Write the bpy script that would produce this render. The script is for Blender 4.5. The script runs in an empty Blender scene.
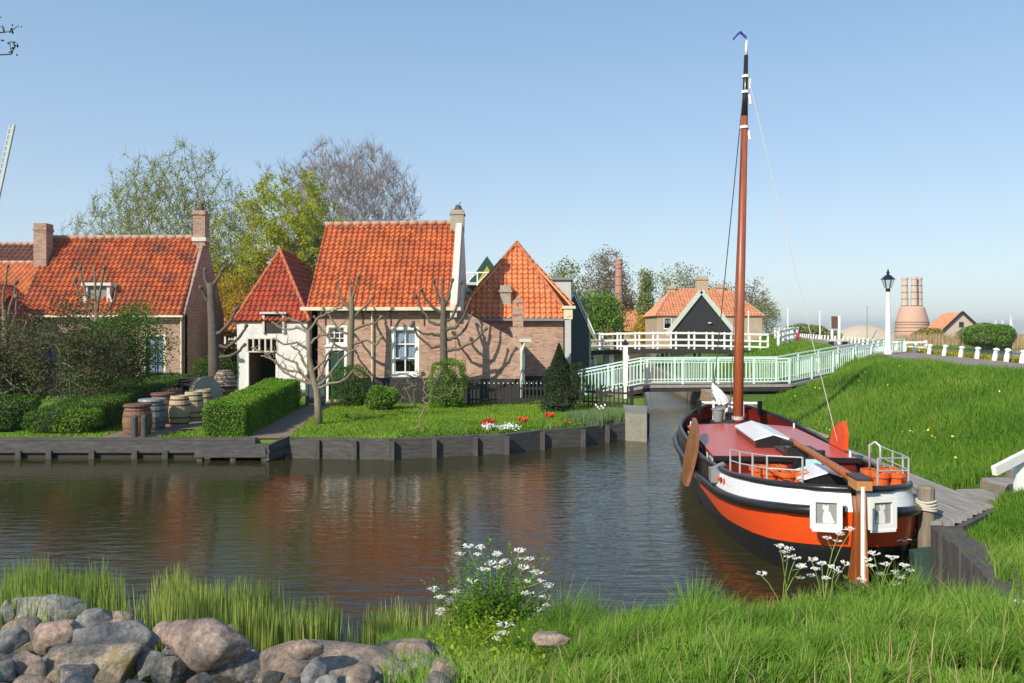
import bpy, math, random
import numpy as np
from mathutils import Vector, Matrix, noise, geometry
R = math.radians
SC = bpy.context.scene
COL = SC.collection
rng = np.random.default_rng(7)
random.seed(7)
CH, FP, HY = 3.2, 800.0, 328.0          # eye height above the water, focal length in px, horizon row
def pt(px, py, Y):                       # a point of the place from its direction and its distance
    return Vector(((px-512)/FP*Y, Y, CH-(py-HY)/FP*Y))

# ------------------------------------------------------------ materials
def newmat(name):
    m = bpy.data.materials.new(name); m.use_nodes = True
    nt = m.node_tree; b = nt.nodes['Principled BSDF']
    return m, nt, b
def N(nt, t, **kw):
    n = nt.nodes.new(t)
    for k, v in kw.items(): setattr(n, k, v)
    return n
def ramp(nt, fac, stops):
    r = N(nt, 'ShaderNodeValToRGB'); cr = r.color_ramp
    while len(cr.elements) > 1: cr.elements.remove(cr.elements[-1])
    cr.elements[0].position = stops[0][0]; cr.elements[0].color = (*stops[0][1], 1)
    for p, c in stops[1:]:
        e = cr.elements.new(p); e.color = (*c, 1)
    nt.links.new(fac, r.inputs[0]); return r.outputs[0]
def noise_tex(nt, vec, scale, detail=3, rough=.55):
    n = N(nt, 'ShaderNodeTexNoise'); n.inputs['Scale'].default_value = scale
    n.inputs['Detail'].default_value = detail; n.inputs['Roughness'].default_value = rough
    if vec is not None: nt.links.new(vec, n.inputs['Vector'])
    return n.outputs['Fac']
def mapping(nt, vec, sc):
    m = N(nt, 'ShaderNodeMapping'); m.inputs['Scale'].default_value = sc
    nt.links.new(vec, m.inputs['Vector']); return m.outputs[0]
def mix(nt, f, a, b, mode='MIX'):
    m = N(nt, 'ShaderNodeMix', data_type='RGBA', blend_type=mode)
    for i, v in ((0, f), (6, a), (7, b)):
        if isinstance(v, (int, float)): m.inputs[i].default_value = v
        elif isinstance(v, tuple): m.inputs[i].default_value = (*v, 1)
        else: nt.links.new(v, m.inputs[i])
    return m.outputs[2]
def bump(nt, b, h, strength=.5, dist=.02):
    n = N(nt, 'ShaderNodeBump'); n.inputs['Strength'].default_value = strength
    n.inputs['Distance'].default_value = dist
    nt.links.new(h, n.inputs['Height']); nt.links.new(n.outputs[0], b.inputs['Normal'])
def coord(nt, which='Object'):
    return N(nt, 'ShaderNodeTexCoord').outputs[which]
def m_paint(name, c, rough=.5, wear=.25, dirt=(.12,.1,.08), spec=.5, metal=0, sc=3.0):
    m, nt, b = newmat(name); v = coord(nt)
    n1 = noise_tex(nt, v, sc, 6, .65); f = ramp(nt, n1, [(.5,(0,0,0)),(.72,(1,1,1))])
    mu = N(nt, 'ShaderNodeMath', operation='MULTIPLY'); nt.links.new(f, mu.inputs[0]); mu.inputs[1].default_value = wear
    c2 = mix(nt, mu.outputs[0], c, dirt)
    n2 = noise_tex(nt, v, sc*9, 3)
    c3 = mix(nt, .35, c2, ramp(nt, n2, [(.3,tuple(x*.75 for x in c)),(.7,tuple(min(1,x*1.15) for x in c))]))
    nt.links.new(c3, b.inputs['Base Color'])
    b.inputs['Roughness'].default_value = rough; b.inputs['Metallic'].default_value = metal
    b.inputs['Specular IOR Level'].default_value = spec
    bump(nt, b, n2, .25, .004)
    return m
def m_brick(name, cols, mortar=(.34,.31,.27), mott=(.5,.46,.4), mottf=.35):
    m, nt, b = newmat(name); uv = coord(nt, 'UV')
    br = N(nt, 'ShaderNodeTexBrick'); nt.links.new(uv, br.inputs['Vector'])
    for k, v in (('Scale',1),('Brick Width',.21),('Row Height',.065),('Mortar Size',.007),('Mortar Smooth',.3),('Bias',0)):
        br.inputs[k].default_value = v
    br.inputs['Color1'].default_value = (0,0,0,1); br.inputs['Color2'].default_value = (1,1,1,1)
    br.inputs['Mortar'].default_value = (.5,.5,.5,1)
    c = ramp(nt, br.outputs['Color'], [(i/(len(cols)-1), q) for i, q in enumerate(cols)])
    c = mix(nt, br.outputs['Fac'], c, mortar)
    n = noise_tex(nt, uv, 1.3, 6, .7); f = ramp(nt, n, [(.42,(0,0,0)),(.7,(mottf,)*3)])
    c = mix(nt, f, c, mott)
    n2 = noise_tex(nt, uv, 9, 4, .7); f2 = ramp(nt, n2, [(.55,(0,0,0)),(.8,(.5,.5,.5))])
    c = mix(nt, f2, c, (.1,.07,.055))
    nt.links.new(c, b.inputs['Base Color']); b.inputs['Roughness'].default_value = .9
    inv = N(nt, 'ShaderNodeMath', operation='SUBTRACT'); inv.inputs[0].default_value = 1; nt.links.new(br.outputs['Fac'], inv.inputs[1])
    bump(nt, b, inv.outputs[0], .6, .008)
    return m
def m_tile(name, cols, dark=(.07,.045,.035), darkf=.6, nsc=.22):
    m, nt, b = newmat(name); uv = coord(nt, 'UV')
    fl = N(nt, 'ShaderNodeVectorMath', operation='FLOOR'); nt.links.new(uv, fl.inputs[0])
    wn = N(nt, 'ShaderNodeTexWhiteNoise', noise_dimensions='2D'); nt.links.new(fl.outputs[0], wn.inputs['Vector'])
    c = ramp(nt, wn.outputs['Value'], [(i/(len(cols)-1), q) for i, q in enumerate(cols)])
    n = noise_tex(nt, mapping(nt, uv, (1,1.4,1)), nsc, 5, .75); f = ramp(nt, n, [(.44,(0,0,0)),(.66,(darkf,)*3)])
    c = mix(nt, f, c, dark)
    n2 = noise_tex(nt, uv, 2.3, 4, .7); f2 = ramp(nt, n2, [(.56,(0,0,0)),(.75,(.45,)*3)])
    c = mix(nt, f2, c, (.3,.15,.08))
    n3 = noise_tex(nt, coord(nt), 14, 3, .7); f3 = ramp(nt, n3, [(.62,(0,0,0)),(.7,(.6,)*3)])
    c = mix(nt, f3, c, (.32,.3,.2))
    fr = N(nt, 'ShaderNodeVectorMath', operation='FRACTION'); nt.links.new(uv, fr.inputs[0])
    sp = N(nt, 'ShaderNodeSeparateXYZ'); nt.links.new(fr.outputs[0], sp.inputs[0])
    g1 = ramp(nt, sp.outputs[0], [(0,(.75,)*3),(.09,(0,0,0))]); g2 = ramp(nt, sp.outputs[1], [(0,(.0,)*3),(.86,(0,0,0)),(1,(.8,)*3)])
    c = mix(nt, g1, c, tuple(x*.35 for x in cols[0])); c = mix(nt, g2, c, tuple(x*.3 for x in cols[0]))
    nt.links.new(c, b.inputs['Base Color']); b.inputs['Roughness'].default_value = .65
    return m
def m_wood(name, a, c, rough=.8, sc=(1,1,12), ns=2.0, axis=None):
    m, nt, b = newmat(name); v = mapping(nt, coord(nt), sc)
    n = noise_tex(nt, v, ns, 8, .7)
    nt.links.new(ramp(nt, n, [(.3,a),(.7,c)]), b.inputs['Base Color'])
    b.inputs['Roughness'].default_value = rough; bump(nt, b, n, .5, .01)
    return m
def m_leaf(name, cols, trans=.35, rough=.6, nsc=.8):
    m, nt, b = newmat(name)
    g = N(nt, 'ShaderNodeNewGeometry')
    n = noise_tex(nt, coord(nt), nsc, 2)
    ad = N(nt, 'ShaderNodeMath', operation='MULTIPLY_ADD'); nt.links.new(g.outputs['Random Per Island'], ad.inputs[0])
    ad.inputs[1].default_value = .6
    mu = N(nt, 'ShaderNodeMath', operation='MULTIPLY_ADD'); nt.links.new(n, mu.inputs[0]); mu.inputs[1].default_value = 1.2; mu.inputs[2].default_value = -.4
    nt.links.new(mu.outputs[0], ad.inputs[2])
    c = ramp(nt, ad.outputs[0], [(i/(len(cols)-1), q) for i, q in enumerate(cols)])
    nt.links.new(c, b.inputs['Base Color']); b.inputs['Roughness'].default_value = rough
    b.inputs['Specular IOR Level'].default_value = .3
    t = N(nt, 'ShaderNodeBsdfTranslucent'); nt.links.new(c, t.inputs[0])
    ms = N(nt, 'ShaderNodeMixShader'); ms.inputs[0].default_value = trans
    nt.links.new(b.outputs[0], ms.inputs[1]); nt.links.new(t.outputs[0], ms.inputs[2])
    nt.links.new(ms.outputs[0], nt.nodes['Material Output'].inputs[0])
    return m
def m_ground(name, cols, sc=1.0, bsc=25, bs=.6):
    m, nt, b = newmat(name); v = coord(nt)
    n = noise_tex(nt, v, sc, 6, .65); n2 = noise_tex(nt, v, bsc, 4, .7)
    c = ramp(nt, n, [(.3+.4*i/(len(cols)-1), q) for i, q in enumerate(cols)])
    c = mix(nt, .5, c, ramp(nt, n2, [(.25,tuple(x*.6 for x in cols[0])),(.75,tuple(min(1,x*1.3) for x in cols[-1]))]))
    nt.links.new(c, b.inputs['Base Color']); b.inputs['Roughness'].default_value = .95
    b.inputs['Specular IOR Level'].default_value = .15
    bump(nt, b, n2, bs, .05); return m
def m_glass(name, tint=(.75,.8,.85)):
    m, nt, b = newmat(name)
    tr = N(nt, 'ShaderNodeBsdfTransparent'); tr.inputs[0].default_value = (*tint,1)
    gl = N(nt, 'ShaderNodeBsdfGlossy'); gl.inputs['Roughness'].default_value = .03
    fr = N(nt, 'ShaderNodeLayerWeight'); fr.inputs[0].default_value = .5
    p3 = N(nt, 'ShaderNodeMath', operation='POWER'); nt.links.new(fr.outputs['Facing'], p3.inputs[0]); p3.inputs[1].default_value = 4
    pm = N(nt, 'ShaderNodeMath', operation='MULTIPLY_ADD'); nt.links.new(p3.outputs[0], pm.inputs[0]); pm.inputs[1].default_value = .8; pm.inputs[2].default_value = .06
    ms = N(nt, 'ShaderNodeMixShader'); nt.links.new(pm.outputs[0], ms.inputs[0])
    nt.links.new(tr.outputs[0], ms.inputs[1]); nt.links.new(gl.outputs[0], ms.inputs[2])
    nt.links.new(ms.outputs[0], nt.nodes['Material Output'].inputs[0]); return m

M = {}
M['tile'] = m_tile('tile_orange', [(.44,.095,.028),(.60,.155,.045),(.53,.125,.036),(.66,.20,.06),(.38,.075,.028)], darkf=.5)
M['tile_h1'] = m_tile('tile_weathered', [(.38,.075,.022),(.56,.14,.036),(.34,.06,.02),(.52,.12,.034)], darkf=.85, nsc=.16)
M['tile_light'] = m_tile('tile_light', [(.60,.17,.06),(.70,.24,.09),(.64,.20,.07),(.74,.28,.11)], darkf=.25)
M['tile_red'] = m_tile('tile_red', [(.36,.05,.02),(.48,.08,.03),(.42,.065,.025),(.30,.045,.02)], darkf=.5)
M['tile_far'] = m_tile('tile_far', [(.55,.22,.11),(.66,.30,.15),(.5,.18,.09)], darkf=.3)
M['tile_dark'] = m_tile('tile_dark', [(.13,.05,.035),(.17,.07,.05)], darkf=.5)
M['slate'] = m_paint('slate', (.2,.2,.21), .7)
M['brick'] = m_brick('brick_brown', [(.20,.10,.07),(.33,.17,.11),(.42,.24,.16),(.28,.13,.085)])
M['brick2'] = m_brick('brick_pink', [(.27,.13,.09),(.44,.23,.15),(.50,.31,.21),(.36,.17,.11)], mott=(.55,.47,.38), mottf=.3)
M['brick_y'] = m_brick('brick_yellow', [(.36,.25,.15),(.5,.37,.24),(.42,.29,.18)])
M['brick_red'] = m_brick('brick_red', [(.34,.12,.07),(.46,.19,.12),(.4,.15,.09)], mottf=.2)
M['brick_grey'] = m_brick('brick_grey', [(.3,.26,.2),(.42,.37,.29),(.36,.3,.23)], mott=(.3,.3,.2))
M['brick_pale'] = m_brick('brick_pale', [(.55,.42,.34),(.62,.5,.42),(.5,.37,.3)])
M['white'] = m_paint('white_paint', (.78,.78,.74), .5, .12)
M['white_wash'] = m_paint('whitewash', (.66,.68,.66), .9, .8, (.36,.44,.48), sc=.8)
M['cream'] = m_paint('cream_paint', (.66,.60,.42), .5, .3)
M['plaster'] = m_paint('pale_plaster', (.58,.55,.50), .85, .4)
M['green_rail'] = m_paint('pale_green_paint', (.60,.79,.71), .45, .1)
M['tar'] = m_paint('tarred', (.018,.018,.02), .6, .3, (.06,.06,.06))
M['tar_wood'] = m_wood('tarred_boards', (.012,.012,.013), (.035,.033,.03), .7, (1,1,.4), 6)
M['green_wood'] = m_wood('dark_green_boards', (.02,.05,.045), (.05,.09,.08), .6, (.4,1,6), 3)
M['green_dk'] = m_paint('dark_green_paint', (.012,.055,.04), .4, .2)
M['yellow_g'] = m_paint('mustard_paint', (.36,.33,.02), .5, .2)
M['lead'] = m_paint('lead_grey', (.22,.23,.24), .5, .3)
M['black'] = m_paint('black_paint', (.015,.015,.017), .3, .3, (.05,.05,.05))
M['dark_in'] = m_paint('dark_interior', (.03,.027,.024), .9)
M['curtain'] = m_paint('white_curtain', (.8,.8,.78), .9, .05)
M['curtain_b'] = m_paint('blue_white_curtain', (.62,.68,.78), .9, .05)
M['glass'] = m_glass('window_glass')
M['quay'] = m_wood('grey_quay_boards', (.032,.033,.033), (.10,.098,.09), .85, (1,1,5), 3)
M['oldwood'] = m_wood('weathered_planks', (.17,.155,.14), (.36,.34,.31), .85, (6,.6,3), 3)
M['post_wood'] = m_wood('weathered_post', (.12,.10,.075), (.27,.23,.17), .9, (5,5,.8), 3)
M['pile'] = m_wood('grey_pile', (.04,.038,.035), (.10,.096,.088), .9, (4,4,1), 3)
M['concrete'] = m_ground('concrete', [(.16,.16,.13),(.28,.27,.22)], 2, 20, .3)
M['paving'] = m_ground('brick_paving', [(.17,.13,.10),(.27,.21,.17)], 2, 30, .5)
M['asphalt'] = m_ground('road_surface', [(.22,.18,.17),(.3,.25,.23)], 1.0, 30, .3)
M['grass'] = m_ground('grass_ground', [(.045,.075,.015),(.075,.15,.022),(.11,.2,.03)], .7, 30, .8)
M['lawn'] = m_ground('lawn_ground', [(.10,.18,.02),(.14,.25,.03),(.18,.3,.04)], .5, 40, .9)
M['soil'] = m_ground('soil', [(.05,.04,.025),(.09,.07,.045)], 2, 20)
M['sand'] = m_ground('sand', [(.42,.36,.28),(.52,.46,.36)], .2, 8, .3)
M['rock'] = None
M['bark'] = m_wood('bark', (.07,.06,.04), (.25,.22,.15), .95, (9,9,2), 5)
M['bark_dk'] = m_wood('bark_dark', (.045,.038,.03), (.16,.14,.11), .95, (9,9,2), 5)
M['bark_lt'] = m_wood('bark_light', (.13,.11,.075), (.27,.235,.16), .95, (3,3,.7), 4)
M['bark_far'] = m_wood('bark_far', (.17,.14,.125), (.28,.235,.21), .95, (3,3,.7), 2)
M['leaf_spring'] = m_leaf('leaf_spring', [(.20,.26,.03),(.34,.42,.05),(.5,.55,.08)], .5)
M['leaf_yellow'] = m_leaf('leaf_yellow', [(.26,.27,.02),(.42,.50,.03),(.62,.66,.07)], .6)
M['leaf_gold'] = m_leaf('leaf_gold', [(.3,.18,.01),(.5,.36,.02),(.55,.44,.04)], .4)
M['leaf_green'] = m_leaf('leaf_green', [(.035,.085,.012),(.075,.165,.02),(.15,.27,.03)], .38)
M['leaf_bright'] = m_leaf('leaf_bright', [(.06,.15,.01),(.13,.27,.018),(.24,.38,.03)], .4)
M['leaf_hedge'] = m_leaf('leaf_hedge', [(.07,.16,.01),(.13,.28,.015),(.2,.36,.025)], .3)
M['leaf_dark'] = m_leaf('leaf_dark', [(.015,.03,.012),(.03,.055,.018),(.05,.07,.022)], .2)
M['leaf_mauve'] = m_leaf('leaf_mauve', [(.045,.035,.025),(.05,.09,.02),(.12,.06,.05),(.07,.13,.025),(.13,.18,.04)], .3)
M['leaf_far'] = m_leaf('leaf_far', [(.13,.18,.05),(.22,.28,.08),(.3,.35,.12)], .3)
M['leaf_brown'] = m_leaf('leaf_brown', [(.16,.11,.07),(.22,.17,.10),(.2,.19,.07)], .3)
M['reed'] = m_leaf('reed_blade', [(.07,.13,.02),(.15,.25,.04),(.28,.37,.07),(.5,.52,.16)], .35, nsc=.8)
M['blade'] = m_leaf('grass_blade', [(.05,.11,.015),(.09,.20,.02),(.15,.30,.03),(.23,.38,.05),(.36,.40,.12)], .35, nsc=.9)
M['blade_far'] = m_leaf('bank_grass_blade', [(.04,.10,.01),(.08,.19,.015),(.12,.26,.02),(.18,.31,.03),(.28,.33,.07)], .35, nsc=.35)
M['leaf_gold2'] = m_leaf('leaf_gold_olive', [(.2,.15,.02),(.34,.27,.04),(.3,.3,.06)], .35)
M['leaf_yg'] = m_leaf('leaf_yellow_green', [(.12,.22,.012),(.24,.36,.02),(.38,.44,.03)], .4)
M['blade_lawn'] = m_leaf('lawn_blade', [(.10,.19,.015),(.18,.31,.025),(.26,.40,.035)], .4, nsc=.5)
M['blade_verge'] = m_leaf('verge_blade', [(.1,.15,.02),(.25,.25,.03),(.4,.33,.03)], .35, nsc=.5)
M['blade_grey'] = m_leaf('grey_green_blade', [(.1,.17,.07),(.17,.26,.11),(.22,.32,.13)], .35)
M['dryreed'] = m_leaf('dry_reed', [(.4,.3,.15),(.55,.42,.24),(.5,.36,.2)], .3)
M['petal_w'] = m_paint('white_petals', (.8,.82,.76), .7, .05)
M['petal_y'] = m_paint('yellow_petals', (.75,.55,.01), .7, .05)
M['petal_r'] = m_paint('red_petals', (.6,.02,.01), .6, .05)
M['orange'] = m_paint('orange_hull_paint', (.68,.075,.012), .28, .12, (.35,.05,.02))
M['boat_white'] = m_paint('boat_white', (.74,.76,.78), .25, .08, (.45,.45,.42))
M['boat_roof'] = m_paint('boat_roof_red', (.50,.075,.045), .3, .1, (.3,.06,.04))
M['boat_red'] = m_paint('boat_dark_red', (.12,.012,.008), .3, .2)
M['boat_green'] = m_paint('boat_black_green', (.012,.018,.016), .3, .2)
M['wood_orange'] = m_wood('varnished_wood', (.22,.06,.015), (.42,.14,.04), .35, (5,5,.7), 3)
M['mast_wood'] = m_wood('mast_wood', (.20,.05,.02), (.36,.10,.035), .4, (6,6,.3), 3)
M['leewood'] = m_wood('leeboard_wood', (.13,.045,.015), (.28,.11,.035), .35, (5,.7,1.5), 3)
M['steel'] = m_paint('galvanised', (.62,.64,.64), .35, .1, metal=.5)
M['terracotta'] = m_paint('terracotta', (.62,.11,.02), .55, .15)
M['barrel'] = m_wood('barrel_wood', (.32,.25,.14), (.52,.43,.27), .8, (9,9,.5), 3)
M['barrel_gr'] = m_wood('barrel_grey_blue', (.10,.13,.14), (.21,.25,.26), .8, (9,9,.5), 3)
M['barrel_br'] = m_wood('barrel_brown', (.11,.06,.035), (.24,.14,.085), .8, (9,9,.5), 3)
M['rust'] = m_paint('rusty_iron', (.12,.06,.035), .8)
M['stone'] = m_paint('millstone', (.30,.28,.22), .9, .4, (.2,.2,.1))
M['blue'] = m_paint('blue_cloth', (.03,.04,.25), .8)
M['ltblue'] = m_paint('light_blue_paint', (.42,.68,.74), .4, .05)
M['rope'] = m_paint('rope', (.5,.47,.4), .9)
M['wire'] = m_paint('dark_wire', (.06,.06,.06), .6)
M['far_grey'] = m_paint('far_grey', (.5,.5,.48), .8)

M['orange_deck'] = m_paint('deck_red', (.30,.04,.02), .5, .3)
M['boat_brown'] = m_paint('boat_brown', (.05,.025,.018), .5, .4)
M['wood_light'] = m_wood('light_varnish', (.4,.17,.06), (.55,.27,.1), .4, (5,5,.7), 3)
M['pic_grey'] = m_paint('picture_ground', (.28,.29,.3), .3, .5, (.1,.1,.1), sc=9)
M['pic_white'] = m_paint('picture_white', (.7,.7,.68), .4, .3, (.4,.4,.4), sc=14)
M['pole_white'] = m_paint('flaking_white', (.75,.74,.7), .7, .6, (.3,.22,.15), sc=12)
M['lampglass'] = m_glass('lamp_glass', (.9,.92,.92))
M['petal_r2'] = m_paint('red_paint', (.45,.03,.02), .5, .2)
def m_rock(name, cols, lich):
    m, nt, b = newmat(name); v = coord(nt)
    n = noise_tex(nt, v, 3.5, 10, .72); n2 = noise_tex(nt, v, 28, 6, .75); n3 = noise_tex(nt, v, 5.5, 4, .6)
    c = ramp(nt, n, [(.3+.4*i/(len(cols)-1), q) for i, q in enumerate(cols)])
    c = mix(nt, .7, c, mix(nt, 1.0, c, ramp(nt, n2, [(.3,(.4,.4,.4)),(.7,(2.2,2.2,2.2))]), 'MULTIPLY'))
    f = ramp(nt, n3, [(.56,(0,0,0)),(.66,(.75,)*3)]); c = mix(nt, f, c, lich)
    nt.links.new(c, b.inputs['Base Color']); b.inputs['Roughness'].default_value = .9
    bm1 = N(nt, 'ShaderNodeBump'); bm1.inputs['Strength'].default_value = .8; bm1.inputs['Distance'].default_value = .03
    nt.links.new(n, bm1.inputs['Height'])
    bm2 = N(nt, 'ShaderNodeBump'); bm2.inputs['Strength'].default_value = .9; bm2.inputs['Distance'].default_value = .008
    nt.links.new(n2, bm2.inputs['Height']); nt.links.new(bm1.outputs[0], bm2.inputs['Normal'])
    nt.links.new(bm2.outputs[0], b.inputs['Normal'])
    return m
ROCKS = [m_rock('rock_grey', [(.10,.11,.115),(.2,.2,.19),(.27,.26,.24)], (.16,.17,.15)),
         m_rock('rock_brown', [(.15,.11,.085),(.26,.2,.155),(.36,.29,.23)], (.19,.17,.13)),
         m_rock('rock_lichen', [(.16,.13,.09),(.3,.24,.17),(.42,.36,.28)], (.36,.26,.07)),
         m_rock('rock_pink', [(.2,.14,.11),(.3,.22,.18),(.38,.3,.25)], (.22,.19,.15)),
         m_rock('rock_speckled', [(.05,.05,.05),(.16,.15,.13),(.42,.38,.33)], (.05,.05,.05))]

# water: dark, glossy, rippled
def m_water(name, fine=1.0, base=(.032,.029,.011)):
    m, nt, b = newmat(name); v = N(nt, 'ShaderNodeNewGeometry').outputs['Position']
    b.inputs['Base Color'].default_value = (*base,1); b.inputs['Roughness'].default_value = .04
    b.inputs['IOR'].default_value = 1.34; b.inputs['Specular IOR Level'].default_value = .5
    a = noise_tex(nt, mapping(nt, v, (.9,2.6,1)), 2.2*fine, 3, .5)
    w = N(nt, 'ShaderNodeTexNoise'); w.inputs['Scale'].default_value = .25; w.inputs['Detail'].default_value = 2
    nt.links.new(v, w.inputs['Vector'])
    c = noise_tex(nt, mapping(nt, v, (.5,3.2,1)), 5.5*fine, 2, .5)
    patch = ramp(nt, w.outputs['Fac'], [(.35,(.35,)*3),(.65,(1,)*3)])
    mu = N(nt, 'ShaderNodeMath', operation='MULTIPLY'); nt.links.new(c, mu.inputs[0]); nt.links.new(patch, mu.inputs[1])
    ad = N(nt, 'ShaderNodeMath', operation='MULTIPLY_ADD'); nt.links.new(mu.outputs[0], ad.inputs[0]); ad.inputs[1].default_value = .35; nt.links.new(a, ad.inputs[2])
    spx = N(nt, 'ShaderNodeSeparateXYZ'); nt.links.new(v, spx.inputs[0])
    mr = N(nt, 'ShaderNodeMapRange', interpolation_type='SMOOTHSTEP'); nt.links.new(spx.outputs[0], mr.inputs[0]); mr.inputs[1].default_value = -1.5; mr.inputs[2].default_value = 4.5; mr.inputs[3].default_value = .9; mr.inputs[4].default_value = 3.6
    mh = N(nt, 'ShaderNodeMath', operation='MULTIPLY'); nt.links.new(ad.outputs[0], mh.inputs[0]); nt.links.new(mr.outputs[0], mh.inputs[1])
    bump(nt, b, mh.outputs[0], 1.0, .0105)
    return m
M['water'] = m_water('water')

# ------------------------------------------------------------ mesh helpers
class MB:
    def __init__(s): s.v = []; s.f = []; s.uv = None
    def add(s, vs, fs):
        o = len(s.v); s.v += [tuple(p) for p in vs]; s.f += [tuple(i+o for i in f) for f in fs]; return s
    def box(s, c, size, rz=0, mat=None, taper=0):
        hx, hy, hz = size[0]/2, size[1]/2, size[2]/2; vs = []
        for z in (-hz, hz):
            k = 1 - (taper if z > 0 else 0)
            for x, y in ((-hx,-hy),(hx,-hy),(hx,hy),(-hx,hy)): vs.append(Vector((x*k, y*k, z)))
        mt = mat if mat is not None else Matrix.Rotation(rz, 4, 'Z')
        vs = [mt @ p + Vector(c) for p in vs]
        return s.add(vs, [(0,3,2,1),(4,5,6,7),(0,1,5,4),(1,2,6,5),(2,3,7,6),(3,0,4,7)])
    def b2(s, x0, x1, y0, y1, z0, z1):
        return s.box(((x0+x1)/2,(y0+y1)/2,(z0+z1)/2), (abs(x1-x0),abs(y1-y0),abs(z1-z0)))
    def bar(s, a, b, w, h=None, up=Vector((0,0,1))):
        a, b = Vector(a), Vector(b); h = h or w; d = (b-a); L = d.length
        if L < 1e-6: return s
        d.normalize()
        if abs(d.dot(up)) > .99: up = Vector((0,1,0))
        x = d.cross(up).normalized(); z = x.cross(d)
        vs = [p + x*sx*w/2 + z*sz*h/2 for p in (a, b) for sx, sz in ((-1,-1),(1,-1),(1,1),(-1,1))]
        return s.add(vs, [(0,3,2,1),(4,5,6,7),(0,1,5,4),(1,2,6,5),(2,3,7,6),(3,0,4,7)])
    def tube(s, pts, rad, n=8, cap=True):
        pts = [Vector(p) for p in pts]
        if not isinstance(rad, (list, tuple)): rad = [rad]*len(pts)
        o = len(s.v); ref = None
        for i, p in enumerate(pts):
            d = (pts[min(i+1,len(pts)-1)] - pts[max(i-1,0)]).normalized()
            if ref is None: ref = Vector((0,0,1)) if abs(d.z) < .9 else Vector((1,0,0))
            x = d.cross(ref).normalized(); y = x.cross(d); ref = -d.cross(x) if False else y
            for k in range(n):
                a = 2*math.pi*k/n; s.v.append(tuple(p + (x*math.cos(a)+y*math.sin(a))*rad[i]))
        for i in range(len(pts)-1):
            for k in range(n):
                k2 = (k+1) % n; s.f.append((o+i*n+k, o+i*n+k2, o+(i+1)*n+k2, o+(i+1)*n+k))
        if cap:
            s.f.append(tuple(o+k for k in range(n))[::-1]); s.f.append(tuple(o+(len(pts)-1)*n+k for k in range(n)))
        return s
    def lathe(s, prof, n=16, c=(0,0,0), sq=False):
        o = len(s.v)
        for r, z in prof:
            for k in range(n):
                a = 2*math.pi*(k+.5)/n; s.v.append((c[0]+r*math.cos(a), c[1]+r*math.sin(a), c[2]+z))
        m = len(prof)
        for i in range(m-1):
            for k in range(n):
                k2 = (k+1) % n; s.f.append((o+i*n+k, o+i*n+k2, o+(i+1)*n+k2, o+(i+1)*n+k))
        s.f.append(tuple(o+k for k in range(n))[::-1]); s.f.append(tuple(o+(m-1)*n+k for k in range(n)))
        return s
    def prism(s, poly, d):                # poly: 3D points in a plane, pushed by vector d
        poly = [Vector(p) for p in poly]; d = Vector(d); n = len(poly); o = len(s.v)
        s.v += [tuple(p) for p in poly] + [tuple(p+d) for p in poly]
        s.f.append(tuple(o+i for i in range(n))); s.f.append(tuple(o+n+i for i in range(n))[::-1])
        for i in range(n):
            j = (i+1) % n; s.f.append((o+j, o+i, o+n+i, o+n+j))
        return s
    def build(s, name, mat, parent=None, org=None, smooth=False, world=False):
        off = Vector((0,0,0))
        if parent is not None and world: off = Vector(parent.location)
        if parent is None and org is not None: off = Vector(org)
        me = bpy.data.meshes.new(name)
        me.from_pydata([(p[0]-off.x, p[1]-off.y, p[2]-off.z) for p in s.v], [], s.f)
        me.update()
        if s.uv is None: boxuv(me)
        else:
            l = me.uv_layers.new(name='UVMap')
            vi = np.zeros(len(me.loops), int); me.loops.foreach_get('vertex_index', vi)
            l.data.foreach_set('uv', np.array(s.uv)[vi].ravel())
        if smooth: me.polygons.foreach_set('use_smooth', [True]*len(me.polygons))
        return link(name, me, mat, parent, off if parent is None and org is not None else None)
def link(name, me, mat, parent=None, loc=None):
    o = bpy.data.objects.new(name, me)
    for m in (mat if isinstance(mat, (list, tuple)) else [mat]): me.materials.append(m)
    COL.objects.link(o)
    if parent is not None: o.parent = parent
    if loc is not None: o.location = loc
    return o
def boxuv(me):
    l = me.uv_layers.new(name='UVMap'); n = len(me.loops)
    if not n: return
    vi = np.zeros(n, int); me.loops.foreach_get('vertex_index', vi)
    co = np.zeros(len(me.vertices)*3); me.vertices.foreach_get('co', co); co = co.reshape(-1,3)[vi]
    pn = np.zeros(len(me.polygons)*3); me.polygons.foreach_get('normal', pn); pn = pn.reshape(-1,3)
    lt = np.zeros(len(me.polygons), int); me.polygons.foreach_get('loop_total', lt)
    nn = np.abs(np.repeat(pn, lt, axis=0)); ax = nn.argmax(1)
    u = np.where(ax == 0, co[:,1], co[:,0]); w = np.where(ax == 2, co[:,1], co[:,2])
    l.data.foreach_set('uv', np.stack([u, w], 1).ravel())
def npmesh(name, V, F, mat, parent=None, loc=None, smooth=False):     # F: (n,k) array
    me = bpy.data.meshes.new(name); k = F.shape[1]
    me.vertices.add(len(V)); me.vertices.foreach_set('co', np.asarray(V, np.float32).ravel())
    me.loops.add(F.size); me.loops.foreach_set('vertex_index', F.astype(np.int32).ravel())
    me.polygons.add(len(F)); me.polygons.foreach_set('loop_start', np.arange(0, F.size, k, dtype=np.int32))
    me.update(calc_edges=True)
    if smooth: me.polygons.foreach_set('use_smooth', np.ones(len(F), bool))
    return link(name, me, mat, parent, loc)
def tag(o, label=None, cat=None, group=None, kind=None):
    if label: o['label'] = label
    if cat: o['category'] = cat
    if group: o['group'] = group
    if kind: o['kind'] = kind
    return o
def thing(name, label, cat, loc=(0,0,0), rz=0, group=None):
    o = bpy.data.objects.new(name, None); COL.objects.link(o)
    o.location = loc; o.rotation_euler = (0,0,rz); o.empty_display_size = .2
    return tag(o, label, cat, group)
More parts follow.
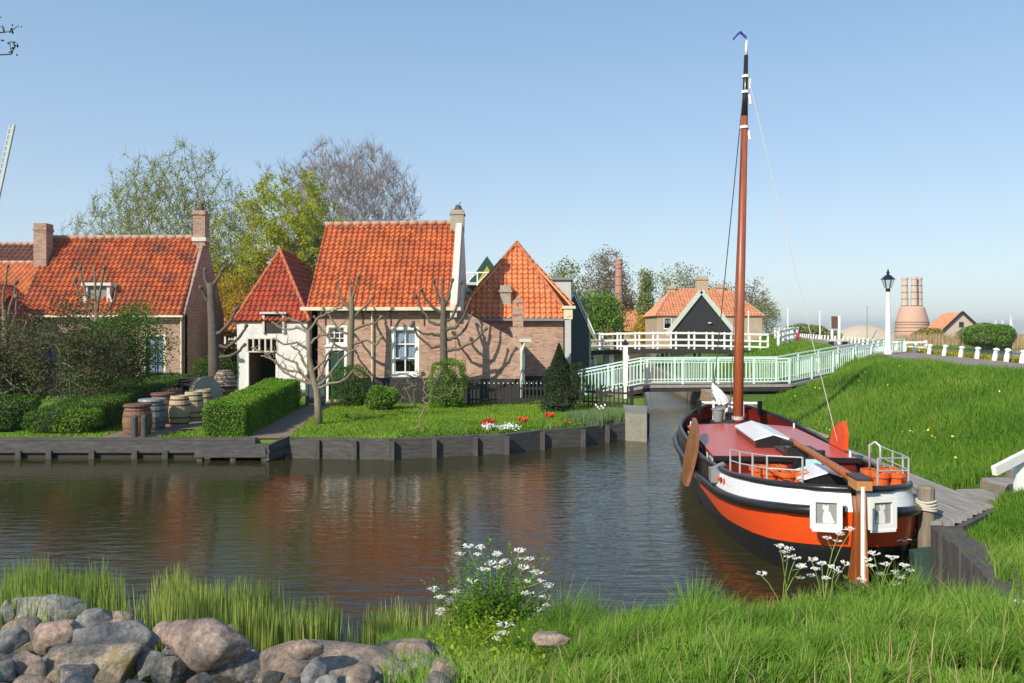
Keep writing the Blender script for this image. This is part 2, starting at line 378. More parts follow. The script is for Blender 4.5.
def copy_tree(o, parent=None):
    kids = list(o.children); c = o.copy(); COL.objects.link(c)
    if parent is not None: c.parent = parent
    for k in kids: copy_tree(k, c)
    return c

# leaves: small rhombus faces
def leaf_arrays(P, size, flat=0.0, r=rng, aspect=.55):
    n = len(P); a = r.normal(size=(n,3)); a /= np.linalg.norm(a, axis=1)[:,None]
    b = r.normal(size=(n,3)); b[:,2] *= (1-flat)
    a[:,2] *= (1-flat); a /= np.linalg.norm(a, axis=1)[:,None]
    b -= (a*b).sum(1)[:,None]*a; b /= np.linalg.norm(b, axis=1)[:,None]
    s = (size*r.uniform(.6,1.3,n))[:,None]
    V = np.stack([P-a*s*.5, P+b*s*.5*aspect, P+a*s*.5, P-b*s*.5*aspect], 1).reshape(-1,3)
    F = np.arange(n*4).reshape(n,4); return V, F
def leaves(name, P, size, mat, parent=None, loc=None, flat=0.0, aspect=.55):
    V, F = leaf_arrays(np.asarray(P), size, flat, aspect=aspect)
    return npmesh(name, V, F, mat, parent, loc)
def blades(name, P, h, w, mat, parent=None, loc=None, lean=.35, r=rng, curve=.5, cx=0, cy=0):
    n = len(P); P = np.asarray(P); h = h*r.uniform(.55,1.2,n) if np.isscalar(h) else h
    th = r.uniform(0, 2*np.pi, n); l = np.abs(r.normal(0, lean, n))
    d = np.stack([np.cos(th)*l+cx, np.sin(th)*l+cy, np.zeros(n)], 1)
    ph = r.uniform(0, np.pi, n); s = np.stack([np.cos(ph), np.sin(ph)*.5, np.zeros(n)], 1)*(w*r.uniform(.6,1.3,n))[:,None]/2
    H = h[:,None]; up = np.array([0,0,1.])
    b0 = P - up*.03; m = P + up*H*.55 + d*H*.3; t = P + up*H*(1-.25*np.clip(l,0,1.2)[:,None]) + d*H*(.6+curve*.6)
    V = np.stack([b0-s, b0+s, m+s*.8, m-s*.8, t+s*.12, t-s*.12], 1).reshape(-1,3)
    i = np.arange(n)[:,None]*6
    F = np.concatenate([i+np.array([[0,1,2,3]]), i+np.array([[3,2,4,5]])], 0)
    return npmesh(name, V, F, mat, parent, loc)

# trees: every tip of the crown is joined to the nearest wood; radii follow from what each limb carries
def grow(h0, tips, base_pts, seg=.5, seed=1, tipr=.006, expo=2.2, up=.35, wig=.12):
    r = np.random.default_rng(seed)
    pos = [np.array(p, float) for p in base_pts]; par = [-1]+list(range(len(base_pts)-1))
    top = pos[-1]; order = np.argsort(np.linalg.norm(tips-np.array(base_pts[len(base_pts)//2]), axis=1))
    arr = np.zeros((len(tips)*14+len(pos), 3)); arr[:len(pos)] = pos; n = len(pos)
    for t in tips[order]:
        A = arr[:n]; dv = t-A; dist = np.linalg.norm(dv, axis=1)
        hd = np.linalg.norm(dv[:,:2], axis=1)
        cost = dist + np.where(dv[:,2] < up*hd, (up*hd-dv[:,2])*1.6, 0) + np.where(A[:,2] < h0, (h0-A[:,2])*3+5, 0)
        j = int(cost.argmin()); p = A[j]; L = np.linalg.norm(t-p); k = max(1, min(12, int(round(L/seg))))
        out = (t-p)/max(L,1e-6); side = r.normal(size=3)*wig*L
        last = j
        for q in range(1, k+1):
            f = q/k
            x = p + (t-p)*f + side*math.sin(math.pi*f)*.5 + np.array([0,0,-1.])*math.sin(math.pi*f)*L*.10 + r.normal(size=3)*wig*seg*.35*(1 if q<k else 0)
            arr[n] = x; par.append(last); last = n; n += 1
    P = arr[:n]; par = np.array(par); nch = np.bincount(par[par>=0], minlength=n)
    rad = np.where(nch == 0, tipr**expo, 0.0)
    for i in range(n-1, 0, -1): rad[par[i]] += rad[i]
    rad = rad**(1/expo)
    return P, par, rad, nch
def wood_mesh(name, P, par, rad, mat, parent=None, n=5, sel=None, minr=0):
    idx = np.where(par >= 0)[0]
    if sel is not None: idx = idx[sel[idx]]
    if minr: rad = np.maximum(rad, minr)
    A = P[par[idx]]; B = P[idx]; ra = np.minimum(rad[par[idx]], rad[idx]*1.35+.003); rb = rad[idx]
    d = B-A; L = np.linalg.norm(d, axis=1); ok = L > 1e-5; A,B,ra,rb,d,L = A[ok],B[ok],ra[ok],rb[ok],d[ok],L[ok]
    d = d/L[:,None]; B = B + d*(rb*.3)[:,None]
    ref = np.where(np.abs(d[:,2:3]) > .9, np.array([[1.,0,0]]), np.array([[0,0,1.]]))
    x = np.cross(d, ref); x /= np.linalg.norm(x, axis=1)[:,None]; y = np.cross(x, d)
    V = []
    for p, r_ in ((A, ra), (B, rb)):
        for k in range(n):
            a = 2*np.pi*k/n; V.append(p + (x*np.cos(a)+y*np.sin(a))*r_[:,None])
    V = np.stack(V, 1).reshape(-1,3); m = len(A); i = np.arange(m)[:,None]*(2*n)
    F = np.concatenate([i+np.array([[k, (k+1)%n, n+(k+1)%n, n+k]]) for k in range(n)], 0)
    return npmesh(name, V, F, mat, parent, smooth=True)
def crown_tips(n, c, rad, seed, hollow=.35, lumps=0, bottom=-1.0):
    r = np.random.default_rng(seed); out = []
    L = [(np.array(r.normal(size=3)), r.uniform(.8,1.12)) for _ in range(14)]
    while len(out) < n:
        v = r.normal(size=3); v /= np.linalg.norm(v); u = r.uniform()**(1/2.2)
        if u < hollow and r.uniform() < .6: continue
        k = 1.0
        for d, s in L:
            if v.dot(d/np.linalg.norm(d)) > .75: k *= s
        if v[2]*u < bottom: continue
        out.append(np.array(c) + v*u*k*np.array(rad))
    return np.array(out)
def tree(name, label, cat, X, Y, z0, c, rad, ntips, wood, leafmat=None, nleaf=0, lsize=.12, seed=1, stems=1, group=None,
         lspread=.25, tipr=.006, seg=.5, trunk_top=None, hollow=.35, minr=0, up=.35, bottom=-1.0, leafpick=1.0, trunk_lean=(0,0), wig=.12, twigs=0):
    """c: crown centre relative to the base; rad: crown radii"""
    root = thing(name, label, cat, (X, Y, z0), 0, group)
    tips = crown_tips(ntips, c, rad, seed, hollow, bottom=bottom)
    r = np.random.default_rng(seed+5)
    tt = trunk_top if trunk_top else c[2]*.75
    base = [np.array([trunk_lean[0]*k/6+r.normal()*.04, trunk_lean[1]*k/6, tt*k/6]) for k in range(7)]; base[0][:] = 0
    P, par, rad_, nch = grow(max(.2, c[2]-rad[2]*1.0), tips, base, seg, seed, tipr, up=up, wig=wig)
    rt = rad_[0]; nb = len(base)
    thick = rad_ > max(rt*.45, .0)
    isT = np.zeros(len(P), bool); isT[:nb] = True
    wood_mesh('trunk', P, par, rad_*np.where(isT,1,1), M[wood], root, 9, isT, minr)
    cr = wood_mesh('crown', P, par, rad_, M[wood], root, 5 if tipr > .004 else 4, ~isT, minr)
    if twigs:
        it = r.choice(np.where((rad_ < tipr*2.6) & (~isT))[0], twigs); par_i = np.maximum(par[it],0)
        d0 = P[it]-P[par_i]; d0 /= np.linalg.norm(d0,axis=1)[:,None]+1e-6; dd = d0*.8+r.normal(size=(twigs,3))*.45+np.array([0,0,.35]); dd /= np.linalg.norm(dd,axis=1)[:,None]
        B = P[it]+dd*r.uniform(.25,.75,twigs)[:,None]; P2 = np.concatenate([P[it],B]); p2 = np.concatenate([np.full(twigs,-1),np.arange(twigs)]); r2 = np.full(2*twigs,max(minr*.62,.004))
        wood_mesh('twigs', P2, p2, r2, M[wood], cr, 3)
    if leafmat and nleaf:
        thin = np.where((rad_ < tipr*3.2) & (~isT))[0]
        if leafpick < 1:
            hub = r.normal(size=(40,3))*np.array(rad)*.6+np.array(c)
            dmin = np.min(np.linalg.norm(P[thin][:,None]-hub[None], axis=2), axis=1)
            thin = thin[np.argsort(dmin)[:int(len(thin)*leafpick)]]
        q = P[r.choice(thin, nleaf)] + r.normal(size=(nleaf,3))*lspread*np.array([1,1,.8])
        leaves('foliage', q, lsize, M[leafmat], cr)
    return root
def pip(P, poly):
    x, y = P[:,0], P[:,1]; ins = np.zeros(len(P), bool); n = len(poly)
    for i in range(n):
        x0,y0 = poly[i]; x1,y1 = poly[(i+1)%n]
        c = (y0 > y) != (y1 > y)
        with np.errstate(divide='ignore', invalid='ignore'):
            xx = (x1-x0)*(y-y0)/(y1-y0)+x0
        ins ^= c & (x < xx)
    return ins
def cdt(outer, holes, pts):
    vs = []; es = []
    for lp in [outer]+holes:
        o = len(vs); vs += [Vector(p) for p in lp]; es += [(o+i, o+(i+1)%len(lp)) for i in range(len(lp))]
    vs += [Vector(p) for p in pts]
    ov, oe, of, *_ = geometry.delaunay_2d_cdt(vs, es, [], 0, 1e-5)
    V = np.array([(p[0],p[1]) for p in ov]); C = np.array([V[list(f)].mean(0) for f in of])
    k = pip(C, outer)
    for h in holes: k &= ~pip(C, h)
    return V, [f for f, q in zip(of, k) if q]
def dens(poly, step):                     # more points along the outline
    out = []
    for i, a in enumerate(poly):
        b = poly[(i+1)%len(poly)]; L = math.dist(a,b); m = max(1, int(L/(step(a,b) if callable(step) else step)))
        for k in range(m): out.append((a[0]+(b[0]-a[0])*k/m, a[1]+(b[1]-a[1])*k/m))
    return out
def terrain(name, outer, holes, pts, zf, mat, skirt=1.2):
    V, F = cdt(outer, holes, pts); n = len(V)
    Z = np.array([zf(x,y) for x,y in V]); vs = [(V[i,0],V[i,1],Z[i]) for i in range(n)]
    cnt = {}
    F = [tuple(f) if ((V[f[1]][0]-V[f[0]][0])*(V[f[2]][1]-V[f[0]][1])-(V[f[1]][1]-V[f[0]][1])*(V[f[2]][0]-V[f[0]][0])) > 0 else tuple(f)[::-1] for f in F]
    for f in F:
        for i in range(len(f)): cnt[(f[i], f[(i+1)%len(f)])] = 1
    bd = [e for e in cnt if (e[1],e[0]) not in cnt]; fs = list(F)
    m = {}
    for a, b in bd:
        for q in (a,b):
            if q not in m: m[q] = len(vs); vs.append((V[q,0],V[q,1],-skirt))
        fs.append((b,a,m[a],m[b]))
    mb = MB(); mb.v = vs; mb.f = fs; o = mb.build(name, mat)
    o.data.polygons.foreach_set('use_smooth', [True]*len(o.data.polygons))
    return tag(o, kind='structure')
def wall(mb, p0, p1, outline, holes=(), th=.22):
    """a wall standing on the line p0-p1, seen side to the right of p0->p1; outline and holes in (u, z)"""
    p0, p1 = Vector((*p0,0)), Vector((*p1,0)); d = (p1-p0).normalized(); nrm = Vector((d.y,-d.x,0))
    hs = [[(a,c),(b,c),(b,e),(a,e)] for a,b,c,e in holes]
    V, F = cdt(list(outline), hs, []); o = len(mb.v); n = len(V)
    for k in (0,1):
        mb.v += [tuple(p0 + d*float(u) - nrm*th*k + Vector((0,0,float(z)))) for u,z in V]
    cnt = set()
    for f in F:
        f = list(f)
        ar = sum(V[f[i]][0]*V[f[(i+1)%len(f)]][1]-V[f[(i+1)%len(f)]][0]*V[f[i]][1] for i in range(len(f)))
        if ar < 0: f = f[::-1]
        mb.f.append(tuple(o+i for i in f)); mb.f.append(tuple(o+n+i for i in f[::-1]))
        for i in range(len(f)): cnt.add((f[i], f[(i+1)%len(f)]))
    for a, b in cnt:
        if (b,a) not in cnt: mb.f.append((o+b,o+a,o+n+a,o+n+b))
    return mb
def roof(mb, A, B, C, D, tw=.24, th=.30, amp=.034, seg=6, lip=.05, slab=.07):
    """pantiles on the plane A-B (eave) D-C (ridge)"""
    A,B,C,D = (Vector(p) for p in (A,B,C,D))
    U = (B-A).normalized(); nr = U.cross(((C+D)/2-(A+B)/2)).normalized()
    if nr.z < 0: nr = -nr
    W = nr.cross(U).normalized()
    if W.z < 0: W = -W
    uB = (B-A).dot(U); uC, uD = (C-A).dot(U), (D-A).dot(U); HH = (C-A).dot(W)
    rows = max(1, round(HH/th)); th = HH/rows
    u0, u1 = min(0,uD), max(uB,uC); k0 = math.floor(u0/tw)*seg; k1 = math.ceil(u1/tw)*seg
    us = [k*tw/seg for k in range(k0, k1+1)]
    if mb.uv is None: mb.uv = []
    def prof(u):
        f = (u/tw) % 1.0
        return amp*math.cos(2*math.pi*(f-.3)) + (amp*.5 if .05 < f < .35 else 0)
    for r in range(rows):
        o = len(mb.v); v0, v1 = r*th, (r+1)*th
        for v, h, vv in ((v0,lip,r+.02),(v1,0,r+.98),(v0,-.02,r+.02)):
            l = uD*v/HH; q = uB+(uC-uB)*v/HH
            for u in us:
                uc = min(max(u, l), q); mb.v.append(tuple(A+U*uc+W*v+nr*(prof(uc)+h+.012*math.sin(uc*1.3+r)))); mb.uv.append((uc/tw+.001, vv))
        m = len(us)
        for i in range(m-1):
            l1 = uD*v1/HH; q1 = uB+(uC-uB)*v1/HH; l0 = uD*v0/HH; q0 = uB+(uC-uB)*v0/HH
            if us[i+1] <= min(l0,l1) or us[i] >= max(q0,q1): continue
            mb.f.append((o+i,o+i+1,o+m+i+1,o+m+i)); mb.f.append((o+2*m+i,o+2*m+i+1,o+i+1,o+i))
    o = len(mb.v)
    for p in (A,B,C,D):
        for k in (-.025,-slab-.025): mb.v.append(tuple(p+nr*k)); mb.uv.append((.5,.5))
    mb.f += [(o,o+2,o+4,o+6),(o+1,o+7,o+5,o+3),(o,o+1,o+3,o+2),(o+2,o+3,o+5,o+4),(o+4,o+5,o+7,o+6),(o+6,o+7,o+1,o)]
    return mb
def ridge(mb, a, b, r=.11, step=.38, n=7):
    a, b = Vector(a), Vector(b); L = (b-a).length; k = max(1,int(L/step)); d = (b-a)/k
    for i in range(k): mb.tube([a+d*i, a+d*(i+1.06)], [r*1.08, r*.94], n)
    return mb
def window(parent, x0, x1, z0, z1, Y, cols, rows, fmat='white', fw=.09, barw=.035, curtain=None, cz=None, face=-1, sash=None, glass=True):
    """window in a wall whose face looks towards -Y at distance Y; world coordinates"""
    f = MB()
    f.b2(x0,x1,Y-.03,Y+.09,z0,z0+fw); f.b2(x0,x1,Y-.03,Y+.09,z1-fw,z1)
    f.b2(x0,x0+fw,Y-.03,Y+.09,z0+fw,z1-fw); f.b2(x1-fw,x1,Y-.03,Y+.09,z0+fw,z1-fw)
    f.b2(x0-.05,x1+.05,Y-.07,Y-.031,z0-.03,z0+.035)
    w = f.build('window', M[fmat], parent, world=True)
    s = MB(); a0,a1,b0,b1 = x0+fw,x1-fw,z0+fw,z1-fw; e = .045
    s.b2(a0,a1,Y+.02,Y+.06,b0,b0+e); s.b2(a0,a1,Y+.02,Y+.06,b1-e,b1); s.b2(a0,a0+e,Y+.02,Y+.06,b0+e,b1-e); s.b2(a1-e,a1,Y+.02,Y+.06,b0+e,b1-e)
    for i in range(1,cols): x = a0+(a1-a0)*i/cols; s.b2(x-barw/2,x+barw/2,Y+.021,Y+.059,b0+e,b1-e)
    for j in range(1,rows): z = b0+(b1-b0)*j/rows; s.b2(a0+e,a1-e,Y+.023,Y+.057,z-barw/2,z+barw/2)
    so = s.build('sash', M[sash or fmat], w)
    so.matrix_parent_inverse = Matrix.Translation(-Vector(parent.location))
    if glass:
        g = MB(); g.b2(a0+.01,a1-.01,Y+.061,Y+.066,b0+.01,b1-.01); go = g.build('pane', M['glass'], w); go.matrix_parent_inverse = Matrix.Translation(-Vector(parent.location))
    if curtain:
        c = MB(); n = 24; vs = []; zc = cz if cz is not None else b0
        for i in range(n+1):
            x = a0+(a1-a0)*i/n; y = Y+.13+.012*math.sin(i*1.7)
            vs += [(x,y,zc),(x,y,b1)]
        c.add(vs, [(2*i,2*i+2,2*i+3,2*i+1) for i in range(n)])
        co = c.build('curtain', M[curtain], w, smooth=True); co.matrix_parent_inverse = Matrix.Translation(-Vector(parent.location))
    return w
# ------------------------------------------------------------ world, sun, camera
W = bpy.data.worlds.new('World'); SC.world = W; W.use_nodes = True
wn = W.node_tree; bg = wn.nodes['Background']
sky = wn.nodes.new('ShaderNodeTexSky'); sky.sky_type = 'NISHITA'; sky.sun_disc = False
SAZ, SEL = R(218.5), R(34)
sky.sun_elevation = SEL; sky.sun_rotation = SAZ; sky.air_density = 1.0; sky.dust_density = .9; sky.ozone_density = 1.6; sky.altitude = 0
tc = wn.nodes.new('ShaderNodeTexCoord'); sx = wn.nodes.new('ShaderNodeSeparateXYZ'); wn.links.new(tc.outputs['Generated'], sx.inputs[0])
hz = ramp(wn, sx.outputs['Z'], [(0,(.66,.78,.87)),(.08,(.60,.74,.87)),(.2,(.45,.63,.84)),(.42,(.26,.47,.74)),(1,(.10,.24,.52))])
hs = wn.nodes.new('ShaderNodeVectorMath'); hs.operation = 'SCALE'; hs.inputs[3].default_value = 5.2; wn.links.new(hz, hs.inputs[0])
mxs = wn.nodes.new('ShaderNodeMix'); mxs.data_type = 'RGBA'; mxs.inputs[0].default_value = .7
wn.links.new(sky.outputs[0], mxs.inputs[6]); wn.links.new(hs.outputs[0], mxs.inputs[7]); wn.links.new(mxs.outputs[2], bg.inputs[0]); bg.inputs[1].default_value = .12
sl = bpy.data.lights.new('sun', 'SUN'); sl.energy = 3.8; sl.angle = R(.53); sl.color = (1,.90,.76)
so = bpy.data.objects.new('sun', sl); COL.objects.link(so)
sdir = Vector((math.sin(SAZ)*math.cos(SEL), math.cos(SAZ)*math.cos(SEL), math.sin(SEL)))
so.rotation_euler = sdir.to_track_quat('Z','Y').to_euler(); so.location = (-20,-20,30)
cd = bpy.data.cameras.new('camera'); cam = bpy.data.objects.new('camera', cd); COL.objects.link(cam)
cam.location = (0,0,CH); cam.rotation_euler = (R(90),0,0)
cd.sensor_width = 36; cd.lens = 36*FP/1024; cd.shift_y = -(341.5-HY)/1024; cd.clip_start = .05; cd.clip_end = 9000
SC.camera = cam
SC.view_settings.view_transform = 'Standard'; SC.view_settings.look = 'None'; SC.view_settings.exposure = .62
SC.cycles.max_bounces = 6; SC.cycles.transparent_max_bounces = 12; SC.cycles.use_denoising = True

M['tan_wood'] = m_wood('tan_timber', (.22,.15,.09), (.42,.32,.2), .85, (1,1,5), 3)
M['barge_pale'] = m_paint('pale_grey_green', (.5,.58,.5), .6)
M['kiln'] = m_brick('brick_kiln', [(.5,.27,.19),(.6,.36,.26),(.55,.3,.22)], mott=(.6,.45,.36))
# ------------------------------------------------------------ land and water
def itp(y, ys, xs): return float(np.interp(y, ys, xs))
L_edge = [(-90,19.75),(-6.15,19.75),(-5.75,19.8),(-2.97,19.5),(-.98,20.2),(-.19,20.4),(.74,21.2),(1.86,21.75),(2.6,22.5),(3.26,22.9),(3.75,22.6),(4.2,24.9),(5.3,32),(5.6,40),(6.0,50),(6.7,60),(10.2,90),(12.5,103),(13.2,106),(18,108)]
L_outer = L_edge+[(18,330),(-300,330),(-300,19.75)]
R_edge = [(18,108),(17.5,95),(14.3,81),(10.8,62),(9.0,52),(8.3,42),(8.05,36),(7.3,25),(7.0,21),(6.95,17),(6.75,13),(6.45,10.9),(5.35,10.15),(5.2,9.5),(4.85,8.0),(4.2,8.15),(3.4,8.5),(2.4,8.35),(1.5,8.2),(.8,8.0),(0,7.75),(-3,7.6),(-8,7.7),(-60,8)]
R_outer = [(18,330)]+R_edge+[(-60,-30),(160,-30),(160,4),(300,4),(300,330)]
basin = [(21,4),(20.5,26),(23.2,38),(31,62),(44,100),(50,126),(160,132),(250,132),(250,10)]
xsl = lambda y: itp(y, [9,20,27,31,36,50,60,90],[6.2,6.7,7.6,11.4,13.3,12.5,13,19])
xb = lambda y: itp(y, [0,25.6,38,64,107,160],[15.5,16.6,19,27,38,52])
def zr(x, y):
    s = (x-xsl(y))/max(3.0, xb(y)-4.0-xsl(y)); s = min(max(s,0),1); z = .5+1.52*(s*s*(3-2*s)*.6+s*.4)
    if y < 14: z = min(z, .5+1.52*s) if s < .2 else z
    e = x-(xb(y)+.9)
    if e > 0 and y < 135: z -= min(1, e/2.2)*1.65
    if y > 120: k = min(1,(y-120)/30); z = z*(1-k)+.6*k
    # the bank the photographer stands on
    sh = itp(x, [-60,-8,-3,0,.8,1.5,2.4,3.4,4.2,4.85,5.3,6,9],[8,7.7,7.6,7.75,8.0,8.2,8.35,8.5,8.15,8.0,9.0,9.6,9.8])
    s = (sh-y)/5.0
    zb = .02+1.62*min(max(s,0),1)**.85 if s > 0 else -.3
    z2 = zb if x < 4.85 or y < 8 else max(zb, z if x > 5.2 else zb)
    if x < 4.85: z = zb if y < 9.5 else z
    else: z = max(z, zb)
    return z + .035*noise.noise((x*.9,y*.9,0)) + .012*noise.noise((x*3,y*3,5))
def zl(x, y):
    return .42 + .02*noise.noise((x*.5,y*.5,0)) + (.18*min(1,max(0,(y-45)/30)))
pts = []
y = -8.0
while y < 320:
    st = max(.3, abs(y)*.03) if y < 60 else y*.06
    x = -18.0 if y < 12 else 5.0
    xmax = max(14, y*.75+8)
    while x < xmax: pts.append((x+random.uniform(-.08,.08)*st, y+random.uniform(-.1,.1)*st)); x += st
    y += st
pts = [p for p in pts if not (p[0] < 18 and p[1] > 104)]
Pn = np.array(pts); k = pip(Pn, R_outer)&~pip(Pn, basin); pts = [tuple(map(float,p)) for p in Pn[k]]
gr = terrain('ground', dens(R_outer, 1.5 if False else (lambda a,b: 1.0 if max(a[1],b[1])<60 and abs(a[0])<62 and abs(b[0])<62 else 12)), [dens(basin, 5)], pts, zr, M['grass'], 1.5)
pl = [(float(x),float(y)) for y in np.arange(20.6,60,1.6) for x in np.arange(-30,6,1.6)]
pl = [tuple(map(float,p)) for p in np.array(pl)[pip(np.array(pl), L_outer)]]
terrain('lawn', L_outer, [], pl, zl, M['lawn'], 1.5)
w = MB(); w.add([(-1500,-40,0),(1500,-40,0),(1500,2400,0),(-1500,2400,0)], [(0,1,2,3)]); tag(w.build('water', M['water']), kind='structure')
w = MB(); w.add([(-1510,-60,-1.6),(1510,-60,-1.6),(1510,2410,-1.6),(-1510,2410,-1.6)], [(0,1,2,3)]); tag(w.build('canal_bed', M['soil']), kind='structure')
def strip(name, L, Rr, zf, mat, dz=.02, kind='structure'):       # a paved strip between two point rows
    mb = MB(); n = len(L); m = 6; vs = []
    for a, b in zip(L, Rr):
        for k in range(m+1):
            x = a[0]+(b[0]-a[0])*k/m; y = a[1]+(b[1]-a[1])*k/m; vs.append((x,y,zf(x,y)+dz))
    mb.add(vs, [(i*(m+1)+k, i*(m+1)+k+1, (i+1)*(m+1)+k+1, (i+1)*(m+1)+k) for i in range(n-1) for k in range(m)])
    return tag(mb.build(name, mat, smooth=True), kind=kind)
ys = list(np.arange(4,30,.8))+list(np.arange(30,160,3))
strip('road', [(xb(y)-3.3,y) for y in ys], [(xb(y)-.25,y) for y in ys], zr, M['asphalt'], .05)
strip('garden_path', [(-6.62,19.9),(-6.9,22),(-7.15,25),(-7.2,28),(-7.4,35)], [(-5.6,19.9),(-5.85,22),(-6.2,25),(-6.4,28),(-6.5,35)], zl, M['paving'], .035)
strip('barrel_yard', [(-10.3,19.9),(-10.5,23),(-11.0,26),(-11.9,30),(-12.3,35)], [(-9.1,19.9),(-8.6,22),(-8.5,26),(-8.6,30),(-8.6,35)], zl, M['paving'], .04)
strip('towpath', [(4.4,33.5),(4.6,45),(5.2,58)], [(5.15,33.5),(5.5,45),(6.2,58)], zl, M['sand'], .04)
bed = MB(); bd = [(-2.3,19.75),(-.98,20.35),(-.19,20.6),(.74,21.4),(1.86,21.95),(2.6,22.7),(2.9,23.0)]
strip('flower_bed', bd, [(x-.1, y+1.2+.25*math.sin(x*2)) for x,y in bd], zl, M['soil'], .03)

# ------------------------------------------------------------ quay walls of the left bank
def quay(name, label, pts, ztop, zbot, postw, posts, over=.02):
    t = thing(name, label, 'quay wall', (*pts[0],0))
    for i in range(len(pts)-1):
        a, b = Vector((*pts[i],0)), Vector((*pts[i+1],0)); mb = MB(); d = (b-a).normalized(); nr = Vector((d.y,-d.x,0))
        mb.bar(a+nr*.05+Vector((0,0,(ztop+zbot)/2)), b+nr*.05+Vector((0,0,(ztop+zbot)/2)), .07, ztop-zbot)
        mb.bar(a-nr*.02+Vector((0,0,ztop+.03)), b-nr*.02+Vector((0,0,ztop+.03)), .2, .05)
        mb.build('board', M['quay'], t, world=True)
    for x, y, h, w in posts:
        mb = MB(); mb.box((x,y,h/2-.4), (w,w*.8,h+.8), rz=.1); mb.build('post', M['pile'], t, world=True)
    return t
q = [(x,y) for x,y in L_edge[2:10]]
pp = []
for i in range(len(q)-1):
    a, b = q[i], q[i+1]; L = math.dist(a,b); m = max(1, round(L/1.0))
    for k in range(m):
        pp.append((a[0]+(b[0]-a[0])*k/m+.06, a[1]+(b[1]-a[1])*k/m-.14, .46, .12))
quay('quay_wall', 'dark vertical board quay wall holding up the green lawn and flower bed', q, .44, -.5, .1, pp)
t = quay('quay_wall', 'low grey horizontal beam quay on short posts in front of the barrel yard', [(-60,19.7),(-6.3,19.7)], .44, .14, .1,
     [(-6.4-i*.95-.1*(i%3), 19.62, .2, .13) for i in range(22)])
mb = MB(); mb.b2(-60,-6.0,19.705,19.74,-.5,.36); mb.build('back_board', M['tar_wood'], t, world=True)
t = thing('landing_steps', 'wooden landing step sticking out over the water at the foot of the garden path', 'landing step', (-6.1,19.5,0))
mb = MB(); mb.b2(-7.6,-5.9,19.15,19.69,.28,.36); mb.b2(-7.6,-5.9,19.15,19.2,.1,.279); mb.build('platform', M['quay'], t, world=True)
mb = MB(); mb.bar((-5.85,19.15,.3),(-5.5,19.75,.44),.08,.2); mb.bar((-5.85,19.15,.1),(-5.5,19.75,.22),.08,.16); mb.build('side_beam', M['quay'], t, world=True)
for x in (-7.5,-6.7,-5.95): mb = MB(); mb.box((x,19.25,-.1),(.13,.13,.6)); mb.build('post', M['pile'], t, world=True)
t = thing('bridge_abutment', 'pale concrete block at the corner of the left quay', 'abutment', (3.7,23,0))
mb = MB(); mb.prism([(3.22,22.75,-.5),(3.78,22.45,-.5),(4.22,24.9,-.5),(3.5,25.2,-.5)], (0,0,1.28)); mb.build('block', M['concrete'], t, world=True)
t = thing('quay_wall', 'wooden quay wall running back under the pale green bridge', 'quay wall', (4.2,24.9,0))
mb = MB(); ed = [(4.2,24.9),(5.3,32),(5.6,40),(6.0,50),(6.7,60),(10.2,90)]
for a, b in zip(ed, ed[1:]): mb.bar((a[0]+.03,a[1],.05),(b[0]+.03,b[1],.05),.1,.95)
mb.build('board', M['quay'], t, world=True)
# right side revetment
t = thing('revetment', 'tan timber revetment along the right canal bank ahead of the barge bow', 'revetment', (7.1,21,0))
ed = [(6.95,18.5),(7.0,21),(7.3,25),(8.05,36),(8.3,42),(9.0,52),(10.8,62),(14.3,81)]
for a, b in zip(ed, ed[1:]):
    mb = MB(); mb.bar((a[0]-.06,a[1],.16),(b[0]-.06,b[1],.16),.12,1.0); mb.bar((a[0]+.12,a[1],.69),(b[0]+.12,b[1],.69),.5,.06); mb.build('board', M['post_wood'] if b[1] > 40 else M['tan_wood'], t, world=True)

# ------------------------------------------------------------ houses
ZL = .42
def front(t, name, x0, x1, Y, ztop, holes, mat, outline=None, th=.25, plinth=None, pm='tar'):
    mb = MB(); ol = outline or [(0,ZL-.2),(x1-x0,ZL-.2),(x1-x0,ztop),(0,ztop)]
    wall(mb, (x0,Y), (x1,Y), ol, [(a-x0,b-x0,c,d) for a,b,c,d in holes], th)
    o = mb.build(name, M[mat], t, world=True)
    return o
def gablewall(t, name, X, y0, y1, yr, zE0, zE1, zR, mat, side=1, th=.25, holes=()):
    mb = MB()
    if side > 0: wall(mb, (X,y0), (X,y1), [(0,ZL-.2),(y1-y0,ZL-.2),(y1-y0,zE1),(yr-y0,zR),(0,zE0)], holes, th)
    else: wall(mb, (X,y1), (X,y0), [(0,ZL-.2),(y1-y0,ZL-.2),(y1-y0,zE0),(y1-yr,zR),(0,zE1)], holes, th)
    return mb.build(name, M[mat], t, world=True)
def rooft(t, name, quads, mat, ridges=(), rmat='ridge', **kw):
    mb = MB()
    for qd in quads: roof(mb, *qd, **kw)
    o = mb.build(name, M[mat], t, world=True, smooth=False)
    if ridges:
        r = MB(); [ridge(r, a, b, .11 if rmat == 'ridge' else .085) for a, b in ridges]; ro = r.build('ridge_tiles', M[rmat], o, smooth=True); ro.matrix_parent_inverse = Matrix.Translation(-Vector(t.location))
    return o
def part(mb, name, mat, t, smooth=False): return mb.build(name, M[mat], t, world=True, smooth=smooth)
def sub(mb, name, mat, p, t, smooth=False):
    o = mb.build(name, M[mat], p, smooth=smooth); o.matrix_parent_inverse = Matrix.Translation(-Vector(t.location)); return o
M['ridge'] = m_paint('mortar_ridge', (.42,.25,.18), .9, .5); M['hip'] = m_paint('hip_tiles', (.44,.14,.06), .8, .4)

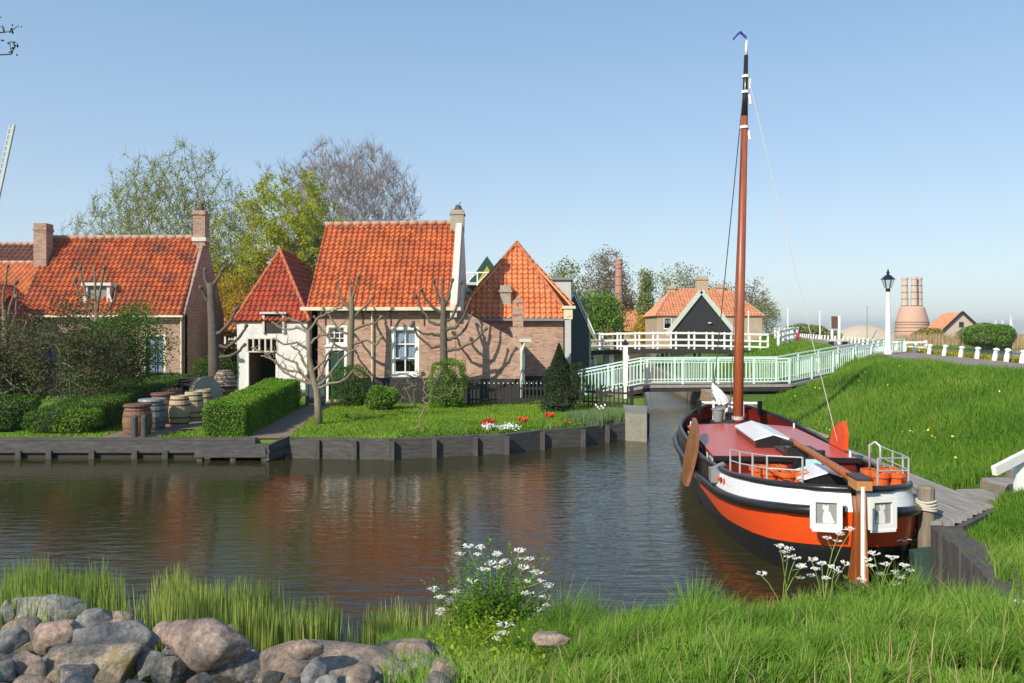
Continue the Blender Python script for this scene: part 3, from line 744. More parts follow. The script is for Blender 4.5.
# H2: the middle brick cottage with the big roof
t = thing('brick_cottage', 'brick cottage with bright orange roof, white gable edge and tall sash window, mid-row', 'cottage', (-4.8,30,ZL))
zE, zR, yR = 3.95, 7.45, 33.0
wx0, wx1 = pt(326,0,30).x, pt(347,0,30).x
dz0, dz1 = CH-(401-HY)/FP*30, CH-(349-HY)/FP*30
holes = [(wx0,wx1,CH-(346-HY)/FP*30,CH-(325-HY)/FP*30), (wx0,wx1,.52,CH-(348-HY)/FP*30), (pt(391,0,30).x,pt(419,0,30).x,CH-(376-HY)/FP*30,CH-(326.5-HY)/FP*30)]
front(t, 'front_wall', -7.5, -2.12, 30, zE, holes, 'brick2', outline=[(0,1.3),(5.38,1.3),(5.38,zE),(0,zE)] if False else None)
gablewall(t, 'gable_wall', -2.0, 30.28, 36, yR, zE+.1, zE+.1, zR+.25, 'plaster', 1, .3)
gablewall(t, 'back_gable_wall', -7.5, 30, 36, yR, zE, zE, zR-.1, 'brick', -1, .22)
mb = MB(); mb.b2(-7.5,-2.3,35.75,36,.3,zE); part(mb, 'back_wall', 'brick2', t)
rooft(t, 'roof', [((-7.68,29.82,zE-.02),(-2.28,29.82,zE-.02),(-2.28,yR,zR),(-7.68,yR,zR)), ((-2.28,36.2,zE-.02),(-7.68,36.2,zE-.02),(-7.68,yR,zR),(-2.28,yR,zR))], 'tile', [((-7.7,yR,zR+.03),(-2.3,yR,zR+.1))], tw=.215, th=.255)
mb = MB(); mb.prism([(-2.3,29.72,zE-.35),(-2.3,29.72,zE+.12),(-2.3,yR,zR+.33),(-2.3,36.2,zE+.12),(-2.3,36.2,zE-.1),(-2.3,yR,zR+.05),(-2.3,29.95,zE-.2)], (.25,0,0)); part(mb, 'gable_edge', 'plaster', t)
mb = MB(); mb.b2(-2.52,-1.98,32.75,33.35,zR-.3,8.05); mb.b2(-2.56,-1.94,32.71,33.39,7.85,7.93)
ch = part(mb, 'chimney', 'brick_grey', t)
mb = MB(); mb.lathe([(.17,0),(.19,.04),(.12,.16),(.13,.2)], 10, (-2.22,33.05,8.05)); mb.bar((-2.3,33.05,8.2),(-2.1,33.1,8.42),.03); mb.bar((-2.3,33.05,8.28),(-2.12,33.02,8.22),.12,.02); sub(mb, 'chimney_cowl', 'wire', ch, t)
mb = MB(); mb.b2(-7.85,-1.9,29.62,29.8,zE-.1,zE+.03); part(mb, 'gutter', 'cream', t)
mb = MB(); x = pt(372,0,29.9).x; mb.tube([(x,29.9,zE-.1),(x,29.9,1.2)], .035, 7); part(mb, 'downpipe', 'cream', t)
for x in (-7.0,-5.6,-4.55,-3.3,-2.6): mb = MB(); mb.b2(x-.012,x+.012,29.95,29.995,zE-.65,zE-.1); part(mb, 'wall_anchor', 'rust', t)
mb = MB(); mb.b2(wx1+.02,-1.86,29.93,29.995,.2,1.33); mb.b2(-7.55,wx0-.02,29.93,29.995,.2,1.33); part(mb, 'tarred_plinth', 'tar', t)
window(t, wx0, wx1, CH-(346-HY)/FP*30, CH-(325-HY)/FP*30, 30.04, 3, 3, barw=.03)
mb = MB(); mb.b2(wx0,wx0+.1,29.97,30.1,.42,dz1-.05); mb.b2(wx1-.1,wx1,29.97,30.1,.42,dz1-.05); mb.b2(wx0,wx1,29.972,30.1,dz1-.05,dz1+.02); fr = part(mb, 'door_frame', 'white', t)
mb = MB(); mb.b2(wx0+.1,wx1-.1,30.06,30.12,.46,dz1+.02); [mb.b2(wx0+.1+.14*k,wx0+.11+.14*k,30.05,30.061,.5,dz1) for k in range(1,5)]; dr = part(mb, 'door', 'green_dk', t)
a, b_ = pt(391,0,30).x, pt(419,0,30).x
window(t, a, b_, CH-(376-HY)/FP*30, CH-(326.5-HY)/FP*30, 30.04, 2, 3, curtain='curtain', cz=CH-(361-HY)/FP*30, barw=.045, fw=.12)
# the outshot with its sloping wall
holes = []
mb = MB(); wall(mb, (-2.12,30.02), (.42,30.02), [(0,.2),(2.54,.2),(2.54,2.55),(1.95,2.95),(.3,3.82),(0,3.85)], [], .25); part(mb, 'outshot_wall', 'brick2', t)
mb = MB(); mb.b2(.17,.42,30.3,34,.2,2.6); part(mb, 'outshot_side_wall', 'brick2', t)
rooft(t, 'outshot_roof', [((.45,30.28,2.3),(.45,34.2,2.3),(-1.95,34.2,3.62),(-1.95,30.28,3.62))], 'tile', tw=.22, th=.28)
mb = MB(); mb.b2(-1.86,.46,29.935,30.0,.2,1.3); part(mb, 'outshot_plinth', 'tar', t)
mb = MB(); mb.b2(.03,.42,30.05,30.5,2.3,4.0); mb.b2(.0,.45,30.02,30.53,3.7,3.78); mb.b2(.03,.13,30.05,30.5,4.0,4.15); mb.b2(.32,.42,30.05,30.5,4.0,4.15); mb.prism([(.0,30.03,4.15),(.45,30.03,4.15),(.22,30.03,4.42)],(0,.5,0)); part(mb, 'low_chimney', 'brick2', t)
mb = MB(); mb.b2(.28,.72,29.8,29.98,2.68,2.8); mb.tube([(.5,29.88,2.7),(.36,29.86,2.3),(.36,29.86,.6)], .045, 8); mb.b2(.3,.46,29.9,29.98,1.1,2.5); part(mb, 'outshot_downpipe', 'barge_pale', t)
mb = MB(); mb.b2(-.5,-.05,33.6,34.1,3.4,5.0); mb.b2(-.55,0,33.55,34.15,4.7,4.8); part(mb, 'slim_chimney', 'brick_grey', t)

# H3: the cottage with the pyramid-like hipped roof
t = thing('brick_cottage', 'brick cottage with steep pointed orange hipped roof beside the pale green bridge', 'cottage', (.3,33,ZL))
Y3 = 33.3
z0 = CH-(318-HY)/FP*Y3; xr = pt(566,0,Y3).x; ap = pt(517,243,36.3)
front(t, 'front_wall', -1.6, xr-.12, Y3, z0+.1, [], 'brick2')
mb = MB(); mb.b2(xr-.37,xr-.12,Y3+.25,40,.2,z0+.45); part(mb, 'side_wall', 'brick', t)
mb = MB(); mb.b2(xr-.119,xr-.05,Y3-.02,Y3+.3,.2,z0+.1); part(mb, 'corner_board', 'green_dk', t)
hr = pt(572,305,Y3+.35); hl = Vector((2*ap.x-hr.x, hr.y, hr.z))
A = Vector((hl.x-.4, Y3-.2, z0-.02)); B = Vector((hr.x-.15, Y3-.2, z0-.02))
C1 = Vector((ap.x+.06, ap.y, ap.z)); D1 = Vector((ap.x-.06, ap.y, ap.z))
rooft(t, 'roof', [(A,B,C1,D1), (Vector((hr.x,Y3,hr.z)),Vector((hr.x,41,hr.z)),Vector((ap.x,41,ap.z)),ap), (Vector((hl.x,41,hl.z)),Vector((hl.x,Y3,hl.z)),ap,Vector((ap.x,41,ap.z)))], 'tile_light', [(B+Vector((.05,0,.04)), ap+Vector((0,0,.03))), (A+Vector((0,0,.04)), ap+Vector((0,0,.03))),(ap+Vector((0,0,.03)), Vector((ap.x,41,ap.z+.03)))], rmat='hip', tw=.235, th=.29)
mb = MB(); mb.b2(-1.9,xr-.1,Y3-.3,Y3-.18,z0-.12,z0-.02); part(mb, 'gutter', 'lead', t)
mb = MB(); mb.b2(hr.x-.45,hr.x+.1,Y3-.3,Y3+.3,z0+.38,z0+.5); mb.b2(hr.x-.38,hr.x-.02,Y3-.25,Y3+.2,z0-.05,z0+.38); part(mb, 'gutter_box', 'cream', t)
mb = MB(); mb.b2(-1.55,xr-.1,Y3-.06,Y3-.003,.2,1.2); part(mb, 'tarred_plinth', 'tar', t)

# H1b: the small whitewashed house
t = thing('whitewashed_cottage', 'small whitewashed house with hipped red roof and a wide dark doorway', 'cottage', (-10.8,36,ZL))
Y = 36.0; x0, x1 = pt(237,0,Y).x, pt(307,0,Y).x; zE = CH-(321-HY)/FP*Y
dx0, dx1 = pt(246.5,0,Y).x, pt(278,0,Y).x; tz0, tz1 = CH-(351-HY)/FP*Y, CH-(339-HY)/FP*Y
hx0, hx1 = pt(263,0,Y).x, pt(285,0,Y).x; hz0, hz1 = CH-(333-HY)/FP*Y, CH-(314-HY)/FP*Y
front(t, 'front_wall', x0, x1, Y, zE+.1, [(dx0,dx1,tz0,tz1),(dx0,dx1,.45,tz0-.05),(hx0+.05,hx1-.05,hz0,zE+.02)], 'white_wash')
mb = MB(); mb.b2(x1-.25,x1,Y+.25,42,.2,zE); part(mb, 'side_wall', 'brick', t)
mb = MB(); mb.b2(x0,x0+.25,Y+.25,42,.2,zE); part(mb, 'left_side_wall', 'brick', t)
ap = pt(280,250,38.7); A = Vector((x0-.12,Y-.15,zE)); B = Vector((x1+.15,Y-.15,zE)); rb = Vector((ap.x,45,ap.z))
rooft(t, 'roof', [(A,B,ap+Vector((.05,0,0)),ap-Vector((.05,0,0))),(B,Vector((B.x,45,zE)),rb,ap),(Vector((A.x,45,zE)),A,ap,rb)], 'tile_red', [(A,ap),(B,ap),(ap,rb)], rmat='hip', tw=.24, th=.29)
mb = MB(); mb.b2(hx0,hx0+.1,Y-.12,Y+1.0,hz0,hz1); mb.b2(hx1-.1,hx1,Y-.12,Y+1.0,hz0,hz1); mb.b2(hx0-.1,hx1+.1,Y-.2,Y+1.0,hz1+.001,hz1+.09); hf = part(mb, 'loading_hatch_frame', 'plaster', t)
mb = MB(); mb.b2(hx0+.101,hx1-.101,Y-.06,Y-.02,hz0+.02,hz1-.02); sub(mb, 'hatch', 'tar_wood', hf, t)
mb = MB()
for k in range(6): x = dx0+(dx1-dx0-.07)*k/5; mb.b2(x,x+.07,Y-.02,Y+.08,tz0,tz1)
mb.b2(dx0,dx1,Y-.02,Y+.08,tz0-.06,tz0-.001); mb.b2(dx0,dx1,Y-.02,Y+.08,tz1+.001,tz1+.06); tw_ = part(mb, 'transom_window', 'plaster', t)
mb = MB(); mb.b2(dx0,dx1,Y+.09,Y+.1,tz0,tz1); sub(mb, 'pane', 'glass', tw_, t)
for q in (dx0, dx1-.1): mb = MB(); mb.b2(q,q+.1,Y-.02,Y+.1,.42,tz0-.061); part(mb, 'door_post', 'white', t)
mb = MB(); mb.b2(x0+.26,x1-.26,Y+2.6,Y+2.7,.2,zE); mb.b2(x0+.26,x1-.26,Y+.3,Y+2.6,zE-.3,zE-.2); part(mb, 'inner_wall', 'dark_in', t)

# H1: the large left cottage
t = thing('brick_cottage', 'long brick cottage with weathered orange roof, dormer and two chimneys, left end of the row', 'cottage', (-17,34,ZL))
x0, x1, Y, yr, yb = -20.8, -13.9, 34.0, 36.3, 38.6
zE = CH-(314.5-HY)/FP*Y; zR = CH-(238-HY)/FP*yr
w0, w1, v0, v1 = pt(143,0,Y).x, pt(165.5,0,Y).x, CH-(378-HY)/FP*Y, CH-(334-HY)/FP*Y
u0, u1 = pt(38,0,Y).x, pt(60,0,Y).x
d0_, d1_ = pt(10,0,Y).x, pt(26,0,Y).x
front(t, 'front_wall', x0, x1, Y, zE, [(w0,w1,v0,v1),(u0,u1,v0,v1)], 'brick')
gablewall(t, 'gable_wall', x1, Y-.02, yb, yr, zE+.05, zE+.05, zR+.15, 'brick', 1)
gablewall(t, 'left_gable_wall', x0, Y, yb, yr, zE, zE, zR-.1, 'brick', -1)
mb = MB(); mb.b2(x0,x1-.3,yb-.25,yb,.2,zE); part(mb, 'back_wall', 'brick', t)
rooft(t, 'roof', [((x0-.1,Y-.2,zE-.03),(x1-.12,Y-.2,zE-.03),(x1-.12,yr,zR),(x0-.1,yr,zR)),((x1-.12,yb+.2,zE-.03),(x0-.1,yb+.2,zE-.03),(x0-.1,yr,zR),(x1-.12,yr,zR))], 'tile_h1', [((x0,yr,zR+.02),(x1-.1,yr,zR+.04))], tw=.225, th=.25)
mb = MB(); mb.b2(-14.35,-13.82,36.0,36.55,zR-.4,8.3); mb.b2(-14.4,-13.78,35.95,36.6,8.3,8.42); mb.b2(-14.3,-13.87,36.05,36.5,8.42,8.5); c1 = part(mb, 'chimney', 'brick', t)
mb = MB(); mb.lathe([(.1,0),(.12,.04),(.09,.3),(.1,.34)], 10, (-14.08,36.27,8.5)); sub(mb, 'chimney_pot', 'rust', c1, t)
mb = MB(); mb.b2(-14.40,-13.76,35.94,36.61,zR-.18,zR-.0); sub(mb, 'chimney_flashing', 'plaster', c1, t)
c2x = pt(49,0,36).x; mb = MB(); mb.b2(c2x-.28,c2x+.28,35.3,35.85,zR-1.4,CH-(224-HY)/FP*35.6); mb.b2(c2x-.31,c2x+.31,35.27,35.88,7.5,7.6); part(mb, 'chimney', 'brick', t)
mb = MB(); mb.b2(x0-.15,x1+.03,Y-.35,Y-.22,zE-.12,zE-.03); part(mb, 'gutter', 'cream', t)
mb = MB(); mb.tube([(x1-.12,Y-.1,zE-.1),(x1-.12,Y-.1,.5)], .045, 8); part(mb, 'downpipe', 'cream', t)
window(t, w0, w1, v0, v1, Y+.04, 2, 3, fmat='cream', sash='black', curtain='curtain_b', fw=.1)
window(t, u0, u1, v0, v1, Y+.04, 2, 3, fmat='cream', sash='black', curtain='curtain_b', fw=.1)
mb = MB(); mb.b2(d0_,d0_+.1,Y-.03,Y-.001,.4,2.6); mb.b2(d1_-.1,d1_,Y-.03,Y-.001,.4,2.6); mb.b2(d0_+.1,d1_-.1,Y-.03,Y-.001,2.5,2.6); mb.b2(d0_+.101,d1_-.101,Y-.02,Y-.001,.4,2.499); part(mb, 'door', 'cream', t)
# dormer
e0, e1 = pt(87,0,34.4).x, pt(112,0,34.4).x; z0, z1 = zE+.1, CH-(286-HY)/FP*34.4
mb = MB(); mb.b2(e0,e0+.13,34.2,36,z0,z1); mb.b2(e1-.13,e1,34.2,36,z0,z1); mb.b2(e0-.1,e1+.1,34.1,36,z1+.001,z1+.13)
mb.prism([(e1,34.2,z0),(e1,34.2,z1-.3),(e1+.22,34.2,z0)],(0,.05,0)); mb.prism([(e0,34.2,z0),(e0,34.2,z1-.3),(e0-.22,34.2,z0)],(0,.05,0)); dm = part(mb, 'dormer', 'plaster', t)
mb = MB(); mb.b2(e0+.131,e1-.131,34.3,34.34,z0,z1); sub(mb, 'dormer_shutter', 'slate', dm, t)
mb = MB(); mb.b2(e0+.131,e1-.131,34.35,35.9,z0,z0+.02); sub(mb, 'dormer_floor', 'dark_in', dm, t)

# neighbours at the far left
t = thing('red_roofed_house', 'house with a dark brown tiled roof at the left edge behind the weathered cottage', 'house', (-26,42,ZL))
zt, ze = CH-(243-HY)/FP*44, CH-(264-HY)/FP*41
rooft(t, 'roof', [((-36,41,ze-1.5),(-21.8,41,ze-1.5),(-21.8,44.5,zt),(-36,44.5,zt)),((-21.8,48,ze-1.5),(-36,48,ze-1.5),(-36,44.5,zt),(-21.8,44.5,zt))], 'tile_dark', [((-36,44.5,zt),(-21.8,44.5,zt))], tw=.3, th=.33)
mb = MB(); mb.b2(-35.5,-22,41.3,47.5,.2,ze-1.5); part(mb, 'wall', 'brick', t)
t = thing('red_roofed_house', 'low house with a pale orange roof touching the left gable of the weathered cottage', 'house', (-24,37,ZL))
zt, ze = CH-(262-HY)/FP*39, CH-(303-HY)/FP*37
rooft(t, 'roof', [((-30,36.5,ze),(-21.2,36.5,ze),(-21.2,39.4,zt),(-30,39.4,zt)),((-21.2,42.0,ze),(-30,42.0,ze),(-30,39.4,zt),(-21.2,39.4,zt))], 'tile_light', [((-30,39.4,zt),(-21.2,39.4,zt))])
mb = MB(); mb.b2(-29.8,-21.4,36.8,40.8,.2,ze); part(mb, 'wall', 'brick2', t)
t = thing('red_roofed_house', 'shed with a deep red hipped roof at the left edge behind the mauve shrub', 'shed', (-21,32,ZL))
rooft(t, 'roof', [((-26,31.0,3.9),(-20.0,31.0,3.5),(-20.6,33.2,4.4),(-22.4,33.2,5.6)),((-20,31,3.5),(-20,35,3.5),(-22,35,5.2),(-22.3,33,5.4))], 'tile_red')
mb = MB(); mb.b2(-25.6,-20.3,31.3,33.8,.2,3.5); part(mb, 'wall', 'brick', t)
# the house glimpsed between
t = thing('red_roofed_house', 'house with orange roof and small-paned window glimpsed through golden leaves between two cottages', 'house', (-15,44,ZL))
ze, zt = CH-(330-HY)/FP*44, CH-(265-HY)/FP*48
rooft(t, 'roof', [((-18.5,43.6,ze),(-12.6,43.6,ze),(-12.6,48,zt),(-18.5,48,zt)),((-12.6,52,ze),(-18.5,52,ze),(-18.5,48,zt),(-12.6,48,zt))], 'tile_far', [((-18.5,48,zt),(-12.6,48,zt))])
front(t, 'front_wall', -18.3, -12.8, 44, ze+.1, [(pt(224,0,44).x,pt(236,0,44).x,CH-(351-HY)/FP*44,CH-(334-HY)/FP*44)], 'brick_red')
mb = MB(); mb.b2(-18.3,-12.8,51,51.2,.2,ze); part(mb, 'back_wall', 'brick', t)
window(t, pt(224,0,44).x, pt(236,0,44).x, CH-(351-HY)/FP*44, CH-(334-HY)/FP*44, 44.04, 3, 4, glass=False, curtain='dark_in')

# houses behind
t = thing('green_gabled_house', 'dark green and mustard wooden gable with white balustrade peeping over the roofs', 'house', (-1.6,50,ZL))
a = pt(487,256,50); l = pt(462,292,50); r_ = pt(512,292,50)
mb = MB(); mb.prism([l,r_,a],(0,.15,0)); part(mb, 'gable_board', 'green_dk', t)
mb = MB(); a2 = pt(487,266,49.95); mb.prism([pt(475,286,49.95),pt(499,286,49.95),a2],(0,.049,0)); part(mb, 'gable_panel', 'yellow_g', t)
mb = MB(); mb.b2(l.x+.3,r_.x-.3,50.2,56,.2,l.z); part(mb, 'wall', 'green_wood', t)
mb = MB(); mb.prism([(l.x,50.15,l.z),(r_.x,50.15,r_.z),(a.x,50.15,a.z)],(0,6,0)); part(mb, 'roof', 'tile_dark', t)
mb = MB(); zb0, zb1 = pt(0,283,48.6).z, pt(0,272.5,48.6).z; xa, xc = pt(466,0,48.6).x, pt(500,0,48.6).x
mb.bar((xa,48.6,zb1),(xc,48.6,zb1),.07); mb.bar((xa,48.6,zb0),(xc,48.6,zb0),.07)
for k in range(4): x = xa+(xc-xa)*k/3; mb.bar((x,48.6,zb0-.4),(x,48.6,zb1),.08)
for k in range(3): x, x2 = xa+(xc-xa)*k/3, xa+(xc-xa)*(k+1)/3; mb.bar((x,48.6,zb0),(x2,48.6,zb1),.04)
mb.b2(xa,xc,48.6,50,zb0-.1,zb0-.04); part(mb, 'balustrade', 'white', t)
t = thing('boarded_house', 'pale grey clapboard gable end rising behind the pointed roof', 'house', (3,44,ZL))
a, b_ = pt(552,304,46), pt(571,279,46)
mb = MB(); mb.b2(a.x,b_.x,46,52,.2,b_.z-.05); part(mb, 'wall', 'far_grey', t); mb = MB(); mb.b2(a.x-.1,b_.x+.12,45.85,52.1,b_.z-.049,b_.z+.08); part(mb, 'roof', 'lead', t)
t = thing('boarded_house', 'narrow dark green wooden house with white bargeboard and spike finial beside the towpath', 'house', (4,47,ZL))
a = pt(574,292,47.5); l = pt(556,330,47.5); r_ = pt(591,332,47.5)
mb = MB(); mb.prism([(l.x,47.5,.2),(r_.x,47.5,.2),r_,a,l],(0,7,0)); part(mb, 'wall', 'green_wood', t)
mb = MB(); mb.bar(a+Vector((0,-.1,.05)), r_+Vector((.15,-.1,-.15)),.06,.2); mb.bar(a+Vector((0,-.1,.05)), l+Vector((-.15,-.1,-.15)),.06,.2); mb.box(a+Vector((0,-.1,.35)),(.12,.12,.75),taper=.5); part(mb, 'bargeboard', 'white', t)
mb = MB(); mb.prism([r_+Vector((.25,-.15,-.3)),a+Vector((0,-.15,.12)),a+Vector((0,-.15,0)),r_+Vector((.15,-.15,-.4))],(0,7.3,0)); part(mb, 'roof', 'slate', t)
t = thing('brick_barn', 'small barn with grey gable and patched orange roof beyond the white footbridge', 'barn', (11,104,.6))
g0, g1, ga = pt(592,333,80), pt(608,333,80), pt(601,303,80)
mb = MB(); mb.prism([(10.7,106.3,.2),(13.8,106.3,.2),(13.8,106.3,4.0),(12,106.3,6.45),(10.7,106.3,4.76)],(0,7,0)); part(mb, 'gable', 'slate', t)
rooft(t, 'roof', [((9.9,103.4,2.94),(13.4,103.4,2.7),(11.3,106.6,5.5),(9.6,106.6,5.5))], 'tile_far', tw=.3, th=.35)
mb = MB(); mb.prism([(5.5,109,6.25),(12,109,6.45),(10.7,106.6,4.76),(5.5,106.6,4.76)],(0,0,.1)); part(mb, 'rear_roof', 'slate', t)
mb = MB(); mb.b2(7.5,13.2,103.8,106.2,.2,2.85); part(mb, 'wall', 'brick_y', t)
t = thing('brick_chimney', 'tall slender round brick factory chimney with iron bands', 'chimney', (14.7,110,.6))
mb = MB(); mb.lathe([(.68,0),(.66,.6),(.58,6),(.47,11.2),(.51,11.3),(.54,11.5),(.48,11.6),(.46,11.8),(.51,11.85),(.51,12.05),(.42,12.1)], 20, sq=False); mb.build('shaft', M['brick_red'], t, smooth=False)
for k in range(9): mb = MB(); z = 1.5+k*1.15; r_ = .68-.019*z+.03; mb.lathe([(r_,z),(r_,z+.09)], 20); mb.build('iron_band', M['rust'], t)
t = thing('tarred_shed', 'black tarred boat shed with pale green bargeboards beyond the white footbridge', 'shed', (17.7,75,.5))
a = pt(701,291,75); l = pt(668,333,75); r_ = pt(735,333,75)
mb = MB(); mb.prism([(l.x+.2,75,.2),(r_.x-.2,75,.2),(r_.x-.2,75,l.z),(a.x,75,a.z-.1),(l.x+.2,75,l.z)],(2.3,9,0)); part(mb, 'wall', 'tar', t)
mb = MB(); mb.bar(a+Vector((0,-.15,0)), l+Vector((-.2,-.15,-.2)),.1,.42); mb.bar(a+Vector((0,-.15,0)), r_+Vector((.2,-.15,-.2)),.1,.42); part(mb, 'bargeboard', 'barge_pale', t)
rooft(t, 'roof', [((r_.x+.2,75,r_.z-.1),(r_.x+2.5,84,r_.z-.1),(a.x+2.3,84,a.z+.1),(a.x,75,a.z+.1)),((l.x+2.1,84,l.z-.1),(l.x-.2,75,l.z-.1),(a.x,75,a.z+.1),(a.x+2.3,84,a.z+.1))], 'tile_dark', tw=.35, th=.4)
mb = MB(); c = pt(710,324,74.9); mb.lathe([(.02,0),(.16,.05),(.2,.16)], 10, (c.x,c.y,c.z)); part(mb, 'lamp', 'white', t)
t = thing('brick_house', 'yellow brick house with wide orange hipped roof behind the black shed', 'house', (19.5,88,.6))
e0, e1 = pt(655,316,88), pt(765,316,88); r0, r1 = pt(672,289,92), pt(728,289,92)
front(t, 'front_wall', e0.x+.25, e1.x-.25, 88.2, e0.z, [(pt(664,0,88).x,pt(672,0,88).x,pt(0,329,88).z,pt(0,317.5,88).z)], 'brick_y')
mb = MB(); mb.b2(e0.x+.25,e0.x+.5,88.46,96,.2,e0.z); mb.b2(e1.x-.5,e1.x-.25,88.46,96,.2,e0.z); mb.b2(e0.x+.5,e1.x-.5,95.7,96,.2,e0.z); part(mb, 'side_wall', 'brick_y', t)
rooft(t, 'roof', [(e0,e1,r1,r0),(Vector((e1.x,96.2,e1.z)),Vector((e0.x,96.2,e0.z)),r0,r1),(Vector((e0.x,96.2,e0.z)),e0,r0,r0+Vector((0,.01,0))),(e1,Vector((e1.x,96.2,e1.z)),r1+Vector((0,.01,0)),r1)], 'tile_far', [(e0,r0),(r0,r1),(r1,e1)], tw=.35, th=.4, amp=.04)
for px, yt, w_, y_ in ((671,286,.9,92),(701.5,277,1.3,92),(720,285,.9,92)): c = pt(px,yt,y_); mb = MB(); mb.b2(c.x-w_/2,c.x+w_/2,y_-.4,y_+.4,6,c.z); mb.b2(c.x-w_/2-.08,c.x+w_/2+.08,y_-.5,y_+.5,c.z-.35,c.z-.2); part(mb, 'chimney', 'brick_y', t)
window(t, pt(664,0,88).x,pt(672,0,88).x,pt(0,329,88).z,pt(0,317.5,88).z, 88.24, 2, 2, sash='black', curtain='curtain', cz=pt(0,324,88).z, glass=True)
for px, py, Y_, w_, lb in ((607,331,122,5,'low brown-roofed house left of the factory chimney among trees'),(632,331,120,9,'orange-roofed house behind the poplar')):
    c = pt(px,py,Y_); t = thing('far_house', lb, 'house', (c.x,Y_,.6))
    h = 3.6 if w_ > 5 else 3.0
    rooft(t, 'roof', [((c.x-w_*.55,Y_,c.z),(c.x+w_*.75,Y_,c.z),(c.x+w_*.75,Y_+4,c.z+h),(c.x-w_*.55,Y_+4,c.z+h))], 'tile_far', tw=.4, th=.5)
    mb = MB(); mb.b2(c.x-w_*.5,c.x+w_*.7,Y_+.3,Y_+6,.3,c.z); part(mb, 'wall', 'brick_y', t)
# lime kiln and its barn across the basin
t = thing('lime_kiln', 'bottle-shaped brick lime kiln with three chimney stacks across the basin', 'kiln', (75,150,.4))
kx = pt(912,0,150).x; t.location = (kx,150,.4); zz = lambda py: CH-(py-HY)/FP*150-.4
m_ = .1875
mb = MB(); mb.lathe([(16.2*m_,-.6),(16*m_,zz(334)),(15.6*m_,zz(323)),(13.6*m_,zz(315)),(11.8*m_,zz(308.5)),(11*m_,zz(306.8)),(9*m_,zz(306.2))], 28); mb.build('kiln_body', M['kiln'], t, smooth=True)
for dx, dy in ((-8.4,0),(-.3,-.9),(8.2,0)):
    mb = MB(); tp = zz(277.5 if dx else 278); mb.lathe([(3.4*m_,zz(308)),(3.1*m_,zz(290)),(2.8*m_,tp-.5),(3.2*m_,tp-.4),(3.2*m_,tp)], 14, (dx*m_*.86,dy,0)); st = mb.build('chimney_stack', M['brick_pale'], t, smooth=False)
    for k in range(4):
        b_ = MB(); z = zz(306)+k*1.25; b_.lathe([(3.55*m_-.02*k,z),(3.55*m_-.02*k,z+.1)], 14, (dx*m_*.86,dy,0)); b_.build('iron_band', M['rust'], st)
for py in (322.5,325,328,331.5): mb = MB(); r_ = np.interp(py,[322,334],[15.5,16.0])*m_+.05; mb.lathe([(r_,zz(py)),(r_,zz(py)+.1)], 28); mb.build('iron_band', M['rust'], t)
t = thing('brick_barn', 'pale brick barn with orange roof and dark shutters beside the lime kiln', 'barn', (76,135,.4))
g0, g1, ga = pt(941.5,331,135), pt(980,329,135), pt(961.5,313,135)
mb = MB(); wall(mb, (g0.x,135), (g1.x,135), [(0,.2),(g1.x-g0.x,.2),(g1.x-g0.x,g1.z),(ga.x-g0.x,ga.z),(0,g0.z)], [(pt(959,0,135).x-g0.x,pt(964,0,135).x-g0.x,pt(0,327.5,135).z,pt(0,322,135).z),(pt(964.5,0,135).x-g0.x,pt(967.5,0,135).x-g0.x,1.4,pt(0,332,135).z)], .3); part(mb, 'gable_wall', 'brick_pale', t)
mb = MB(); mb.b2(pt(959,0,135).x,pt(964,0,135).x,135.05,135.1,pt(0,327.5,135).z,pt(0,322,135).z); part(mb, 'shutter', 'tar_wood', t)
mb = MB(); mb.b2(pt(964.5,0,135).x,pt(967.5,0,135).x,135.05,135.1,1.4,pt(0,332,135).z); part(mb, 'shutter', 'tar_wood', t)
mb = MB(); ro = Vector((1.6,9,0)); 
roof(mb, g0+ro+Vector((-.3,-.2,-.3)), g0+Vector((-.3,-.2,-.3)), ga+Vector((0,-.2,.1)), ga+ro+Vector((0,-.2,.1)), tw=.5, th=.6, amp=.05); roof(mb, g1+Vector((.3,-.2,-.3)), g1+ro+Vector((.3,-.2,-.3)), ga+ro+Vector((0,-.2,.1)), ga+Vector((0,-.2,.1)), tw=.5, th=.6, amp=.05); mb.build('roof', M['tile_far'], t, world=True)
mb = MB(); mb.bar(g0+Vector((-.4,-.35,-.35)),ga+Vector((0,-.35,.2)),.1,.35); mb.bar(g1+Vector((.4,-.35,-.35)),ga+Vector((0,-.35,.2)),.1,.35); part(mb, 'bargeboard', 'tar', t)
mb = MB(); mb.prism([(g0.x,135.3,.2),(g0.x,135.3,g0.z),(g0.x+1.6,144,g0.z),(g0.x+1.6,144,.2)],(.3,.0,0)); part(mb, 'side_wall', 'brick_pale', t)
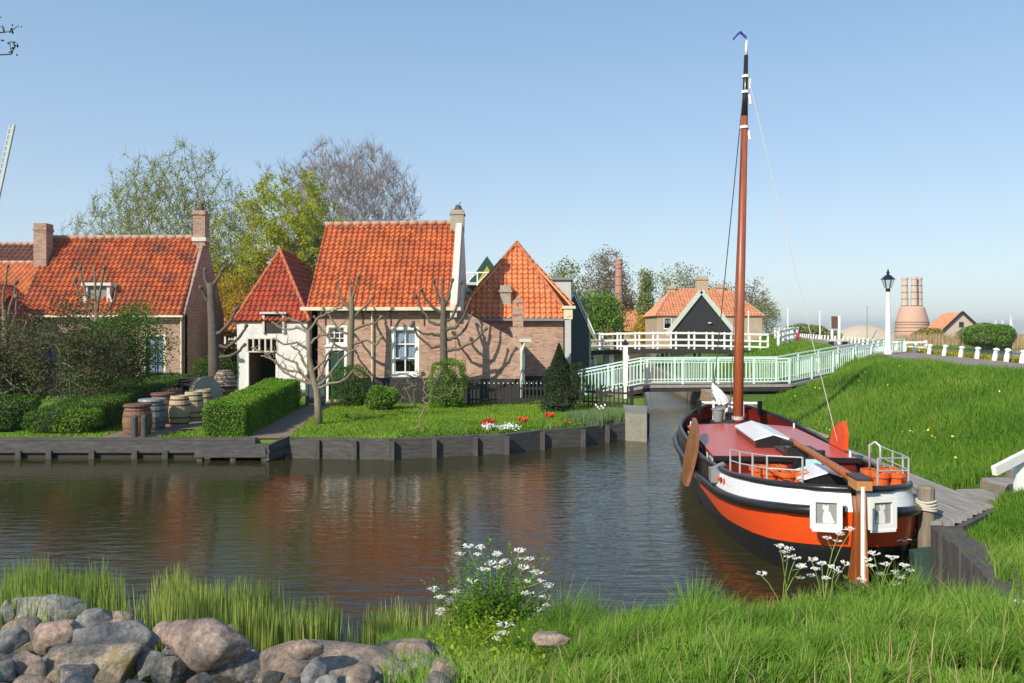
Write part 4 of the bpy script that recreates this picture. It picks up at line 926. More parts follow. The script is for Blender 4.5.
# ------------------------------------------------------------ bridges
GR = M['green_rail']
t = thing('footbridge', 'pale green railed footbridge arching over the canal to the road', 'footbridge', (8.5,32.6,.9))
ctl = [(2.7,32.6,.36),(5.5,32.6,.92),(11.3,32.6,.96),(14.9,35,1.36),(18.6,38,1.68)]
def lerp3(a,b,f): return tuple(a[i]+(b[i]-a[i])*f for i in range(3))
mb = MB()
for a, b in zip(ctl, ctl[1:]): mb.bar((a[0],a[1]+.8,a[2]-.22),(b[0],b[1]+.8,b[2]-.22),1.75,.2)
part(mb, 'deck', 'tar_wood', t)
mb = MB()
for a, b in zip(ctl, ctl[1:]):
    for dy in (-.02,1.62): mb.bar((a[0],a[1]+dy,a[2]-.1),(b[0],b[1]+dy,b[2]-.1),.16,.1)
part(mb, 'edge_beam', 'oldwood', t)
for side, dy in (('near',0),('far',1.6)):
    pb, hr_ = MB(), MB()
    for a, b in zip(ctl, ctl[1:]):
        A, B = Vector(a)+Vector((0,dy,0)), Vector(b)+Vector((0,dy,0)); L = (B-A).length
        hr_.bar(A+Vector((0,0,1.0)), B+Vector((0,0,1.0)), .07, .05); hr_.bar(A+Vector((0,0,.86)), B+Vector((0,0,.86)), .03, .03); hr_.bar(A+Vector((0,0,.08)), B+Vector((0,0,.08)), .04,.04)
        n = max(1, round(L/1.45))
        for k in range(n+1):
            p = A+(B-A)*k/n; pp_ = MB(); pp_.box(p+Vector((0,0,.48)), (.075,.075,1.0)); pp_.build('railing_post', GR, t, world=True) if k < n or b == ctl[-1] else None
            if k < n:
                for q in range(1,10): z = A+(B-A)*(k+q/10)/n; pb.box(z+Vector((0,0,.47)), (.026,.026,.78))
    pb.build('balusters', GR, t, world=True); hr_.build('handrail', GR, t, world=True)
for x, y in ((4.62,32.2),(4.62,34.0),(11.7,32.2),(11.7,34.0)):
    mb = MB(); mb.box((x,y,-.1),(.3,.3,1.75 if x>5 else 1.5)); part(mb, 'pier', 'tar_wood', t)
    mb = MB(); mb.box((x-.35 if x<5 else x+.5,y-.1,.25),(.4,.4,1.0 if x<5 else 1.1)); part(mb, 'concrete_footing', 'concrete', t)
t = thing('white_post', 'square white post with a black cap at the left end of the green bridge', 'post', (4.42,31.2,.45))
mb = MB(); mb.box((0,0,1.05),(.17,.17,2.1)); mb.build('shaft', M['white'], t)
mb = MB(); mb.box((0,0,2.13),(.24,.24,.06)); mb.box((0,0,2.23),(.16,.16,.14),taper=.7); mb.build('cap', M['black'], t)

t = thing('footbridge', 'long white timber footbridge crossing the canal in front of the black shed', 'footbridge', (12,57,1.6))
YB = 57
x0, x1 = pt(584,0,YB).x, pt(768,0,YB).x; zt = lambda x: 1.62+.12*math.sin(math.pi*min(1,max(0,(x-x0)/(x1-x0))))
mb = MB(); n = 14
for k in range(n): a, b = x0+(x1-x0)*k/n, x0+(x1-x0)*(k+1)/n; mb.bar((a,YB+.9,zt(a)-.2),(b,YB+.9,zt(b)-.2),2.0,.3)
part(mb, 'deck', 'tar_wood', t)
for dy in (0,1.8):
    mb = MB()
    for k in range(n):
        a, b = x0+(x1-x0)*k/n, x0+(x1-x0)*(k+1)/n
        for h, w_ in ((1.1,.13),(.62,.11),(.2,.11)): mb.bar((a,YB+dy-.02,zt(a)+h),(b,YB+dy-.02,zt(b)+h),.06,w_)
    part(mb, 'rails', 'white', t)
    for k in range(11): x = x0+(x1-x0)*k/10; mb = MB(); mb.box((x,YB+dy+.05,zt(x)+.45),(.12,.12,1.5)); part(mb, 'railing_post', 'white', t)
for px, lean in ((584,0),(594,-.15),(611,.15),(628,0),(667,0),(700,0)):
    for dy in (0.1,1.7):
        x = pt(px,0,YB).x; mb = MB(); mb.bar((x-lean,YB+dy,-.6 if px>600 else .3),(x,YB+dy,1.6),.16); part(mb, 'trestle_leg', 'white' if px < 640 else 'tar_wood', t)
mb = MB()
for z in (.5,1.0): mb.bar((pt(584,0,YB).x,YB+.3,z),(pt(594,0,YB).x+.2,YB+.3,z+.05),.08,.12)
part(mb, 'cross_beam', 'tar_wood', t)
for k, (lb, X0, Y0, X1, Y1) in enumerate((('white three-rail fence climbing the grass mound at the right end of the white footbridge', 19.0,57,22.5,63), ('white three-rail fence continuing along the road behind the mast', 22.7,63.5,27.0,82))):
    t = thing('rail_fence', lb, 'fence', (X0,Y0,zr(X0,Y0)))
    m_ = 4; mb, pb = MB(), MB(); zs = [zr(X0+(X1-X0)*i/m_,Y0+(Y1-Y0)*i/m_) for i in range(m_+1)]
    for i in range(m_):
        a, b = (X0+(X1-X0)*i/m_,Y0+(Y1-Y0)*i/m_), (X0+(X1-X0)*(i+1)/m_,Y0+(Y1-Y0)*(i+1)/m_)
        for h in (1.15,.75,.35): mb.bar((*a,zs[i]+h),(*b,zs[i+1]+h),.07,.15)
    for i in range(m_+1): pb = MB(); pb.box((X0+(X1-X0)*i/m_,Y0+(Y1-Y0)*i/m_+.1,zs[i]+.5),(.15,.15,1.5)); part(pb, 'post', 'white', t)
    part(mb, 'rails', 'white', t)

# ------------------------------------------------------------ the dark fences in the garden
def picket(label, x0, x1, Y, h, Y1=None, dots=False):
    t = thing('picket_fence', label, 'fence', (x0,Y,ZL)); Y1 = Y1 or Y; L = x1-x0
    yy = lambda x: Y+(Y1-Y)*(x-x0)/L
    mb = MB(); n = int(L/.13)
    for k in range(n+1): x = x0+L*k/n; mb.box((x,yy(x),ZL+h*.5),(.045,.025,h)); mb.box((x,yy(x),ZL+h+.03),(.045,.025,.06),taper=.8)
    part(mb, 'pickets', 'tar_wood', t)
    mb = MB()
    for z in (.22,h*.72): mb.bar((x0,yy(x0)+.03,ZL+z),(x1,yy(x1)+.03,ZL+z),.04,.07)
    part(mb, 'rails', 'tar_wood', t)
    for k in range(max(2,int(L/1.5))+1):
        n2 = max(2,int(L/1.5)); x = x0+L*k/n2; mb = MB(); mb.box((x,yy(x)+.06,ZL+h*.5),(.11,.11,h+.05)); part(mb, 'post', 'tar_wood', t)
    if dots:
        mb = MB()
        for k in range(14): x = x0+.4+(L-.5)*k/14; mb.box((x,yy(x)-.02,ZL+h-.05),(.035,.02,.035))
        part(mb, 'nail_heads', 'white', t)
picket('black picket fence under the sash window of the middle cottage', -4.95, -2.9, 28.9, .75)
picket('black picket fence with pale nail heads under the sloping brick wall', -1.55, 1.3, 28.6, .86, dots=True)
picket('black picket fence between the dark conifer and the concrete block', 2.1, 4.05, 28.2, .78, 27.0)
t = thing('garden_gate', 'dark green wooden gate leaf at the far end of the clipped hedge', 'gate', (-7.0,28.4,ZL))
mb = MB(); mb.b2(-7.25,-6.75,28.4,28.45,ZL+.1,ZL+1.0); mb.build('leaf', M['green_wood'], t, world=True)
mb = MB(); mb.box((-7.28,28.42,ZL+.55),(.1,.1,1.15)); mb.build('post', M['green_wood'], t, world=True)
mb = MB(); mb.box((-6.7,28.42,ZL+.55),(.1,.1,1.15)); mb.build('post', M['green_wood'], t, world=True)

# ------------------------------------------------------------ barrels and yard things
def barrel_mesh(r, h, lid=0, n=20):
    mb = MB(); mb.lathe([(r*.80,0),(r*.92,h*.2),(r,h*.5),(r*.92,h*.8),(r*.8,h),(r*.74,h),(r*.74,h-.03),(.0,h-.03)], n); return mb
def barrel(label, px, py, Y, r, h, mat, lid=None, hoop='rust'):
    x = (px-512)/FP*Y; t = thing('barrel', label, 'barrel', (x,Y,ZL+.03), random.uniform(0,3))
    barrel_mesh(r,h).build('staves', M[mat], t, smooth=False)
    for z in (.12,.3,.7,.88):
        k = np.interp(z,[0,.2,.5,.8,1],[.8,.92,1,.92,.8])*r+.008; mb = MB(); mb.lathe([(k,z*h-.02),(k+.002,z*h+.02)], 20); mb.build('hoop', M[hoop], t)
    if lid: mb = MB(); mb.lathe([(r*.92,h),(r*.95,h+.02),(r*.9,h+.07)], 20); mb.build('lid', M[lid], t)
barrel('pale oak barrel standing nearest the bright lawn patch in front of two others', 179.5, 0, 22.4, .29, .86, 'barrel')
barrel('pale oak barrel in the middle of a group of three', 193.5, 0, 23.8, .29, .86, 'barrel')
barrel('pale oak barrel furthest back of three, closest to the green ivy bush', 203.5, 0, 25.0, .28, .84, 'barrel')
barrel('squat brown tub with a rusty lid behind two short mooring posts', 137.5, 0, 20.5, .36, .74, 'barrel_br', lid='rust')
barrel('blue-grey wooden tub with a flat grey lid next to the rusty-lidded tub', 152, 0, 21.5, .37, .78, 'barrel_gr', lid='lead')
barrel('dark brown barrel behind the blue-grey tub', 163, 0, 23.0, .36, .82, 'barrel_br', lid='rust')
barrel('dark barrel beside the clipped left hedge, partly hidden by the oak barrels', 172, 0, 25.2, .36, .85, 'barrel_br')
barrel('reddish barrel below the basket by the whitewashed doorway', 225, 0, 28.3, .34, .7, 'barrel_br')
t = thing('basket', 'round wicker basket on the reddish barrel by the whitewashed doorway', 'basket', ((225-512)/800*28.3,28.3,1.13))
for k in range(8): 
    mb = MB(); r_ = .36*math.sqrt(max(.1,1-(k/8.5)**2)); mb.tube([(r_*math.cos(a),r_*math.sin(a),.05+k*.07) for a in np.linspace(0,2*math.pi,17)], .045, 5); mb.build('coil', M['post_wood' if k%2 else 'barrel'], t, smooth=True)
t = thing('millstone', 'upright grey millstone leaning at the end of the clipped hedge', 'millstone', ((206-512)/800*26,26,ZL+.6))
mb = MB(); mb.lathe([(.1,-.11),(.58,-.11),(.6,-.09),(.6,.09),(.58,.11),(.1,.11)], 28); o = mb.build('stone', M['stone'], t); o.rotation_euler = (R(80),0,R(62))
for px, Y in ((134.5,20.0),(144,20.05)):
    mb = MB(); mb.tube([(0,0,-.1),(.0,.01,.55),(.0,.01,.6)],[.08,.075,.05],10); o = mb.build('mooring_post', M['pile']); o.location = ((px-512)/800*Y,Y,ZL)
    tag(o, 'short dark mooring post, '+('left' if px<140 else 'right')+' one of the pair at the quay edge', 'mooring post', 'pair of posts on the quay')
mb = MB()
for k in range(16):
    a = random.uniform(-.5,.5); z = .35+.05*(k%7)+random.uniform(0,.1); x = random.uniform(-.15,.15); mb.bar((x-.8*math.cos(a),-.8*math.sin(a),z),(x+.8*math.cos(a),.8*math.sin(a),z+random.uniform(-.12,.2)),.07,.05)
mb.bar((-.5,-.2,0),(-.45,-.2,.5),.08); mb.bar((.5,.2,0),(.5,.2,.5),.08)
o = mb.build('timber_pile', M['tar_wood']); o.location = ((197-512)/800*28.5,28.5,ZL+.25); tag(o, 'heap of dark timber offcuts behind the pale barrels', 'wood pile')

# ------------------------------------------------------------ the barge
BX, BY, BA = 4.27, 9.9, -math.atan(.106)
T = thing('barge', 'orange, white and black wooden sailing barge moored at the plank jetty', 'sailing barge', (BX,BY,0), BA)
ws = ([0,.07,.18,.35,.6,1.0,1.6,2.4,4,7,8.2,9.0,9.6,10.1,10.4,10.5],[.05,.30,.55,.76,.93,1.08,1.22,1.34,1.43,1.46,1.40,1.18,.9,.52,.2,.04])
wf = lambda y: float(np.interp(y, *ws))
zt = lambda y: float(np.interp(y,[0,.6,2,4.5,8,9.5,10.5],[1.19,1.13,1.0,.90,.98,1.16,1.32]))    # top of the rail
zr_ = lambda y: float(np.interp(y,[0,.6,1.2,2,4.5,8,9.5,10.5],[.92,.84,.76,.69,.60,.68,.86,1.02]))    # rubbing strake
ST = sorted(set([round(v,3) for v in np.concatenate([np.linspace(0,1,14)**1.6*1.0, np.linspace(1,8.4,24), 10.5-np.linspace(0,2.1,12)])]))
def hp(y, lev):                # (half width, y, z) of the hull skin; lev -1 keel .. 0 strake .. 1 rail
    if lev >= 0: z = zr_(y)+(zt(y)-zr_(y))*lev; f = 1-.05*lev; sh = .10*lev
    else: z = zr_(y)*(1+lev*2.0); f = 1-.30*(-lev)**1.7; sh = .95*(-lev)**1.8
    yy = y+sh*(1-min(y,5)/5)*(1 if y < 5 else 0) - sh*.5*max(0,(y-7)/3.5)
    return wf(y)*f, yy, z
def hull_strip(name, mat, l0, l1, n=4, y0=0, y1=10.5, out=0, T=T, l0f=None, smooth=True):
    res = []
    for sd in (-1,1):
        mb = MB(); ss = [y for y in ST if y0-1e-6 <= y <= y1+1e-6]; vs = []
        for y in ss:
            for k in range(n+1):
                a = l0f(y) if l0f else l0
                w_, yy, z = hp(y, a+(l1-a)*k/n); vs.append((sd*(w_+out), yy-(out if y < .5 else 0)+(out if y > 10 else 0), z))
        m = n+1; fs = []
        for i in range(len(ss)-1):
            for k in range(n):
                q = (i*m+k,(i+1)*m+k,(i+1)*m+k+1,i*m+k+1); fs.append(q if sd > 0 else q[::-1])
        mb.add(vs, fs); res.append(mb)
    a = res[0]; a.add(res[1].v, res[1].f); return a.build(name, M[mat], T, smooth=smooth)
# level where black bottom paint meets orange: z=.32 at the stern
hull_strip('hull', 'black', -1.0, -.29, 6)
lo = lambda y: float(np.interp(y,[0,.6,2.2,4.4,5.2],[-.245,-.265,-.27,-.10,-.02]))
hull_strip('orange_band', 'orange', -.3, 0, 5, 0, 5.2, out=.004, l0f=lo)
hull_strip('hull_topside', 'black', -.29, 0, 3)
hull_strip('bulwark', 'boat_white', 0, 1, 3, 0, 3.0, out=.0)
hull_strip('bulwark_midship', 'boat_green', 0, 1, 3, 3.0, 8.2)
hull_strip('bulwark_bow', 'boat_white', 0, 1, 3, 8.2, 10.5)
hull_strip('bulwark_lining', 'boat_red', 0, .95, 2, .05, 10.45, out=-.06)
for nm, lev, rr, mt in (('rubbing_strake', .02, .066, 'black'), ('cap_rail', 1.0, .045, 'black')):
    for sd in (-1,1):
        mb = MB(); P_ = [hp(y, lev) for y in ST]
        # solid dark moulding following the hull
        mb.tube([(sd*(w_+(.035 if lev < .5 else -.01)), y-(.03 if y < .3 else 0), z) for w_,y,z in P_][1 if lev < .5 else 0:], rr, 8)
        mb.build(nm, M[mt], T, smooth=True)
# deck
mb = MB(); ss = ST; vs = []
for y in ss: w_, yy, z = hp(y, .0); zd = float(np.interp(y,[0,3.2,3.6,8.2,10.5],[.85,.84,.6,.62,.8])); vs += [(-w_+.03,yy,zd),(w_-.03,yy,zd)]
mb.add(vs, [(2*i,2*i+1,2*i+3,2*i+2) for i in range(len(ss)-1)]); mb.build('deck', M['orange_deck'], T)
mb = MB(); mb.b2(-1.0,1.0,8.3,9.7,.70,.86); mb.b2(-.55,.35,8.15,8.9,.86,1.05); mb.build('foredeck_hatch', M['tar_wood'], T)
# cabin
c0, c1, cw = 3.75, 8.15, 1.17; zroof = .995
mb = MB(); n = 8; vs = []
for y, k in ((c0-.04,1),(c1,.97)):
    for i in range(n+1): x = -cw-.03+(2*cw+.06)*i/n; vs.append((x*k,y,zroof+.055*(1-(x/cw)**2)))
for y, k in ((c0-.04,1),(c1,.97)):
    for i in range(n+1): x = -cw-.03+(2*cw+.06)*i/n; vs.append((x*k,y,zroof-.05+.055*(1-(x/cw)**2)))
m_ = n+1; fs = [(i,i+1,m_+i+1,m_+i) for i in range(n)]+[(2*m_+i,3*m_+i,3*m_+i+1,2*m_+i+1) for i in range(n)]+[(i,2*m_+i,2*m_+i+1,i+1) for i in range(n)]+[(m_+i,m_+i+1,3*m_+i+1,3*m_+i) for i in range(n)]+[(0,m_,3*m_,2*m_),(n,2*m_+n,3*m_+n,m_+n)]
mb.add(vs, fs); mb.build('cabin_roof', M['boat_roof'], T)
mb = MB(); mb.b2(-cw,cw,c0,c1-.05,.5,zroof-.03); cb = mb.build('cabin', M['boat_green'], T)
mb = MB(); mb.b2(-cw+.03,cw-.03,c0-.02,c0-.001,.62,zroof-.03); mb.build('cabin_bulkhead', M['boat_red'], cb)
mb = MB(); mb.b2(-cw-.05,cw+.05,c0-.09,c0-.042,zroof-.06,zroof+.02); mb.build('roof_edge', M['black'], T)
for sd in (-1,1):
    for y in (4.1,4.75,5.4,6.9,7.5): mb = MB(); mb.b2(sd*cw,sd*(cw+.015),y,y+.38,.66,.9); wd = mb.build('cabin_window', M['boat_white'], cb); mb = MB(); mb.b2(sd*(cw+.015),sd*(cw+.02),y+.04,y+.34,.69,.87); mb.build('pane', M['black'], wd)
# skylight, companionway, doors
def gablebox(name, x0, x1, y0, y1, z0, z1, zr2, side, top, T=T):
    t2 = MB(); xm = (x0+x1)/2; t2.prism([(x0,y0,z0),(x1,y0,z0),(x1,y0,z1),(xm,y0,zr2),(x0,y0,z1)],(0,y1-y0,0)); o = t2.build(name, M[side], T)
    r = MB(); r.prism([(x0-.03,y0-.03,z1),(xm,y0-.03,zr2+.005),(xm,y0-.03,zr2+.035),(x0-.03,y0-.03,z1+.03)],(0,y1-y0+.06,0)); r.build('lid', M[top], o)
    r = MB(); r.prism([(x1+.03,y0-.03,z1+.03),(xm,y0-.03,zr2+.035),(xm,y0-.03,zr2+.005),(x1+.03,y0-.03,z1)],(0,y1-y0+.06,0)); r.build('lid', M[top], o); return o
gablebox('skylight', -.36, .26, 4.5, 6.5, 1.0, 1.17, 1.27, 'boat_red', 'boat_white')
mb = MB(); mb.prism([(-.36,4.492,1.05),(.26,4.492,1.05),(.26,4.492,1.165),(-.05,4.492,1.26),(-.36,4.492,1.165)],(0,-.03,0)); mb.build('skylight_end', M['black'], T)
gablebox('deck_locker', -.36, .38, 1.25, 1.85, .80, 1.06, 1.18, 'boat_green', 'boat_white')
mb = MB(); mb.b2(-.06,.52,c0-.12,c0+.5,1.0,1.09); mb.b2(-.09,.55,c0-.16,c0+.55,1.09,1.12); mb.build('companionway_hatch', M['boat_brown'], T)
mb = MB(); mb.b2(.1,.62,c0-.1,c0-.03,.62,1.14); cdr = mb.build('companionway_door', M['black'], T)
for a, b in ((.12,.2),(.3,.56)): mb = MB(); mb.prism([(a,c0-.104,.68),(b,c0-.104,.68),(b,c0-.104,1.05),(b-.04,c0-.104,1.09),(a+.04,c0-.104,1.09),(a,c0-.104,1.05)],(0,.003,0)); mb.build('door_panel', M['ltblue'], cdr)
# stern post and rudder, tiller
mb = MB(); mb.prism([(-.04,.04,-.9),(-.04,-.09,1.1),(-.04,.12,1.1),(-.04,.5,-.9)],(.08,0,0)); mb.build('sternpost', M['wood_orange'], T)
mb = MB(); mb.prism([(-.035,-.10,-.8),(-.035,-.34,-.8),(-.035,-.36,-.2),(-.035,-.30,.35),(-.035,-.25,.75),(-.035,-.22,1.24),(-.035,-.10,1.24),(-.035,-.10,.6)],(.07,0,0)); rd = mb.build('rudder', M['wood_orange'], T)
mb = MB(); mb.b2(-.09,.09,-.28,.06,1.24,1.35); mb.build('rudder_head', M['wood_light'], rd)
mb = MB(); mb.b2(-.08,.12,-.24,.2,1.351,1.375); mb.build('rudder_cap', M['boat_brown'], rd)
pts_ = [(0,-.05,1.30),(-.04,.5,1.34),(-.1,1.0,1.38),(-.15,1.6,1.42),(-.2,2.1,1.44),(-.24,2.35,1.47)]
mb = MB(); mb.tube(pts_, [.062,.058,.052,.046,.04,.045], 8); mb.build('tiller', M['wood_orange'], T, smooth=True)
mb = MB(); mb.b2(-.36,-.06,2.05,2.3,1.26,1.40); mb.bar((-.42,2.2,1.48),(-.1,2.2,1.40),.07,.07); mb.bar((-.2,2.18,.7),(-.2,2.18,1.3),.12); mb.build('tiller_rest', M['black'], T)
# leeboards
def leeboard(sd, mat, y0, z0, L, Wd, ang, lean):
    pts_ = []
    for k in range(15):
        a = k/14; pts_.append((a*L, -Wd*.42*math.sin(math.pi*a)**.8*(.6+.6*a)))
    for k in range(15): a = 1-k/14; pts_.append((a*L, Wd*.6*math.sin(math.pi*a)**.7*(.5+.7*a)))
    ca, sa = math.cos(ang), math.sin(ang); P_ = []
    for a, b in pts_: y = y0-a*ca-b*sa; z = z0-a*sa+b*ca; P_.append((sd*(1.22+lean*(z0-z)), y, z))
    mb = MB(); mb.prism(P_, (sd*.06,0,0)); return mb.build('leeboard', M[mat], T)
leeboard(-1, 'leewood', 6.2, 1.38, 2.5, .62, R(22), .42)
mb = MB(); mb.prism([(1.2,4.6,1.0),(1.2,5.5,1.0),(1.22,5.35,1.32),(1.26,4.9,1.5),(1.22,4.6,1.3)],(.07,0,0)); mb.build('leeboard', M['orange'], T)
# mast
mx, my = -.02, 8.3
mb = MB(); mb.tube([(mx,my,.7),(mx+.03,my,3),(mx+.15,my,8.0)], [.118,.108,.075], 14); ms = mb.build('mast', M['mast_wood'], T, smooth=True)
def mz(z): return mx+.03+.024*(z-3) if z > 3 else mx+.03
mb = MB(); mb.tube([(mz(7.9),my,7.75),(mz(9.38),my,9.38)], [.075,.045], 12); mb.build('masthead', M['black'], ms, smooth=True)
mb = MB(); mb.tube([(mz(9.38),my,9.38),(mz(9.7),my,9.6),(mz(9.9),my,9.72)], [.04,.028,.018], 10); mb.build('mast_top', M['white'], ms, smooth=True)
for z in (7.75,8.55,8.9): mb = MB(); mb.tube([(mz(z),my,z-.03),(mz(z),my,z+.03)], [.10 if z<8 else .085]*2, 12); mb.bar((mz(z)+.08,my,z-.05),(mz(z)+.11,my,z-.28),.05); mb.build('mast_band', M['white'], ms)
mb = MB(); vs = []
for k in range(9): a = k/8; x = mz(9.9)-.30*a; z = 9.74+.10*math.sin(a*3.4)+.04; vs += [(x,my+.05*math.sin(a*9),z-.035*(1-.3*a)),(x,my+.05*math.sin(a*9),z+.05*(1-.3*a))]
mb.add(vs,[(2*i,2*i+2,2*i+3,2*i+1) for i in range(8)]); mb.build('pennant', M['blue'], ms)
mb = MB(); mb.b2(mx-.25,mx+.25,my-.25,my+.3,.7,.98); mb.build('mast_step', M['boat_red'], T)
mb = MB(); mb.lathe([(.135,0),(.14,.08)], 14, (mx,my,1.12)); mb.build('mast_ring', M['steel'], ms)
def wire(name, a, b, r=.010, sag=.05, mat='wire', par=T):
    a, b = Vector(a), Vector(b); mb = MB(); mb.tube([a+(b-a)*k/12-Vector((0,0,sag*4*(k/12)*(1-k/12))) for k in range(13)], r, 5); mb.build(name, M[mat], par, smooth=True)
wire('forestay', (mz(8.6)-.05,my+.05,8.4), (-.3,10.2,1.55), .012, .03)
wire('backstay', (mz(9.0)+.05,my-.03,8.9), (1.22,5.0,1.05), .008, .05, 'rope')
wire('halyard', (mz(8.0)-.06,my-.06,7.8), (mx-.22,my-.2,1.0), .008, .02)
# bow gear
mb = MB(); mb.tube([(-.35,9.75,.9),(-.35,9.75,1.42)],.03,8); mb.tube([(.35,9.75,.9),(.35,9.75,1.42)],.03,8); mb.tube([(-.75,9.75,1.36),(.75,9.75,1.36)],.035,8); mb.build('bow_rail', M['white'], T)
for sd in (-1,1): mb = MB(); mb.tube([(sd*.72,9.6,1.1),(sd*.72,9.6,1.44)],[.05,.06],10); mb.build('bollard', M['black'], T)
mb = MB(); mb.tube([(-.3,10.15,1.2),(-.3,10.15,1.95)],.035,8); mb.b2(-.37,-.1,10.1,10.2,1.45,1.6); mb.build('anchor_davit', M['lead'], T)
# white cloth bundled on the bow
t = thing('cloth_bundle', 'white cloth bundle tied upright on the barge bow', 'cloth', (0,0,0))
c = Matrix.Translation((BX,BY,0)) @ Matrix.Rotation(BA,4,'Z'); q = c @ Vector((-.28,9.6,1.35)); t.location = q
mb = MB(); mb.tube([(.18,0,0),(.12,.02,.12),(.02,0,.28),(-.08,.03,.4),(-.12,0,.5)],[.11,.13,.10,.07,.02],7); mb.tube([(.05,-.05,0),(.0,-.05,.15),(-.12,-.03,.3)],[.06,.07,.02],6); mb.build('cloth', M['curtain'], t)
t = thing('bucket', 'grey bucket on the foredeck of the barge in front of the mast', 'bucket', c @ Vector((-.42,8.55,1.05)))
mb = MB(); mb.lathe([(.10,0),(.14,.26),(.155,.27),(.155,.29),(.12,.29),(.09,.03)], 16); mb.build('pail', M['lead'], t)
mb = MB(); mb.tube([(.15*math.cos(a),-.02,.28+.05*math.sin(a)) for a in np.linspace(0,math.pi,10)],.006,5); mb.build('handle', M['steel'], t)
# stern rails
def rail(name, pts_, h=.34, uh=.5):
    g = MB(); pl_ = []
    for i, (x, y) in enumerate(pts_):
        z = zt(y)+.02; m2 = MB(); m2.tube([(x,y,z-.12),(x,y,z+h)],.014,7); m2.build('stanchion', M['steel'], T); pl_.append((x,y,z))
    for f in (1,.5): g.tube([(x,y,z+h*f) for x,y,z in pl_], .010, 6)
    g.build(name, M['steel'], T)
yl = [2.1,1.65,1.2,.8]; rail('pushpit_rail', [(-wf(y)*.95+.05,y+.07) for y in yl]+[(-.5,.62)])
rail('pushpit_rail', [(wf(y)*.95-.03,y+.05) for y in (2.9,2.2,1.5,.85)]+[(.48,.7)])
mb = MB(); z = zt(2.9); mb.tube([(wf(2.9)*.93,2.95,z),(wf(2.9)*.93,2.95,z+.36),(wf(2.9)*.93-.06,3.0,z+.42),(wf(2.9)*.93-.13,3.05,z+.36),(wf(2.9)*.93-.13,3.05,z)],.02,7); mb.build('boarding_hoop', M['steel'], T, smooth=True)
# deck-edge stubs and small cleats
for x, y in ((1.1,3.9),(1.12,7.9),(-1.1,8.0)): mb = MB(); mb.tube([(x,y,1.0),(x,y,1.1)],.02,6); mb.build('deck_eye', M['white'], T)
mb = MB(); mb.b2(-1.42,-1.2,2.5,2.8,.78,.98); mb.tube([(-1.35,2.6,.98),(-1.2,2.75,1.02)],.05,8); mb.build('rope_coil', M['lead'], T)
for k in range(3): mb = MB(); y = 2.15+k*.14; mb.lathe([(.0,-.012),(.05,-.012),(.05,.012),(.0,.012)], 5, (0,0,0)); o = mb.build('painted_flower', M['boat_red'] if k%2 else M['orange'], T); o.location = (-hp(y,.55)[0]-.012, hp(y,.55)[1], hp(y,.55)[2]); o.rotation_euler = (0,R(90),R(-8))
# the two framed pictures hung on the stern quarters
def picture(label, px, py, Y, rz, flip):
    p = pt(px,py,Y); t = thing('framed_picture', label, 'picture frame', p, rz, 'cat pictures on the barge stern')
    w_, h_ = .37, .39; mb = MB(); e = .062
    mb.b2(-w_/2,w_/2,-.03,.03,-h_/2,-h_/2+e); mb.b2(-w_/2,w_/2,-.03,.03,h_/2-e,h_/2); mb.b2(-w_/2,-w_/2+e,-.03,.03,-h_/2+e,h_/2-e); mb.b2(w_/2-e,w_/2,-.03,.03,-h_/2+e,h_/2-e)
    mb.b2(-w_/2+.02,w_/2-.02,-.04,.0,-h_/2-.03,-h_/2-.001); mb.build('frame', M['white'], t)
    mb = MB(); mb.b2(-w_/2+e,w_/2-e,.0,.02,-h_/2+e,h_/2-e); mb.build('backing', M['pic_grey'], t)
    o2 = [(-.03,-.115),(.075,-.115),(.10,-.10),(.08,-.06),(.065,-.02),(.05,.02),(.025,.045),(.032,.065),(.034,.085),(.03,.115),(.012,.1),(-.012,.1),(-.03,.115),(-.036,.085),(-.045,.07),(-.036,.055),(-.02,.045),(-.03,.01),(-.04,-.04),(-.04,-.09)]
    mb = MB(); mb.prism([(x*flip+.0,-.001,z-.01) for x,z in o2],(0,-.006,0)); mb.build('cat_image', M['pic_white'], t)
picture('white-framed picture of a white cat on the left side of the barge stern', 826, 513, 9.82, R(-14), 1)
picture('white-framed picture of a white cat on the right side of the barge stern', 882, 513, 9.72, R(12), -1)
# flower pots on the stern deck
pot = None
for i, (px, py, Y, lb) in enumerate(((759,490,11.9,'orange flower pot beside the first rail post on the left stern deck'),(769,491,11.6,'orange flower pot second from the left in the row behind the white bulwark'),(777,490,11.9,'orange flower pot set back in the middle of the left row'),(786,492,11.45,'orange flower pot in front of the middle of the left row'),(799,492,11.45,'orange flower pot at the right end of the left row, by the white locker'),
        (871,487,11.6,'orange flower pot at the left end of the right row, by the tiller head'),(880,489,11.4,'orange flower pot second in the right row on the stern'),(889,488,11.7,'orange flower pot third in the right row on the stern'),(897,489,11.4,'orange flower pot at the right end of the stern, by the corner rail post'))):
    x = (px-512)/800*Y; loc = (x, Y, .86)
    if pot is None:
        pot = thing('flower_pot', lb, 'flower pot', loc, 0, 'orange pots on the barge stern')
        mb = MB(); mb.lathe([(.085,0),(.125,.22),(.145,.221),(.15,.29),(.13,.29),(.11,.08)], 16); mb.build('pot', M['terracotta'], pot, smooth=False)
        mb = MB(); mb.lathe([(.129,.25),(.0,.27)], 12); mb.build('soil', M['soil'], pot)
        q = rng.normal(size=(22,3))*np.array([.045,.045,.02])+np.array([0,0,.30]); leaves('foliage', q, .035, M['leaf_green'], pot)
    else:
        o = copy_tree(pot); o.location = loc; o['label'] = lb; o.rotation_euler = (0,0,i)
# small letter on the right bow quarter: white scribble line
mb = MB(); mb.tube([(.55,.22,.52),(.62,.27,.53),(.66,.30,.50),(.74,.36,.51),(.8,.42,.49)],.008,5); mb.build('painted_scroll', M['boat_white'], T)

